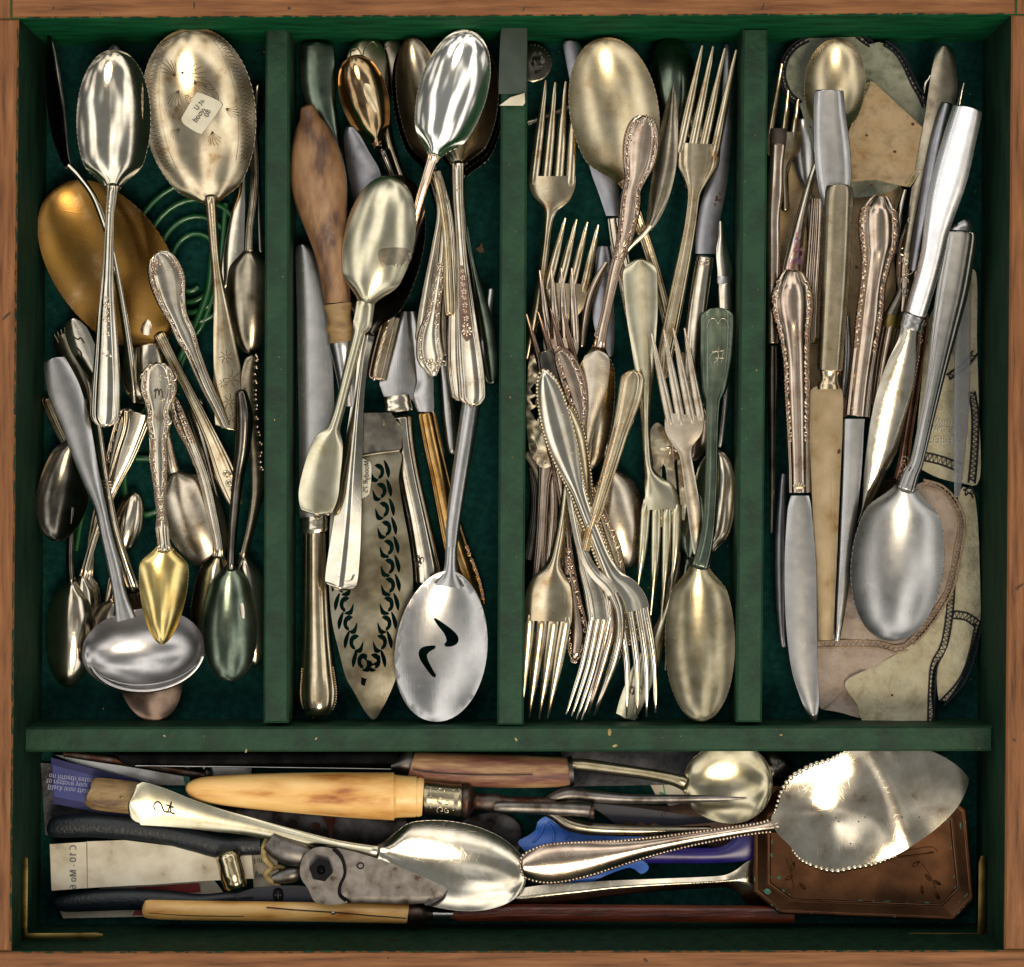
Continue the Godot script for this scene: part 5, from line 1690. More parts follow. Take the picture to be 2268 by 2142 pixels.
	sp = spoon("teaspoon", "ornate shell-tipped spoon crossing the big gold-toned spoon", "rose_silver", ob, [1433, 257, 12, 1429, 268, 27, 1424, 288, 37, 1420, 320, 41, 1415, 360, 37, 1408, 394, 26, 1400, 420, 21, 1397, 446, 24, 1391, 490, 22, 1378, 545, 16, 1362, 600, 13, 1345, 680, 11, 1333, 735, 12, 1326, 776, 18], {"h": [142, 118, 92], "hb": [92, 76], "sec": "rim", "c": 7, "c0": 0.5, "bmat": "warm_silver", "broll": 0.35})
	add_relief(sp, 0.02, 0.62, 7.5, 4.0, "silver", 0.82)
	m = M.new()
	for k in 7:
		dome(m, 1418 + k * 4.6, 272 - (3 - absf(k - 3)) * 3.0, 148, 2.6, 11, 4, (k - 3) * 0.22, 6)
	scroll(m, 1396, 306, 143, 14, 1.0, -1.0)
	scroll(m, 1446, 298, 143, 14, 2.0, 1.0)
	scroll(m, 1396, 412, 130, 13, 0.4, 1.0)
	scroll(m, 1410, 440, 128, 13, 3.0, -1.0)
	scroll(m, 1388, 470, 126, 12, 1.4, 1.0)
	for k in 5:
		leaf(m, 1388 + k, 500 - k * 9, 124, 10, -1.2 + k * 0.5)
	scroll(m, 1322, 740, 98, 8, 0.0, 1.0)
	scroll(m, 1324, 758, 96, 7, 2.0, -1.0)
	fine("rococo_relief", m, "silver")
	# pointed bowl on its side
	thing("jelly_spoon", "olive silver spoon on edge, its pointed bowl like a leaf between big spoon and fork", "spoon", 1470, 350)
	m = M.new()
	strip(m, spine([1491, 189, 2, 1489, 215, 8, 1486, 250, 15, 1480, 310, 22, 1472, 375, 25, 1460, 435, 22, 1448, 478, 15, 1436, 508, 7], [118, 128, 112]), {"sec": "dish", "c": 10, "t": 5, "roll": 0.5})
	part("bowl", m, "pewter")
	m = M.new()
	strip(m, spine([1440, 500, 7, 1424, 520, 6, 1400, 542, 6, 1384, 562, 6, 1362, 600, 6], [110, 90]), {"c": 4})
	part("handle", m, "warm_silver")
	# right top fork
	sp = fork("big dinner fork at the back right, four long tines pointing to the back wall", "warm_silver", [1508, 322, 1556, 100, 1534, 326, 1580, 102, 1558, 327, 1606, 106, 1585, 330, 1631, 110], [1468, 840, 16, 1474, 780, 18, 1486, 720, 18, 1502, 640, 17, 1518, 560, 15, 1530, 490, 14, 1537, 432, 15, 1541, 404, 26, 1545, 368, 45, 1547, 340, 48, 1548, 318, 48], {"h": [70, 92, 112], "tw": 10, "ht": 126, "sec": "thread"})
	# pale fiddle handle / fork at centre
	sp = fork("fork with plain round-ended pale yellowish handle, tines down at the centre", "cream_silver", [1430, 1132, 1410, 1312, 1454, 1140, 1441, 1362, 1478, 1144, 1465, 1372, 1500, 1134, 1488, 1300], [1416, 573, 34, 1417, 592, 38, 1419, 640, 38, 1422, 700, 35, 1425, 770, 27, 1428, 850, 18, 1430, 930, 11, 1433, 1000, 9, 1438, 1040, 10, 1450, 1072, 24, 1462, 1096, 38, 1465, 1128, 41], {"h": [124, 96, 84], "tw": 10, "ht": 70, "c": 5, "arch": 2.0, "bend": 3.0})
	sp = handle_of("teaspoon", "thin scroll-edged stem hiding behind the pale fork handle", "spoon", "silver", [1416, 840, 10, 1412, 790, 9, 1400, 730, 8, 1388, 680, 7, 1376, 620, 6, 1370, 570, 6], {"h": [70, 62], "sec": "rim"})
	add_relief(sp, 0.0, 0.7, 5.0, 3.0, "rose_silver")
	# three-tined pastry fork
	thing("pastry_fork", "flat three-tined pastry fork with cut-out slot, tines down below the centre fork", "fork", 1470, 1010)
	m = M.new()
	sheet(m, curvy([1440, 958, 1456, 936, 1478, 952, 1520, 964, 1530, 990, 1524, 1080, 1516, 1152, 1511, 1152, 1504, 1080, 1500, 1020, 1497, 1016, 1494, 1024, 1499, 1100, 1496, 1165, 1490, 1167, 1482, 1110, 1474, 1036, 1470, 1028, 1466, 1034, 1467, 1100, 1468, 1166, 1463, 1168, 1456, 1110, 1446, 1020], 6.0), wavy(76, 0.0, 0.02, 1480, 1000, 3.0), 5.0, 9.0)
	part("head", m, "warm_silver")
	m = M.new()
	for k in 4:
		leaf(m, 1488, 990, 78, 9, -0.4 + k * 1.15)
	tube(m, [1489, 968, 78, 1490, 990, 80, 1493, 1040, 78], 2.2, 5)
	fine("applied_leaf", m, "rose_silver")
	spoon("teaspoon", "small spoon with scroll edging lying behind the centre fork's head", "rose_silver", [1552, 900, 1534, 1020, 26, 14], [1506, 780, 12, 1520, 830, 12, 1550, 908, 9], {"h": [60, 60], "sec": "rim"})
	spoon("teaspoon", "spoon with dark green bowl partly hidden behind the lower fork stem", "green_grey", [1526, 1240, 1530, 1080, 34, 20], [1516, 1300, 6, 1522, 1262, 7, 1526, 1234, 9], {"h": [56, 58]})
	spoon("dessert_spoon", "face-up spoon with yellow streaks in its bowl, beside the third divider", "bright_silver", [1572, 1220, 1588, 996, 49, 30, 0.5], [1560, 1330, 7, 1566, 1270, 8, 1572, 1212, 12], {"h": [62, 66], "hb": [66, 78]})
	knife("thin grey blade seen edgewise beside the fiddle handle", "steel", "steel", [], [760, 1608, 1620, 860, 1604, 1616, 960, 1594, 1606, 990, 1592, 1598], {"hb": [60, 54]})
	fork("dull white dinner fork on top at the centre right, four tines upward", "satin_silver", [1483, 924, 1443, 738, 1507, 926, 1470, 728, 1530, 922, 1491, 726, 1551, 916, 1516, 726], [1546, 1232, 9, 1543, 1190, 13, 1537, 1130, 15, 1529, 1075, 14, 1522, 1030, 13, 1517, 1002, 14, 1514, 985, 24, 1514, 958, 41, 1516, 930, 44, 1517, 918, 44], {"h": [104, 118, 124], "tw": 10, "ht": 134, "c": 2})
	# big spoon with fiddle handle
	sp = spoon("serving_spoon", "large dark-toned spoon with threaded fiddle handle and engraved initial", "olive_silver", [1548, 1252, 1553, 1598, 78, 38, 0.5, 0.48], [1590, 681, 26, 1590, 692, 37, 1590, 730, 39, 1588, 790, 37, 1584, 845, 30, 1581, 872, 24, 1580, 888, 17, 1578, 950, 14, 1576, 1060, 14, 1571, 1150, 14, 1562, 1210, 17, 1548, 1262, 28], {"h": [148, 126, 132], "hb": [132, 124], "sec": "thread", "hmat": "green_grey", "c0": 0.7})
	m = M.new()
	engrave(m, [[-0.2, 0.5, -0.4, 0.1, -0.1, -0.3, 0.1, 0.0, -0.1, 0.4], [0.0, -0.6, 0.1, 0.4], [-0.3, -0.2, 0.3, -0.4], [0.3, -0.5, 0.3, 0.3], [-0.1, 0.1, 0.4, 0.0]], 1588, 790, 40, 0.2, surf(sp, 5.0), 0.9)
	tube(m, [1566, 726, 154, 1572, 708, 154, 1583, 706, 154, 1590, 716, 154, 1597, 706, 154, 1608, 708, 154, 1614, 726, 154], 1.2, 4)
	fine("engraved_initial", m, "silver")
	# lower right pale handle with initials
	sp = handle_of("tablespoon", "white flat handle end with script initials, under the lower fork tines", "spoon", "cream_silver", [1384, 1592, 22, 1398, 1556, 27, 1424, 1492, 28, 1450, 1432, 21, 1472, 1370, 14, 1490, 1310, 9], {"h": [60, 50], "c": 3, "c0": 0.2})
	m = M.new()
	engrave(m, LETTER_M, 1402, 1535, 26, 0.4, surf(sp, 4.0), 1.0)
	engrave(m, LETTER_S, 1408, 1528, 26, 0.9, surf(sp, 4.0), 1.0)
	fine("engraved_initials", m, "tarnish")
	# ornate handle ends pointing down
	sp = handle_of("dessert_spoon", "ornate handle end pointing down between the two lower left forks", "spoon", "rose_silver", [1271, 1463, 5, 1274, 1448, 19, 1279, 1415, 28, 1276, 1375, 26, 1269, 1320, 19, 1262, 1260, 14, 1256, 1190, 9, 1250, 1120, 8], {"h": [72, 62], "sec": "rim", "c": 6, "c0": 0.3})
	add_relief(sp, 0.0, 0.7, 8.0, 3.0, "silver", 0.8)
	sp = handle_of("dessert_spoon", "ornate beaded handle with scroll edge beside the round face-down spoon", "spoon", "warm_silver", [1402, 1430, 14, 1396, 1400, 24, 1382, 1340, 20, 1376, 1290, 14, 1362, 1240, 20, 1346, 1190, 22, 1328, 1135, 15, 1312, 1080, 10], {"h": [66, 76], "sec": "rim", "c": 6})
	add_relief(sp, 0.02, 0.9, 8.0, 3.5, "silver", 0.86)
	m = M.new()
	scroll(m, 1364, 1206, 80, 10, 0.0, 1.0)
	scroll(m, 1356, 1180, 80, 9, 1.0, -1.0)
	scroll(m, 1396, 1408, 74, 12, 1.0, 1.0)
	scroll(m, 1388, 1380, 74, 10, 2.0, -1.0)
	fine("scroll_crest", m, "rose_silver")

	# bottom forks
	fork("fork with wide shoulders at the bottom left of the fork compartment, tines down", "warm_silver", [1172, 1378, 1159, 1545, 1198, 1382, 1172, 1591, 1225, 1384, 1194, 1594, 1252, 1382, 1213, 1592], [1262, 960, 8, 1260, 1020, 8, 1254, 1080, 9, 1246, 1150, 10, 1234, 1218, 13, 1226, 1256, 20, 1220, 1290, 44, 1215, 1330, 54, 1213, 1376, 54], {"h": [78, 96, 118], "tw": 12, "ht": 84, "arch": 2.0, "c": 6})
	fork("fork half side-on at the bottom centre, left of the edge-on fork", "silver", [1310, 1370, 1254, 1583, 1323, 1374, 1266, 1588, 1337, 1376, 1277, 1594, 1351, 1368, 1288, 1596], [1242, 940, 9, 1252, 1000, 10, 1264, 1070, 12, 1276, 1150, 13, 1290, 1220, 14, 1308, 1280, 22, 1322, 1320, 28, 1330, 1372, 28], {"h": [90, 106, 120], "tw": 6.5, "ht": 84, "bend": 6.0, "sec": "thread"})
	thing("fork", "fork seen edge-on at the bottom centre, its curved outer tine sweeping down", "fork", 1350, 1340)
	m = M.new()
	strip(m, spine([1246, 960, 9, 1258, 1050, 10, 1272, 1140, 11, 1290, 1220, 11, 1316, 1268, 12, 1346, 1298, 13, 1364, 1326, 12], [106, 128]), {"sec": "ridge", "c": 6, "t": 9})
	part("handle", m, "silver")
	m = M.new()
	strip(m, spine([1358, 1316, 12, 1371, 1350, 11, 1374, 1400, 10, 1362, 1460, 9, 1342, 1515, 7, 1316, 1585, 2], [128, 124, 88]), {"c": 4, "t": 9})
	part("tine", m, "silver")
	m = M.new()
	strip(m, spine([1352, 1330, 8, 1356, 1390, 8, 1342, 1450, 7, 1324, 1510, 6, 1302, 1583, 2], [118, 112, 80]), {"c": 4, "t": 8})
	part("tine", m, "rose_silver")
	# beaded forks on top
	sp = fork("beaded-edge fork with bright white leaf-shaped handle end, tines down", "bright_silver", [1372, 1356, 1388, 1588, 1394, 1352, 1411, 1592, 1414, 1350, 1432, 1588, 1430, 1352, 1452, 1580], [1203, 819, 6, 1207, 834, 17, 1216, 870, 28, 1231, 930, 34, 1246, 985, 33, 1263, 1040, 26, 1280, 1090, 18, 1298, 1140, 16, 1318, 1190, 16, 1338, 1240, 17, 1358, 1280, 22, 1378, 1304, 32, 1394, 1330, 38, 1402, 1354, 38], {"h": [156, 128, 120], "tw": 8.5, "ht": 86, "arch": 4.0, "c": 5, "roll": -0.22, "c0": 0.4, "bend": 8.0})
	m = M.new()
	beads(m, sp, 0.01, 0.82, 4.2, 0.97, 1.5)
	fine("beaded_edge", m, "warm_silver")
	sp = handle_of("dessert_spoon", "beaded stem running just right of the white leaf-shaped handle", "spoon", "warm_silver", [1252, 900, 16, 1272, 960, 22, 1288, 1040, 20, 1302, 1110, 14, 1326, 1190, 12, 1350, 1260, 14], {"h": [118, 96], "c": 5})
	m = M.new()
	beads(m, sp, 0.0, 1.0, 3.6, 0.97, 1.5)
	fine("beaded_edge", m, "warm_silver")
	sp = handle_of("teaspoon", "slim golden handle with rosette band leaning right over the floor", "spoon", "warm_silver", [1403, 819, 20, 1402, 836, 26, 1397, 870, 27, 1386, 915, 23, 1374, 955, 19, 1358, 1010, 17, 1340, 1070, 15, 1322, 1130, 13, 1306, 1180, 11, 1296, 1220, 10], {"h": [150, 122], "sec": "rim", "c": 5})
	m = M.new()
	strip(m, spine([1380, 926, 3, 1374, 946, 10, 1356, 1000, 9, 1336, 1064, 7, 1330, 1082, 3], [148.5, 142, 138]), {"c": 0.3, "t": 2.0})
	fine("dark_ground", m, "dark_ground_metal")  # darker strip under the rosettes for contrast
	m = M.new()
	for k in 10:
		flower(m, 1376 - k * 4.6, 940 + k * 14, 147 - k * 1.1, 7.0, k * 0.5)
		leaf(m, 1372 - k * 4.6, 948 + k * 14, 146 - k * 1.1, 5, 1.0 + k)
	fine("rosette_band", m, "amber_plate")


# ---------------------------------------------------------------- right compartment: knives and flannel cloths

# soft creases of a crumpled flannel
func fold(x: float, y: float) -> float:
	return 15.0 * (0.35 - absf(bump_noise.get_noise_2d(x * 0.55 + y * 0.3 + 77.0, y * 0.5 - x * 0.2)))


func serge(path: Array, hf: Callable, wide: float, mat: String, pitch := 5.0, r := 2.5) -> void:
	var m := M.new()
	zigzag(m, path, hf, wide, pitch, r)
	for sd in [-1.0, 1.0]:
		var p := flat(path)
		var l := []
		for k in p.size():
			var d := (p[mini(k + 1, p.size() - 1)] - p[maxi(k - 1, 0)]).normalized()
			var c: Vector2 = p[k] + v(-d.y, d.x) * wide * sd
			l.append_array([c.x, c.y, hf.call(c.x, c.y) + 1.0])
		tube(m, l, r * 1.1, 5)
	fine("stitching", m, mat)


func path_of(l: Array, step := 14.0) -> Array:
	var p := flat(l)
	var out := []
	for k in p.size() - 1:
		var a := p[k]
		var b := p[k + 1]
		var cnt := maxi(1, int(a.distance_to(b) / step))
		for q in cnt:
			var w := a.cubic_interpolate(b, p[maxi(k - 1, 0)], p[mini(k + 2, p.size() - 1)], float(q) / cnt)
			out.append_array([w.x, w.y])
	out.append_array([p[-1].x, p[-1].y])
	return out


func right_compartment() -> void:
	var m: M
	var sp: Array
	# grey flannel pouch at the back
	var h1 := func(x: float, y: float) -> float: return fold(x, y) + 46.0 + 14.0 * bump_noise.get_noise_2d(x * 0.9, y * 0.9) + 16.0 * exp(-pow((x - 1905.0 - (y - 90.0) * 0.05) / 60.0, 2.0)) - 10.0 * exp(-pow((x - 1880.0) / 14.0, 2.0)) * clampf((190.0 - y) / 80.0, 0.0, 1.0)
	thing("flannel_pouch", "grey-green flannel pouch with navy overlocked edge in the back of the right compartment", "cloth pouch", 1890, 240)
	m = M.new()
	sheet(m, curvy([1737, 190, 1733, 160, 1740, 128, 1762, 102, 1792, 84, 1834, 77, 1874, 78, 1900, 76, 1912, 86, 1926, 98, 1946, 93, 1968, 102, 1990, 122, 2008, 152, 2024, 186, 2040, 214, 2050, 240, 2052, 330, 1980, 420, 1850, 430, 1800, 330, 1772, 236, 1750, 214], 9.0), h1, 5.0, 13.0)
	part("flannel", m, "grey_cloth")
	serge(path_of([1772, 230, 1750, 212, 1737, 186, 1733, 158, 1742, 126, 1764, 100, 1790, 86]), h1, 6, "navy_thread")
	serge(path_of([1898, 74, 1912, 86, 1930, 98]), h1, 7, "navy_thread")
	serge(path_of([1960, 95, 1986, 114, 2008, 148, 2024, 184, 2040, 212, 2050, 236]), h1, 6, "navy_thread")
	# tan flannel folded over
	var h2 := func(x: float, y: float) -> float: return fold(x, y) + 88.0 + 8.0 * bump_noise.get_noise_2d(x, y + 300.0) + 8.0 * exp(-pow((y - 404.0) / 12.0, 2.0))
	thing("flannel_flap", "tan corner flap of flannel folded to a point, stained with brown spots", "cloth", 1970, 300)
	m = M.new()
	sheet(m, curvy([1928, 180, 1938, 184, 2071, 308, 2074, 318, 2044, 372, 2010, 414, 1980, 408, 1940, 398, 1888, 402, 1870, 380, 1880, 290, 1906, 226], 9.0, true), h2, 5.0, 13.0)
	part("flannel", m, "tan_cloth")
	serge(path_of([2068, 322, 2042, 368, 2010, 410]), h2, 5, "olive_thread", 6.0, 1.8)
	serge(path_of([1926, 184, 1908, 222, 1898, 246]), h2, 4, "olive_thread", 5.0, 1.4)
	m = M.new()
	for q in [[1982, 336, 4], [1930, 410, 4], [2022, 275, 4], [1920, 300, 3], [1950, 260, 2]]:
		dome(m, q[0], q[1], h2.call(q[0], q[1]) + 0.2, q[2], q[2] * 0.8, 0.4, 0, 7)
	fine("brown_spot", m, "rust")
	var h3 := func(x: float, y: float) -> float: return fold(x, y) + 30.0 + 14.0 * bump_noise.get_noise_2d(x * 0.8, y * 0.8 + 90.0) + 6.0 * sin(x * 0.05 + y * 0.012)
	thing("flannel_cloth", "greyish tan flannel lining the middle of the right compartment under the knives", "cloth", 1880, 560)
	m = M.new()
	sheet(m, curvy([1722, 330, 1760, 318, 1812, 312, 1900, 400, 1950, 394, 1996, 412, 1990, 450, 1975, 520, 1984, 640, 1960, 760, 1900, 900, 1830, 930, 1760, 900, 1720, 700, 1716, 480], 12.0), h3, 5.0, 16.0)
	part("flannel", m, "tan_cloth")
	serge(path_of([1738, 330, 1768, 318, 1800, 312]), h3, 5, "olive_thread", 6.0, 1.8)
	serge(path_of([1994, 416, 1986, 440, 1976, 470]), h3, 5, "olive_thread", 6.0, 1.8)
	m = M.new()
	for q in [[1980, 572, 5], [1876, 578, 4], [1896, 590, 5]]:
		dome(m, q[0], q[1], h3.call(q[0], q[1]) + 0.2, q[2], q[2] * 0.7, 0.4, 1, 7)
	fine("brown_spot", m, "rust")

	# cream pouch with print along the right wall
	var h4 := func(x: float, y: float) -> float: return fold(x, y) + 34.0 + 12.0 * bump_noise.get_noise_2d(x * 0.8 + 500.0, y * 0.6)
	thing("silver_cloth", "cream flannel pouch printed in faded letters, navy edging, along the right wall", "cloth pouch", 2100, 950)
	m = M.new()
	sheet(m, curvy([2060, 700, 2110, 640, 2160, 600, 2164, 760, 2168, 900, 2170, 1060, 2130, 1070, 2060, 1050, 2030, 1010, 2040, 860], 10.0), h4, 5.0, 16.0)
	var cl := part("flannel", m, "cream_cloth")
	words("GORHAM", 2098, 975, h4.call(2098, 975) + 3.0, 22, 0.02, "faded_print", cl)
	words("MADE IN", 2094, 952, h4.call(2094, 952) + 3.0, 16, 0.1, "faded_print", cl)
	words("WHITE", 2096, 936, h4.call(2096, 936) + 3.0, 16, 0.1, "faded_print", cl)
	serge(path_of([2050, 1012, 2084, 1020, 2126, 1036]), h4, 9, "navy_thread", 4.5, 2.0)
	serge(path_of([2100, 836, 2140, 806, 2160, 780]), h4, 6, "navy_thread", 5.0, 2.2)
	serge(path_of([2152, 868, 2160, 920, 2158, 1000, 2152, 1070]), h4, 7, "navy_thread", 4.5, 2.4)
	# long cream strip and the pouch lying at the front
	var h5 := func(x: float, y: float) -> float: return fold(x, y) + 42.0 + 12.0 * bump_noise.get_noise_2d(x * 0.7, y * 0.7 + 900.0) - maxf(0.0, x - 2140.0) * 0.35
	thing("flannel_pouch", "cream flannel strip against the right wall, closed by a navy cross seam", "cloth pouch", 2140, 1230)
	m = M.new()
	sheet(m, curvy([2124, 1090, 2144, 1082, 2158, 1096, 2166, 1160, 2170, 1260, 2172, 1360, 2166, 1388, 2150, 1440, 2130, 1500, 2096, 1552, 2080, 1552, 2076, 1480, 2096, 1380, 2104, 1300, 2118, 1200], 9.0), h5, 5.0, 13.0)
	part("flannel", m, "cream_cloth")
	serge(path_of([2110, 1362, 2140, 1366, 2166, 1384]), h5, 8, "navy_thread", 4.0, 1.9)
	serge(path_of([2166, 1384, 2158, 1430, 2142, 1484, 2122, 1520, 2086, 1558]), h5, 7, "navy_thread", 4.0, 2.2)
	serge(path_of([2136, 1092, 2150, 1086, 2160, 1100]), h5, 6, "navy_thread", 5.0, 2.0)
	var h6 := func(x: float, y: float) -> float: return fold(x, y) + 50.0 + 12.0 * bump_noise.get_noise_2d(x * 0.6, y * 0.6 + 400.0)
	thing("flannel_pouch", "cream flannel pouch at the front right with a brown spot and a navy side seam", "cloth pouch", 1990, 1520)
	m = M.new()
	sheet(m, curvy([1872, 1512, 1930, 1478, 2000, 1440, 2060, 1390, 2100, 1300, 2112, 1290, 2106, 1370, 2090, 1440, 2068, 1480, 2062, 1530, 2060, 1600, 1990, 1602, 1916, 1600, 1898, 1560], 8.0), h6, 5.0, 13.0)
	part("flannel", m, "cream_cloth")
	serge(path_of([2108, 1296, 2102, 1370, 2090, 1432, 2070, 1472, 2064, 1530, 2062, 1598]), h6, 7, "navy_thread", 4.0, 1.9)
	m = M.new()
	for q in [[1992, 1512, 5], [1976, 1540, 3], [2085, 1350, 5]]:
		dome(m, q[0], q[1], h6.call(q[0], q[1]) + 0.2, q[2], q[2] * 0.9, 0.4, 0, 7)
	fine("brown_spot", m, "rust")
	var h7 := func(x: float, y: float) -> float: return fold(x, y) + 54.0 + 10.0 * bump_noise.get_noise_2d(x * 0.7 + 200.0, y * 0.7) - maxf(0.0, y - 1440.0) * 0.12
	thing("flannel_pouch", "rosy beige flannel pouch with thick beige serged rim beneath the big steel spoon", "cloth pouch", 1960, 1300)
	m = M.new()
	sheet(m, curvy([1806, 1330, 1880, 1220, 1980, 1110, 2044, 1068, 2080, 1078, 2112, 1108, 2132, 1160, 2124, 1220, 2106, 1300, 2080, 1350, 2046, 1396, 2010, 1436, 1970, 1456, 1900, 1500, 1836, 1560, 1812, 1560, 1806, 1440], 9.0), h7, 5.0, 14.0)
	part("flannel", m, "rosy_cloth")
	serge(path_of([2044, 1070, 2080, 1080, 2111, 1109, 2130, 1158, 2122, 1220, 2105, 1300, 2078, 1350, 2046, 1394, 2006, 1434, 1984, 1438, 1940, 1428, 1880, 1426, 1812, 1428]), h7, 7, "tan_thread", 4.5, 2.4)
	m = M.new()
	sheet(m, curvy([1812, 1556, 1836, 1540, 1872, 1512, 1900, 1560, 1910, 1590, 1860, 1578, 1818, 1570], 8.0), wavy(36, 0, 0, 0, 0, 8), 4.0, 12.0)
	part("under_fold", m, "rosy_cloth")

	# pieces along the left side
	fork("fork with golden tines at the back left corner, below the pouch edge", "warm_silver", [1706, 292, 1732, 140, 1736, 296, 1746, 200, 1758, 298, 1768, 220], [1740, 470, 10, 1736, 380, 12, 1734, 330, 40, 1734, 292, 40], {"h": [40, 50], "tw": 8, "ht": 70})
	spoon("teaspoon", "grey spoon edge peeping between golden fork and square-ended handle", "steel", [1790, 420, 1776, 262, 26, 14], [1796, 560, 7, 1793, 480, 8, 1790, 414, 12], {"h": [42, 50]})
	sp = knife("dented silver-handled knife with dark tarnished butt along the third divider", "rose_silver", "dark_silver", [1724, 288, 17, 1723, 320, 18, 1720, 360, 16, 1717, 420, 18, 1713, 480, 15, 1713, 560, 15, 1712, 650, 13, 1712, 762, 13], [1180, 1706, 1712, 1090, 1704, 1717, 960, 1702, 1720, 840, 1700, 1722, 766, 1702, 1722], {"h": [92, 80], "hb": [70, 78], "c0": 0.3})
	m = M.new()
	strip(m, spine([1724, 284, 18, 1724, 300, 19, 1723, 318, 18], [100]), {"sec": "round", "t": 0.7})
	part("tarnished_cap", m, "tarnish")
	knife("narrow bluish blade half hidden left of the ornate-handled knife", "blue_steel", "blue_steel", [], [1434, 1732, 1740, 1400, 1724, 1740, 1320, 1718, 1742, 1200, 1717, 1742, 1090, 1724, 1742, 1050, 1730, 1742], {"hb": [40, 48], "bc0": 0.3})
	handle_of("teaspoon", "flat rosy stem standing right of the rainbow-tarnished spoon handle", "spoon", "rose_silver", [1792, 760, 14, 1796, 640, 15, 1804, 520, 14, 1808, 440, 12], {"h": [60], "sec": "groove"})
	knife("plain knife whose handle lies between rosy stem and plain silver handle", "steel", "steel", [1846, 900, 22, 1836, 800, 22, 1834, 760, 20], [], {"h": [34]})
	m = M.new()
	tube(m, [1792, 752, 50, 1806, 756, 52, 1820, 752, 50], 6, 6)
	fine("bolster_ring", m, "brass")
	knife("bright blade flank showing beside the ornate handle of the centre knife", "bright_silver", "steel", [], [700, 1866, 1882, 760, 1866, 1886, 820, 1864, 1884, 880, 1860, 1874], {"hb": [44]})

	# scroll-handled piece, knife bolsters
	sp = handle_of("carving_fork", "swirl-scrolled ornate handle behind the large modern knife", "fork", "rose_silver", [2034, 470, 12, 2026, 500, 20, 2016, 545, 25, 2010, 600, 25, 2006, 650, 17, 2000, 690, 13], {"h": [84, 66], "sec": "rim", "c": 5})
	m = M.new()
	for k in 8:
		scroll(m, 2022 - k * 2.6 + (k % 2) * 8 - 4, 490 + k * 22, 88 - k * 1.6, 11, k * 1.1, 1.0 if k % 2 else -1.0, 0.26)
		leaf(m, 2012 - k * 2.0, 500 + k * 22, 86 - k * 1.6, 8, 1.0 + k * 0.8)
	fine("swirl_relief", m, "silver")
	sp = spoon("serving_spoon", "brownish ornate stem running down behind the large modern knife's blade", "brown_plate", [1990, 1062, 1930, 1150, 30, 16], [2046, 690, 11, 2042, 740, 14, 2036, 790, 11, 2022, 880, 12, 2008, 970, 12, 2000, 1030, 14, 1988, 1068, 12], {"h": [70, 60, 54], "sec": "rim", "hmat": "copper_rose"})
	m = M.new()
	for k in 3:
		scroll(m, 2043 - k * 2, 716 + k * 20, 72, 9, k * 1.4, 1.0)
		scroll(m, 2003 - k * 3, 1018 + k * 14, 66, 9, k * 1.4, -1.0)
	for k in 12:
		dome(m, 2036 - k * 1.6, 790 + k * 8, 70, 3, 3, 3, 0, 6)
	fine("scroll_relief", m, "rose_silver")
	knife("knife with amber-ringed bolster slanting below the swirl-scrolled handle", "rose_silver", "dark_silver", [1942, 905, 15, 1952, 850, 19, 1962, 790, 22, 1972, 735, 22, 1976, 716, 22], [712, 1954, 2000, 700, 1956, 2004, 640, 1986, 2016, 560, 1996, 2022], {"h": [62, 70], "hb": [70], "sec": "thread", "c": 12, "t": 12})
	m = M.new()
	lathe(m, [1974, 726, 25, 1976, 716, 27, 1978, 706, 26, 1980, 698, 27], [70], {"t": 0.5})
	part("bolster", m, "brass")
	# table knives against the right side
	knife("long grey table knife with rounded tip, standing at the back right", "steel", "pewter", [], [560, 1996, 2026, 480, 2010, 2040, 400, 2022, 2060, 280, 2044, 2106, 200, 2056, 2122, 150, 2064, 2120, 112, 2074, 2110, 99, 2084, 2100], {"hb": [84, 104], "bc1": 0.5, "bc": 3})
	handle_of("table_knife", "slim grey handle sandwiched between grey knife and large modern knife", "knife", "blue_steel", [2098, 226, 12, 2090, 262, 18, 2074, 340, 21, 2058, 440, 21, 2040, 520, 18, 2026, 600, 14], {"h": [112, 96], "c": 7, "c0": 0.3})
	knife("bright thin knife edge beside the tan flap's lower corner", "bright_silver", "bright_silver", [], [420, 2002, 2010, 450, 1994, 2004, 500, 1984, 1996, 560, 1976, 1990], {"hb": [78, 70]})
	for q in [[2062, 166, 2050, 190], [2136, 184, 2130, 206]]:
		handle_of("fork", "thin bright fork tine in the dark back corner, %s the grey knife" % ("left of" if q[0] < 2100 else "right of"), "fork", "bright_silver", [q[0], q[1], 2, (q[0] + q[2]) / 2.0, (q[1] + q[3]) / 2.0, 4, q[2], q[3], 4, q[2] - 16, q[3] + 90, 5], {"h": [46, 20]})

	# rainbow-handled teaspoon
	var tb := [1842, 296, 1856, 86, 68, 34, 0.52, 0.48]
	sp = spoon("teaspoon", "satin teaspoon at the back right with rainbow-tarnished lower handle", "satin_gold", tb, [1746, 640, 22, 1752, 600, 21, 1762, 545, 17, 1775, 480, 12, 1790, 420, 9, 1806, 370, 8, 1826, 326, 10, 1842, 288, 16], {"h": [76, 82, 104], "hb": [104, 112], "hmat": "silver"})
	m = M.new()
	sheet(m, curvy([1766, 500, 1780, 476, 1786, 484, 1778, 520, 1780, 560, 1770, 600, 1748, 606, 1746, 580, 1756, 550], 6.0), surf(sp, 4.2), 0.6, 9.0)
	fine("rainbow_tarnish", m, "rainbow")
	# square-ended brushed handle
	sp = handle_of("serving_spoon", "brushed grey handle with squared end lying over the back teaspoon's bowl", "spoon", "steel", [1836, 198, 31, 1836, 206, 33, 1837, 250, 36, 1842, 320, 40, 1846, 375, 40, 1848, 420, 36, 1848, 455, 28, 1845, 500, 20, 1842, 560, 16], {"h": [148, 128, 118], "c": 9, "c0": 0.12, "sec": "facet"})
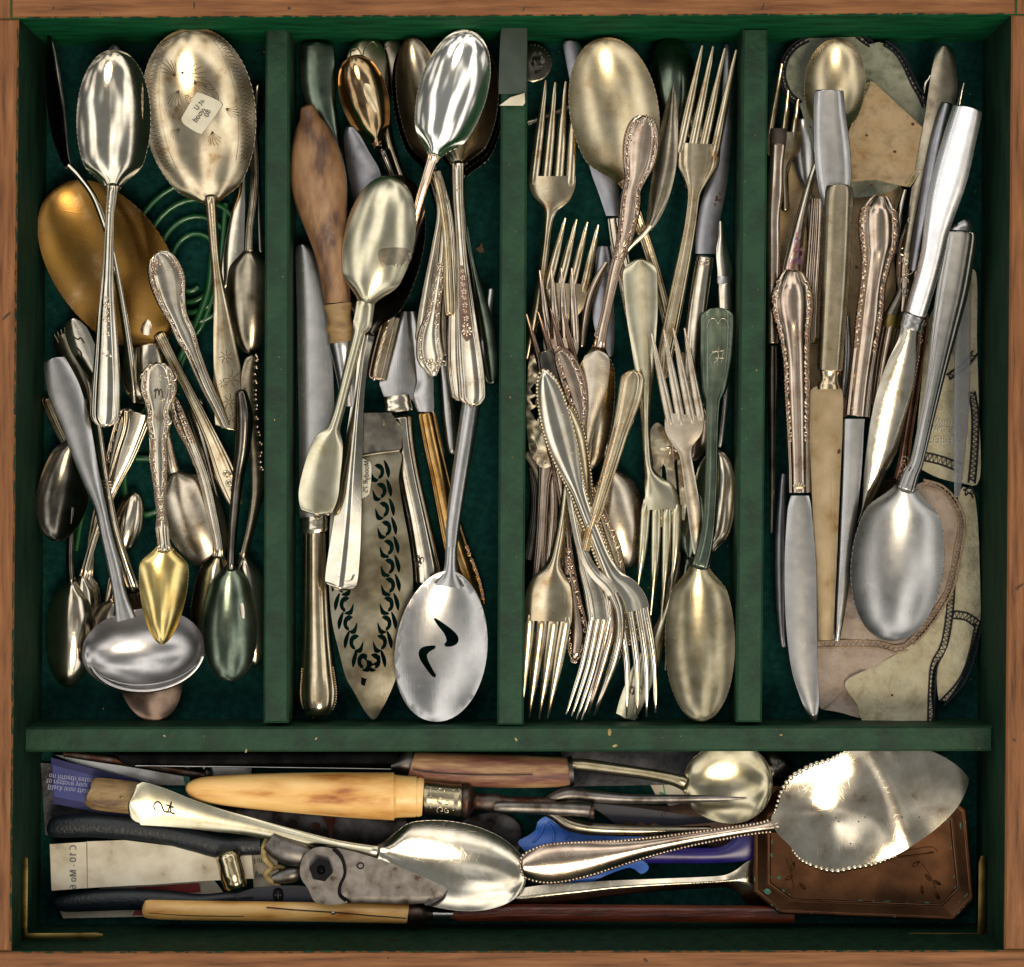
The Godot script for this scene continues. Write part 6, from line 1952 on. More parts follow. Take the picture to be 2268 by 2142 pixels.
	# plain knife with tan blade
	sp = knife("knife with plain slab handle and wide tan rust-stained blade", "pewter_warm", "tan_steel", [1860, 406, 26, 1859, 424, 31, 1857, 470, 32, 1854, 550, 32, 1849, 650, 31, 1843, 745, 29, 1838, 825, 28], [1418, 1812, 1844, 1400, 1810, 1846, 1330, 1808, 1850, 1200, 1802, 1856, 1060, 1796, 1862, 950, 1791, 1867, 880, 1790, 1868, 862, 1796, 1864, 852, 1816, 1856], {"h": [140, 120], "hb": [96, 116], "sec": "facet", "c": 12, "t": 12, "c0": 0.35, "bc": 2.0})
	m = M.new()
	lathe(m, [1838, 822, 24, 1837, 832, 20, 1837, 842, 20, 1836, 852, 25, 1836, 862, 26], [116], {"t": 0.6})
	var bo := part("bolster", m, "warm_silver")
	m = M.new()
	dome(m, 1842, 850, 128, 7, 4, 1.2, 0.3, 8)
	dome(m, 1812, 868, 116, 12, 4, 1.0, 0.1, 8)
	dome(m, 1858, 1000, 112, 4, 6, 0.8, 0.3, 8)
	fine("rust_spot", m, "rust", bo)
	# ornate knives
	sp = knife("ornate floral-handled knife at the centre with pale spotted blade", "rose_silver", "steel", [1951, 430, 14, 1949, 444, 27, 1946, 468, 42, 1946, 500, 46, 1946, 540, 43, 1941, 580, 35, 1933, 635, 30, 1926, 700, 32, 1917, 770, 29, 1907, 845, 27, 1899, 922, 27], [1420, 1848, 1860, 1330, 1850, 1876, 1200, 1858, 1892, 1050, 1866, 1908, 950, 1868, 1914, 928, 1869, 1916], {"h": [132, 112], "hb": [84, 106], "sec": "rim", "c": 16, "t": 14, "c0": 0.35, "c1": 0.05})
	add_relief(sp, 0.06, 0.7, 8.0, 6.0, "warm_silver", 0.84)
	m = M.new()
	flower(m, 1950, 452, 145, 11)
	flower(m, 1938, 462, 144, 9)
	flower(m, 1962, 462, 144, 9)
	scroll(m, 1916, 486, 138, 13, 0.6, -1.0)
	scroll(m, 1976, 488, 138, 13, 2.4, 1.0)
	for k in 5:
		leaf(m, 1900, 912, 124, 9, -PI / 2 + (k - 2) * 0.5)
	fine("floral_crest", m, "warm_silver")
	sp = knife("ornate floral-handled knife at the front left of the right compartment, long spotted blade", "rose_silver", "steel", [1758, 597, 20, 1756, 610, 30, 1755, 634, 42, 1754, 666, 48, 1756, 700, 45, 1759, 740, 37, 1763, 800, 31, 1765, 870, 30, 1767, 950, 27, 1769, 1030, 25, 1770, 1092, 25], [1596, 1800, 1808, 1585, 1790, 1812, 1545, 1772, 1814, 1480, 1752, 1812, 1380, 1740, 1810, 1250, 1737, 1808, 1140, 1743, 1799, 1110, 1748, 1795, 1098, 1752, 1792], {"h": [144, 124], "hb": [104, 118], "sec": "rim", "c": 17, "t": 14, "c0": 0.3, "c1": 0.05})
	add_relief(sp, 0.06, 0.75, 8.0, 6.0, "warm_silver", 0.84)
	m = M.new()
	flower(m, 1757, 616, 157, 11)
	flower(m, 1744, 626, 156, 9)
	flower(m, 1770, 626, 156, 9)
	scroll(m, 1722, 652, 152, 13, 0.6, -1.0)
	scroll(m, 1788, 652, 152, 13, 2.4, 1.0)
	for k in 5:
		leaf(m, 1770, 1084, 138, 9, -PI / 2 + (k - 2) * 0.5)
	fine("floral_crest", m, "warm_silver")
	# smoky narrow knife
	thing("table_knife", "narrow grey see-through-looking blade over the printed pouch by the right wall", "knife", 2130, 850)
	blade("blade", [1102, 2114, 2124, 1060, 2113, 2132, 900, 2113, 2147, 760, 2116, 2150, 640, 2124, 2152, 560, 2136, 2154], [92, 84], "smoky_blade", {"c0": 0.8, "c": 1.5})
	# large modern knife
	sp = knife("large modern steel knife, wide satin handle upper right and broad bright blade", "bright_steel", "bright_silver", [2145, 236, 32, 2142, 248, 34, 2128, 300, 37, 2106, 385, 40, 2088, 450, 36, 2074, 510, 29, 2066, 555, 26, 2054, 605, 25, 2038, 660, 25, 2026, 700, 24], [1158, 1900, 1904, 1110, 1905, 1932, 1060, 1912, 1957, 1000, 1918, 1986, 930, 1928, 2006, 870, 1941, 2020, 800, 1966, 2030, 750, 1990, 2034, 722, 1996, 2036], {"h": [184, 132], "hb": [60, 132], "sec": "facet", "c": 9, "t": 14, "c0": 0.16, "roll": -0.24, "broll": 0.05})
	m = M.new()
	lathe(m, [2026, 700, 25, 2023, 708, 27, 2021, 714, 24, 2019, 722, 26, 2017, 730, 24], [140], {"t": 0.6})
	part("bolster", m, "steel")
	# big steel spoon
	sp = spoon("serving_spoon", "big satin steel spoon with squared threaded handle at the lower right", "satin_steel", [2005, 1078, 1970, 1420, 103, 46, 0.5, 0.47], [2131, 512, 30, 2130, 522, 35, 2124, 560, 36, 2110, 640, 36, 2092, 730, 30, 2073, 830, 21, 2052, 930, 17, 2032, 1020, 15, 2018, 1052, 18, 2005, 1092, 34], {"h": [150, 132, 142], "hb": [142, 134], "sec": "thread", "c": 6, "c0": 0.14})
	m = M.new()
	lathe(m, [2126, 492, 16, 2130, 500, 26, 2130, 510, 27], [148], {"t": 0.4})
	part("end_cap", m, "steel")
	m = M.new()
	tube(m, [2010, 1080, 143, 2016, 1062, 145, 2022, 1040, 146], 2.0, 5)
	tube(m, [2000, 1076, 143, 2010, 1052, 145, 2018, 1034, 146], 2.0, 5)
	dome(m, 1996, 1252, 96, 5, 2.2, 0.5, -0.5, 7)
	fine("neck_thread", m, "dark_silver")


# ---------------------------------------------------------------- front compartment: odds and ends

func card(called: String, l: Array, h: float, mat: String, sx := 0.0, sy := 0.0, t := 2.0) -> MeshInstance3D:
	var m := M.new()
	sheet(m, curvy(l, 30.0, true), wavy(h, sx, sy, l[0], l[1], 2.0, 0.5), t, 40.0)
	return part(called, m, mat)


func thing_skin(c: float) -> void:
	skin = {"sec": "flat", "c": c, "t": 8.0, "roll": 0.0}


func front_compartment() -> void:
	var m: M
	var sp: Array
	# flat things on the floor
	thing("slate_plate", "dull grey metal plate under the wood-handled knife and soup spoon", "plate", 1350, 1710)
	card("plate", [1240, 1660, 1580, 1662, 1560, 1716, 1500, 1738, 1270, 1742], 20, "slate")
	thing("paper_card", "white paper scrap with a green handwritten figure beside the soup spoon", "card", 1480, 1750)
	var pc := card("card", [1438, 1734, 1520, 1736, 1600, 1800, 1570, 1812, 1500, 1800, 1452, 1760], 14, "white_paper")
	words("7", 1470, 1748, 18, 30, 0.2, "green_ink", pc)
	thing("brown_plate", "flat brown tin plate under the navy folding knife and beaded server", "plate", 1600, 1840)
	card("plate", [1300, 1780, 1480, 1786, 1680, 1740, 1668, 1900, 1560, 1870, 1400, 1850], 18, "brown_card")
	thing("galvanised_strip", "mottled galvanised metal strip under the blue booklet at the far left", "strip", 160, 1800)
	card("strip", [90, 1690, 300, 1700, 330, 1850, 100, 1850], 8, "slate")
	thing("metal_ruler", "pale mottled metal strip between rust-brown rod and blue booklet", "ruler", 280, 1700)
	card("strip", [120, 1672, 160, 1676, 420, 1718, 414, 1740, 330, 1738, 200, 1704], 22, "steel")
	thing("advert_card", "white card with red band below the box and above the lower shears grip", "card", 370, 1972)
	var ac := card("card", [220, 1968, 470, 1944, 500, 1984, 240, 1992], 14, "white_paper")
	m = M.new()
	sheet(m, curvy([300, 1966, 440, 1956, 444, 1976, 310, 1984], 30.0, true), level(17.5), 0.6, 30.0)
	fine("red_band", m, "red_card", ac)
	thing("advert_card", "white card with red stripe peeping out under the lower shears grip", "card", 220, 2024)
	ac = card("card", [132, 2018, 340, 2012, 340, 2030, 140, 2034], 14, "white_paper")
	m = M.new()
	sheet(m, curvy([300, 2014, 326, 2013, 318, 2028, 292, 2028], 30.0, true), level(17.0), 0.6, 30.0)
	fine("red_stripe", m, "red_card", ac)
	thing("printed_tag", "small white printed tag behind the brass cylinder", "tag", 580, 1930)
	var tg := card("tag", [556, 1888, 612, 1892, 622, 1962, 562, 1966], 24, "white_paper")
	words("For/S", 578, 1908, 28, 14, 0.1, "grey_print", tg)
	words("goo", 576, 1940, 28, 14, 0.1, "grey_print", tg)
	thing("rust_rod", "dark rust-brown metal rod sloping behind the blue booklet, stopper at its end", "rod", 280, 1700)
	m = M.new()
	lathe(m, [140, 1669, 7, 200, 1676, 10, 300, 1690, 11, 400, 1708, 11, 452, 1718, 11], [40])
	part("rod", m, "rust_iron")
	m = M.new()
	lathe(m, [456, 1700, 4, 458, 1704, 8, 460, 1718, 9, 459, 1732, 5], [44])
	part("stopper", m, "iron")
	m = M.new()
	sheet(m, curvy([409, 1696, 418, 1694, 420, 1740, 412, 1746, 406, 1720], 8.0), level(46), 3.0, 10.0)
	part("washer", m, "verdigris")
	thing("tin_lid", "mottled silvery tin scrap between black knife blade and horn handle", "scrap", 500, 1705)
	card("scrap", [446, 1696, 558, 1698, 556, 1716, 500, 1728, 466, 1726], 34, "steel")
	thing("foil_ball", "crumpled silvery foil ball beside the soup spoon, under the cross divider", "ball", 1722, 1700)
	m = M.new()
	var rows := []
	for r in 15:
		var row := PackedVector3Array()
		var a := PI * r / 14.0
		for j in 20:
			var b := TAU * j / 20.0
			var d := Vector3(sin(a) * cos(b), cos(a), sin(a) * sin(b))
			var rr := 38.0 * (1.0 + 0.16 * bump_noise.get_noise_3dv(d * 90.0) + 0.1 * bump_noise.get_noise_3dv(d * 260.0))
			row.append(P(1714 + d.x * rr, 1704 + d.z * rr * 1.1, 34 + d.y * rr * 0.8))
		rows.append(row)
	grid(m, rows)
	part("foil", m, "iron_foil")
	# dark blade with rust, dark round lid
	thing("cleaver", "dark steel blade with a rust drip, lying behind the tablespoon's handle", "blade", 700, 1820)
	blade("blade", [470, 1790, 1800, 540, 1784, 1836, 640, 1786, 1862, 760, 1792, 1880, 850, 1800, 1880, 900, 1810, 1860], [30], "iron", {"across": true, "c": 4})
	m = M.new()
	sheet(m, curvy([716, 1804, 744, 1806, 738, 1836, 732, 1862, 728, 1836, 720, 1824], 6.0), level(36), 0.6, 10.0)
	dome(m, 700, 1828, 36, 9, 7, 0.8, 0.3, 8)
	fine("rust_drip", m, "rust")
	thing("dark_disc", "dark round metal disc between the tablespoon's bowl and the light blue plastic", "disc", 1120, 1860)
	m = M.new()
	lathe(m, [1000, 1860, 6, 1010, 1860, 30, 1040, 1861, 52, 1080, 1863, 64, 1115, 1866, 62, 1140, 1870, 46, 1152, 1874, 10], [24], {"t": 0.06})
	part("disc", m, "iron")

	# blue booklet
	thing("blue_booklet", "dark blue booklet with paler panel of tiny white print, far left of the front compartment", "booklet", 200, 1740)
	m = M.new()
	sheet(m, flat([113, 1678, 322, 1733, 296, 1816, 118, 1780]), level(40), 8.0, 40.0)
	var bk := part("cover", m, "blue_card")
	m = M.new()
	sheet(m, flat([117, 1694, 240, 1727, 312, 1746, 294, 1800, 119, 1764]), level(40.8), 0.6, 40.0)
	part("panel", m, "pale_blue_card", bk)
	words("Black iron that went", 168, 1750, 42, 13, 0.12, "pale_print", bk)
	words("to restore your edge", 166, 1737, 42, 13, 0.12, "pale_print", bk)
	words("on fiftieth extent", 160, 1724, 42, 13, 0.12, "pale_print", bk)
	# wooden pocket knife
	thing("pocket_knife", "pocket knife with pale wooden scales and one rivet, lying on the blue booklet", "knife", 260, 1762)
	m = M.new()
	strip(m, spine([195, 1754, 20, 200, 1756, 32, 214, 1758, 36, 250, 1762, 37, 300, 1768, 36, 340, 1774, 34], [72, 70], {"c0": 0.2}), {"sec": "facet", "c": 9, "t": 16})
	var pk := part("wooden_scale", m, "pale_wood")
	m = M.new()
	dome(m, 268, 1766, 79, 5, 5, 1.6)
	part("rivet", m, "brass", pk)

	# shears
	thing("garden_shears", "old garden shears with dark dipped grips, hex nut and rusty steel head", "shears", 640, 1920)
	m = M.new()
	lathe(m, [103, 1834, 12, 112, 1834, 20, 140, 1831, 25, 200, 1829, 26, 280, 1835, 26, 360, 1845, 25, 430, 1861, 26, 490, 1876, 26, 530, 1874, 22, 576, 1872, 22], [58, 74], {"t": 0.7, "c0": 0.6})
	part("grip", m, "dipped_grip")
	m = M.new()
	lathe(m, [118, 2004, 12, 150, 2000, 20, 220, 1994, 24, 300, 1992, 24, 380, 1996, 23, 440, 1998, 18, 500, 1990, 14, 560, 1984, 14], [46, 64], {"t": 0.7, "c0": 0.6})
	part("grip", m, "dipped_grip")
	m = M.new()
	sheet(m, curvy([520, 1984, 560, 1968, 610, 1962, 680, 1964, 700, 1980, 690, 1998, 600, 2000, 540, 2000], 8.0), level(72), 10.0, 16.0)
	var tang := part("tang_plate", m, "navy_enamel")
	m = M.new()
	lathe(m, [604, 1983, 3, 606, 1983, 12, 616, 1983, 17, 626, 1983, 12, 628, 1983, 3], [72], {"t": 0.35, "step": 2.0})
	part("cross_head_screw", m, "black", tang)
	m = M.new()
	tube(m, [608, 1983, 78.5, 624, 1983, 78.5], 2.0, 5)
	tube(m, [616, 1975, 78.5, 616, 1991, 78.5], 2.0, 5)
	fine("screw_slot", m, "iron", tang)
	m = M.new()
	lathe(m, [596, 1862, 22, 618, 1878, 27, 640, 1888, 28, 664, 1894, 26, 690, 1900, 18], [118], {"t": 0.6})
	part("spring_housing", m, "steel_worn")
	m = M.new()
	lathe(m, [604, 1948, 10, 626, 1942, 16, 650, 1936, 18, 664, 1930, 10], [108], {"t": 0.8})
	part("pivot_boss", m, "steel_worn")
	var blade_out := curvy([690, 1906, 720, 1880, 748, 1878, 790, 1888, 850, 1906, 920, 1934, 985, 1964, 990, 1972, 978, 1986, 950, 2000, 900, 2004, 830, 2000, 780, 2000, 754, 1980, 752, 1950], 8.0, true)
	m = M.new()
	sheet(m, blade_out, func(x: float, y: float) -> float: return 134.0 - maxf(0.0, y - 1985.0) * 0.3, 8.0, 14.0)
	part("cutting_blade", m, "steel_worn")
	m = M.new()
	sheet(m, curvy([664, 1926, 672, 1898, 692, 1880, 716, 1876, 744, 1884, 760, 1906, 764, 1936, 752, 1962, 752, 1984, 770, 2000, 720, 2004, 696, 1996, 682, 1968, 668, 1948], 6.0), level(142), 9.0, 14.0)
	var hub := part("hub_plate", m, "steel_worn")
	m = M.new()
	var hexo := PackedVector2Array()
	for k in 6:
		hexo.append(v(711 + cos(TAU * k / 6.0 + 0.2) * 27, 1927 + sin(TAU * k / 6.0 + 0.2) * 27))
	sheet(m, hexo, level(156), 14.0, 12.0)
	part("hex_nut", m, "black", hub)
	m = M.new()
	lathe(m, [702, 1927, 3, 704, 1927, 7, 711, 1927, 10, 718, 1927, 7, 720, 1927, 3], [157], {"t": 0.5, "step": 2.0})
	part("bolt_end", m, "black_steel", hub)
	m = M.new()
	sheet(m, curvy([952, 1988, 986, 1966, 992, 1974, 980, 1988, 954, 2004, 940, 2004], 6.0), level(132), 8.0, 10.0)
	part("anvil_tip", m, "iron")
	m = M.new()
	tube(m, [790, 1918, 135, 796, 1912, 136, 804, 1914, 136, 804, 1922, 136, 796, 1924, 135, 790, 1918, 135], 1.6, 5)
	fine("rivet_ring", m, "iron")
	m = M.new()
	tube(m, [738, 1881, 143, 757, 1902, 143, 764, 1934, 142, 753, 1962, 142, 753, 1984, 142, 770, 2000, 138], 3.4, 6)
	fine("blade_seam", m, "black")
	# twisted yellowed cord round the spring
	thing("cord_scrap", "yellowed twisted cord end beside the shears' upper grip", "cord", 590, 1900)
	m = M.new()
	tube(m, [592, 1858, 92, 584, 1880, 96, 588, 1904, 92, 602, 1920, 84, 588, 1936, 80, 600, 1950, 78, 616, 1956, 76], 7.0, 7)
	tube(m, [602, 1924, 84, 622, 1920, 84, 634, 1928, 82], 5.0, 6)
	part("strand", m, "cord")
	# white box
	thing("paper_box", "flat white card box with perforated end and small grey print, left of the brass cylinder", "box", 330, 1920)
	m = M.new()
	sheet(m, flat([192, 1864, 275, 1861, 380, 1874, 462, 1890, 556, 1884, 562, 1946, 440, 1952, 330, 1960, 194, 1967]), level(72), 24.0, 40.0)
	var bx := part("box_body", m, "white_paper")
	m = M.new()
	sheet(m, flat([110, 1870, 191, 1865, 193, 1967, 114, 1973]), level(74), 26.0, 40.0)
	part("box_end", m, "white_paper")
	m = M.new()
	for k in 26:
		dome(m, 192.5 + 0.04 * k, 1868 + k * 3.9, 74, 1.0, 1.5, 0.8, 0, 5)
	fine("perforation", m, "tan_thread", bx)
	words("C 10 - Mo 6", 162, 1921, 76, 19, 1.57, "grey_print", bx)
	# brass cylinder
	thing("brass_ferrule", "small shiny brass cylinder with a hole, standing slanted on the white box", "cylinder", 515, 1930)
	m = M.new()
	lathe(m, [502, 1888, 22, 503, 1892, 27, 506, 1904, 28, 507, 1907, 27, 512, 1926, 28, 517, 1946, 28, 518, 1950, 26, 523, 1964, 26, 524, 1968, 22], [104])
	part("tube", m, "brass_bright")
	m = M.new()
	dome(m, 499, 1919, 127, 5, 5, 2.0)
	dome(m, 514, 1962, 128, 3, 2, 1.0)
	fine("pin_hole", m, "tarnish")

	# wood-handled black knife
	thing("kitchen_knife", "long black-bladed kitchen knife with worn reddish wooden handle along the cross divider", "knife", 700, 1690)
	blade("blade", [252, 1668, 1672, 268, 1666, 1688, 310, 1664, 1696, 540, 1664, 1699, 760, 1664, 1702, 880, 1664, 1704], [74, 82], "black_steel", {"across": true, "c0": 0.1})
	m = M.new()
	tube(m, [300, 1696, 78, 540, 1699, 80, 760, 1702, 82, 870, 1704, 84], 2.2, 5)
	fine("bright_edge", m, "steel")
	blade("bolster", [866, 1690, 1706, 884, 1676, 1712, 900, 1664, 1720, 914, 1662, 1726], [84], "steel_worn", {"across": true, "c": 8, "t": 20})
	m = M.new()
	strip(m, spine([911, 1694, 28, 930, 1698, 32, 1000, 1704, 36, 1100, 1708, 37, 1200, 1710, 35, 1250, 1710, 33, 1262, 1709, 30], [96, 92]), {"sec": "round", "t": 0.75, "nt": 17})
	part("wooden_grip", m, "worn_wood")
	m = M.new()
	tube(m, [914, 1705, 124, 960, 1712, 123, 1040, 1716, 124, 1110, 1717, 125, 1180, 1716, 124], 1.4, 5)
	fine("grain_crack", m, "tarnish")
	m = M.new()
	strip(m, spine([1260, 1708, 33, 1270, 1707, 32], [92]), {"sec": "round", "t": 0.8})
	part("end_ring", m, "iron")
	# soup spoon
	spoon("soup_spoon", "round-bowled olive silver soup spoon, its bowl cut by the cross divider", "olive_silver", [1518, 1736, 1712, 1734, 90, 32, 0.52, 0.5], [1262, 1694, 14, 1300, 1696, 15, 1360, 1704, 14, 1430, 1714, 13, 1490, 1726, 14, 1524, 1740, 22], {"h": [84, 96, 108], "hb": [108, 112], "c": 5, "c0": 0.1, "bmat": "polished_olive", "shoulder": 0.1})
	# horn handled carving fork
	thing("carving_fork", "carving fork with thick polished horn handle, engraved silver collar and rusty guard", "fork", 960, 1765)
	m = M.new()
	lathe(m, [411, 1748, 8, 424, 1748, 19, 450, 1749, 28, 500, 1751, 34, 560, 1753, 39, 640, 1756, 44, 720, 1759, 48, 800, 1762, 51, 868, 1764, 53, 872, 1764, 53, 876, 1764, 48, 922, 1765, 45], [104, 116], {"t": 0.85, "c0": 0.8})
	part("horn_grip", m, "bone")
	m = M.new()
	lathe(m, [921, 1765, 42, 924, 1765, 44, 934, 1766, 44, 937, 1766, 41], [116], {"t": 0.85})
	part("horn_ring", m, "bone")
	m = M.new()
	lathe(m, [938, 1767, 37, 942, 1767, 40, 948, 1767, 38, 1010, 1772, 36, 1016, 1773, 39, 1022, 1773, 36], [116], {"t": 0.85})
	var col := part("collar", m, "olive_silver")
	m = M.new()
	for k in 3:
		scroll(m, 976, 1750 + k * 22, 116 + 32 - absf(k - 1) * 6, 9, k * 1.2, 1.0)
		scroll(m, 990, 1760 + k * 18, 116 + 31 - absf(k - 1) * 5, 7, k * 2.2, -1.0)
	for k in 10:
		dome(m, 954, 1744 + k * 5, 116 + 33 - absf(k - 4.5) * 1.6, 1.8, 1.8, 2, 0, 5)
		dome(m, 1004, 1750 + k * 5, 116 + 30 - absf(k - 4.5) * 1.5, 2.4, 1.4, 2, 0, 5)
	fine("chased_scrolls", m, "silver", col)
	m = M.new()
	lathe(m, [1022, 1774, 34, 1030, 1774, 38, 1040, 1775, 37, 1046, 1775, 26, 1056, 1776, 18, 1080, 1777, 20, 1094, 1778, 20, 1130, 1780, 16, 1200, 1780, 15, 1230, 1782, 16], [112, 104], {"t": 0.8})
	part("shank", m, "rust_iron")
	m = M.new()
	lathe(m, [1094, 1788, 10, 1110, 1788, 13, 1200, 1790, 14, 1290, 1794, 15, 1308, 1796, 16], [122], {"t": 0.7})
	part("guard", m, "iron_bright")
	m = M.new()
	lathe(m, [1306, 1797, 15, 1312, 1798, 17, 1316, 1798, 15], [122], {"t": 0.9})
	part("guard_tip", m, "rust_iron")
	m = M.new()
	strip(m, spine([1214, 1776, 12, 1236, 1766, 15, 1266, 1760, 17, 1320, 1765, 14, 1400, 1770, 11, 1500, 1770, 10, 1580, 1769, 7, 1654, 1768, 2], [104, 116, 130]), {"sec": "flat", "c": 6, "t": 10})
	part("prong", m, "iron_bright")
	m = M.new()
	strip(m, spine([1200, 1790, 12, 1232, 1806, 14, 1262, 1826, 15, 1310, 1836, 14, 1400, 1840, 13, 1500, 1840, 11, 1574, 1838, 9], [102, 104, 92]), {"sec": "flat", "c": 6, "t": 10})
	part("prong", m, "pewter")
	# navy folding knife
	thing("folding_knife", "navy folding knife with scalloped lower edge behind the carving fork's prongs", "knife", 1450, 1806)
	m = M.new()
	sheet(m, curvy([1308, 1784, 1320, 1780, 1400, 1788, 1500, 1802, 1584, 1814, 1588, 1820, 1560, 1824, 1470, 1830, 1450, 1822, 1436, 1830, 1420, 1820, 1404, 1828, 1388, 1818, 1370, 1828, 1340, 1806], 8.0), level(66), 9.0, 14.0)
	part("scale", m, "navy_enamel")
	m = M.new()
	dome(m, 1470, 1804, 66, 5, 5, 1.5)
	part("rivet", m, "iron")
	# light blue plastic opener
	thing("bottle_opener", "light blue plastic leaf-shaped opener with raised wave lines, under the beaded server", "opener", 1290, 1880)
	m = M.new()
	var bl := curvy([1147, 1866, 1168, 1852, 1186, 1838, 1190, 1822, 1204, 1810, 1228, 1806, 1250, 1822, 1280, 1846, 1340, 1852, 1400, 1852, 1430, 1856, 1436, 1876, 1400, 1890, 1432, 1912, 1436, 1926, 1420, 1936, 1396, 1922, 1350, 1936, 1290, 1962, 1250, 1964, 1210, 1930, 1170, 1892], 7.0)
	var hb := func(x: float, y: float) -> float: return 58.0 + 6.0 * sin((x - 1147.0) * 0.02) + 3.0 * sin((y - 1800.0) * 0.1)
	sheet(m, bl, hb, 16.0, 12.0)
	part("plastic_body", m, "sky_plastic")
	m = M.new()
	for q in [[1206, 1826, 1196, 1850, 1180, 1866], [1214, 1822, 1226, 1842, 1226, 1866], [1218, 1820, 1240, 1836, 1262, 1848], [1180, 1880, 1210, 1872, 1240, 1876], [1250, 1860, 1262, 1852, 1270, 1864], [1300, 1858, 1320, 1872, 1340, 1856], [1340, 1880, 1352, 1864, 1380, 1872]]:
		tube(m, [q[0], q[1], hb.call(q[0], q[1]) + 1, q[2], q[3], hb.call(q[2], q[3]) + 1, q[4], q[5], hb.call(q[4], q[5]) + 1], 3.2, 6)
	fine("raised_line", m, "sky_plastic")
	# violet plastic handle
	thing("plastic_scoop", "deep violet plastic handle widening towards the copper tray", "scoop", 1560, 1890)
	m = M.new()
	strip(m, spine([1420, 1893, 19, 1480, 1894, 18, 1560, 1895, 17, 1604, 1892, 19, 1636, 1882, 28, 1664, 1866, 40, 1700, 1850, 46], [48, 52]), {"c": 4, "t": 9})
	part("handle", m, "violet_plastic")
	# plain fork along the front
	sp = spoon("dinner_fork", "silver fork lying along the front, its shoulder disappearing under the copper tray", "silver", [], [1140, 1990, 20, 1160, 1990, 24, 1210, 1984, 25, 1280, 1976, 21, 1360, 1967, 17, 1460, 1960, 14, 1560, 1955, 13, 1606, 1952, 14, 1632, 1950, 24, 1652, 1951, 44, 1676, 1954, 54, 1690, 1955, 54], {"h": [72, 64, 40], "cat": "fork", "sec": "ridge", "c": 7, "c0": 0.5})
	m = M.new()
	for k in 9:
		dome(m, 1534 + k * 6, 1956 - k * 0.3, 66, 2, 1.6, 0.7, k, 5)
	fine("hallmark", m, "tarnish")
	# tablespoon with initial
	var fb := [842, 1888, 1166, 1948, 98, 31, 0.5, 0.47]
	sp = spoon("tablespoon", "large tablespoon with notched handle end engraved with an initial, front compartment", "bright_silver", fb, [284, 1778, 22, 292, 1780, 36, 304, 1781, 42, 314, 1780, 49, 324, 1782, 48, 360, 1789, 43, 420, 1803, 33, 483, 1817, 26, 545, 1829, 21, 610, 1844, 18, 675, 1859, 16, 740, 1872, 13, 790, 1881, 13, 842, 1890, 26], {"h": [138, 118, 124], "hb": [124, 116], "c": 4, "hmat": "cream_silver"})
	m = M.new()
	engrave(m, LETTER_F, 366, 1786, 34, 0.15, surf(sp, 4.5), 1.6)
	fine("engraved_initial", m, "tarnish")
	# bone handled knife in its sheath
	thing("sheathed_knife", "yellowed bone-handled knife in a red-brown wooden sheath along the front wall", "knife", 920, 2025)
	m = M.new()
	strip(m, spine([315, 2012, 14, 324, 2013, 20, 350, 2015, 22, 450, 2017, 22, 600, 2019, 22, 760, 2021, 22, 906, 2023, 23], [92, 90], {"c0": 0.5}), {"sec": "round", "t": 0.85, "nt": 15})
	var bh := part("bone_grip", m, "bone")
	m = M.new()
	tube(m, [590, 2010, 110, 660, 2016, 110.5, 738, 2021, 110.5, 820, 2028, 109.5, 900, 2034, 107], 1.6, 5)
	tube(m, [330, 2022, 109, 420, 2028, 108, 540, 2030, 108], 1.0, 4)
	fine("crack", m, "tarnish", bh)
	m = M.new()
	dome(m, 738, 2022, 110, 4.5, 4.5, 2.5)
	part("rivet", m, "steel", bh)
	m = M.new()
	lathe(m, [904, 2023, 24, 912, 2024, 26, 930, 2025, 28, 940, 2025, 22, 950, 2026, 14, 962, 2026, 10], [90])
	part("collar", m, "rust_iron")
	m = M.new()
	lathe(m, [955, 2026, 11, 985, 2026, 10, 1024, 2026, 11], [90])
	part("shank", m, "steel")
	m = M.new()
	strip(m, spine([1018, 2020, 16, 1026, 2022, 19, 1200, 2022, 19, 1500, 2024, 19, 1760, 2026, 19], [98, 80]), {"sec": "facet", "c": 8, "t": 20})
	part("wooden_sheath", m, "red_wood")
	# copper tray
	thing("copper_tray", "worn eight-sided copper tray with stepped rim, leaf engraving and green verdigris", "tray", 1910, 1900)
	var tray := flat([1668, 1782, 1712, 1740, 2094, 1752, 2140, 1792, 2158, 1992, 2114, 2040, 1726, 2024, 1668, 1976])
	var step := func(p: PackedVector2Array, k: float) -> PackedVector2Array:
		var c := v(1912, 1892)
		var out := PackedVector2Array()
		for q in p:
			out.append(v(c.x + (q.x - c.x) * (1.0 - k / 245.0), c.y + (q.y - c.y) * (1.0 - minf(k / 150.0, k / 245.0 + 0.1))))
		return out
	var th := [[239.0, 66.0], [40.0, 66.0], [28.0, 72.0], [8.0, 84.0], [0.5, 86.0], [0.0, 90.0], [1.5, 95.0], [7.0, 96.0], [8.0, 92.0], [9.0, 91.0], [20.0, 84.0], [30.0, 77.0], [33.0, 75.0], [34.0, 77.0], [37.0, 77.0], [38.0, 72.0], [40.0, 71.0], [60.0, 71.0], [140.0, 71.0], [239.0, 71.0]]
	var rws := []
	for q in th:
		var lp: PackedVector2Array = step.call(tray, q[0])
		var row := PackedVector3Array()
		for k in lp.size():
			for z in 6:
				var w := lp[k].lerp(lp[(k + 1) % lp.size()], z / 6.0)
				row.append(P(w.x, w.y, q[1]))
		rws.append(row)
	m = M.new()
	grid(m, rws, false)
	part("tray_body", m, "copper")
	m = M.new()
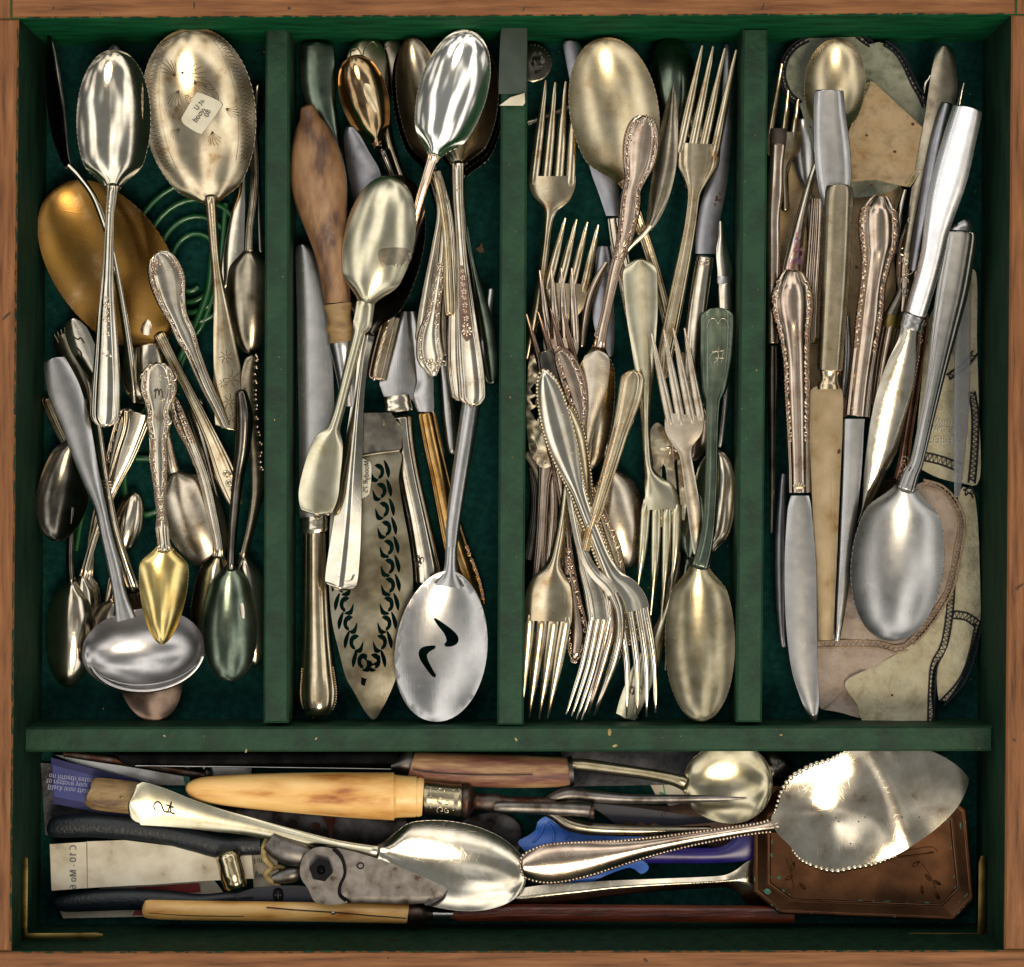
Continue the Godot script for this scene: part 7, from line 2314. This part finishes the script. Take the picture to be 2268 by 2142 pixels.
	for q in [[1738, 1950, -0.5], [1752, 1930, -1.2], [1770, 1955, 0.8], [2048, 1935, 0.9], [2066, 1950, 0.5], [2040, 1960, 1.4], [2070, 1975, 1.0], [2020, 1920, -0.6]]:
		leaf(m, q[0], q[1], 71.2, 11, q[2])
	tube(m, [1980, 1898, 71.6, 2020, 1896, 71.6, 2068, 1888, 71.6], 2.0, 5)
	tube(m, [2040, 1910, 71.6, 2060, 1940, 71.6, 2072, 1968, 71.6], 0.9, 5)
	tube(m, [1740, 1900, 71.6, 1752, 1935, 71.6, 1758, 1970, 71.6], 0.9, 5)
	tube(m, [2000, 1886, 71.6, 2060, 1876, 71.6, 2076, 1886, 71.6], 0.9, 5)
	fine("leaf_engraving", m, "copper_dark")
	m = M.new()
	for z in [[8.5, 92.0, 1.3], [35.5, 77.5, 1.6]]:
		var lp: PackedVector2Array = step.call(tray, z[0])
		for k in 8:
			var e0 := lp[k]
			var e1 := lp[(k + 1) % 8]
			tube(m, [e0.x, e0.y, z[1], e1.x, e1.y, z[1]], z[2], 5)
	fine("lighter_edge", m, "copper_edge")  # thin lines of lighter copper along the rim steps
	m = M.new()
	for k in 60:
		var a := rng.randf() * TAU
		var q := step.call(tray, [4.0, 42.0, 16.0, 40.0][k % 4]) as PackedVector2Array
		var e := rng.randi() % 8
		var w := q[e].lerp(q[(e + 1) % 8], rng.randf())
		dome(m, w.x, w.y, [96.5, 72.5, 87.5, 72.0][k % 4], rng.randf_range(1, 7), rng.randf_range(0.8, 2.0), 0.5, atan2(q[(e + 1) % 8].y - q[e].y, q[(e + 1) % 8].x - q[e].x) + a * 0.01, 6)
	dome(m, 1700, 1975, 90, 8, 7, 0.8, 0.5, 7)
	dome(m, 1726, 1944, 71.5, 4, 5, 0.8, 0.5, 7)
	fine("verdigris_spot", m, "verdigris")
	# beaded server
	thing("berry_server", "large polished server with beaded edge and folded blade, lying across the copper tray", "server", 1900, 1830)
	thing_skin(9.0)
	sp = spine([1152, 1920, 16, 1160, 1919, 26, 1180, 1917, 36, 1210, 1914, 44, 1255, 1909, 44, 1310, 1901, 38, 1370, 1890, 29, 1440, 1876, 21, 1530, 1859, 15, 1620, 1844, 12, 1690, 1833, 12, 1724, 1826, 20], [132, 122, 132], {"c0": 0.6})
	m = M.new()
	strip(m, sp, {"c": 9, "t": 8})
	part("handle", m, "rose_silver")
	m = M.new()
	beads(m, sp, 0.01, 0.97, 4.0, 0.95, 1.0)
	fine("beaded_edge", m, "rose_silver")
	var so := curvy([1708, 1812, 1722, 1790, 1732, 1756, 1748, 1726, 1776, 1706, 1802, 1694, 1838, 1683, 1868, 1666, 1900, 1648, 1980, 1640, 2063, 1664, 2112, 1690, 2140, 1716, 2145, 1736, 2122, 1786, 2080, 1830, 2032, 1866, 1984, 1894, 1934, 1912, 1888, 1920, 1850, 1928, 1808, 1918, 1772, 1902, 1748, 1872, 1722, 1846], 8.0)
	var sh := func(x: float, y: float) -> float:
		var u := (x - 1710.0) / 430.0
		var fold := (x - 1975.0) + (y - 1780.0) * -0.36
		return 150.0 - 30.0 * exp(-pow((x - 1830.0) / 105.0, 2.0) - pow((y - 1800.0) / 88.0, 2.0)) + 7.0 * exp(-pow(fold / 40.0, 2.0)) - 40.0 * pow(maxf(0.0, u - 0.5), 1.4) - 20.0 * pow((y - 1770.0) / 120.0, 2.0) * maxf(0.0, u - 0.25)
	m = M.new()
	sheet(m, so, sh, 4.0, 11.0)
	part("folded_blade", m, "silver")
	m = M.new()
	for q in [[1716, 1800, 1732, 1752, 1752, 1722, 1780, 1704, 1804, 1692, 1838, 1682, 1868, 1666, 1890, 1656], [1756, 1884, 1774, 1904, 1808, 1920, 1850, 1929, 1888, 1922, 1934, 1914, 1984, 1896]]:
		var p := flat(path_of(q, 3.0))
		var last := v(-999, 0)
		var n := 0
		for w in p:
			var r := 3.0 + 4.0 * sin(PI * n / float(p.size()))
			if w.distance_to(last) > r * 1.75:
				dome(m, w.x, w.y, sh.call(w.x, w.y) - 1.5, r, r, r * 0.8, 0, 10)
				last = w
			n += 1
	fine("bead_border", m, "silver")
	m = M.new()
	for q in [[1820, 1807], [1851, 1811], [1858, 1820], [1837, 1830], [1902, 1820], [1998, 1810], [2036, 1810], [1884, 1869], [1916, 1810]]:
		dome(m, q[0], q[1], sh.call(q[0], q[1]), 2.4, 2.0, 0.5, 0, 6)
	fine("tarnish_speck", m, "brown_card")
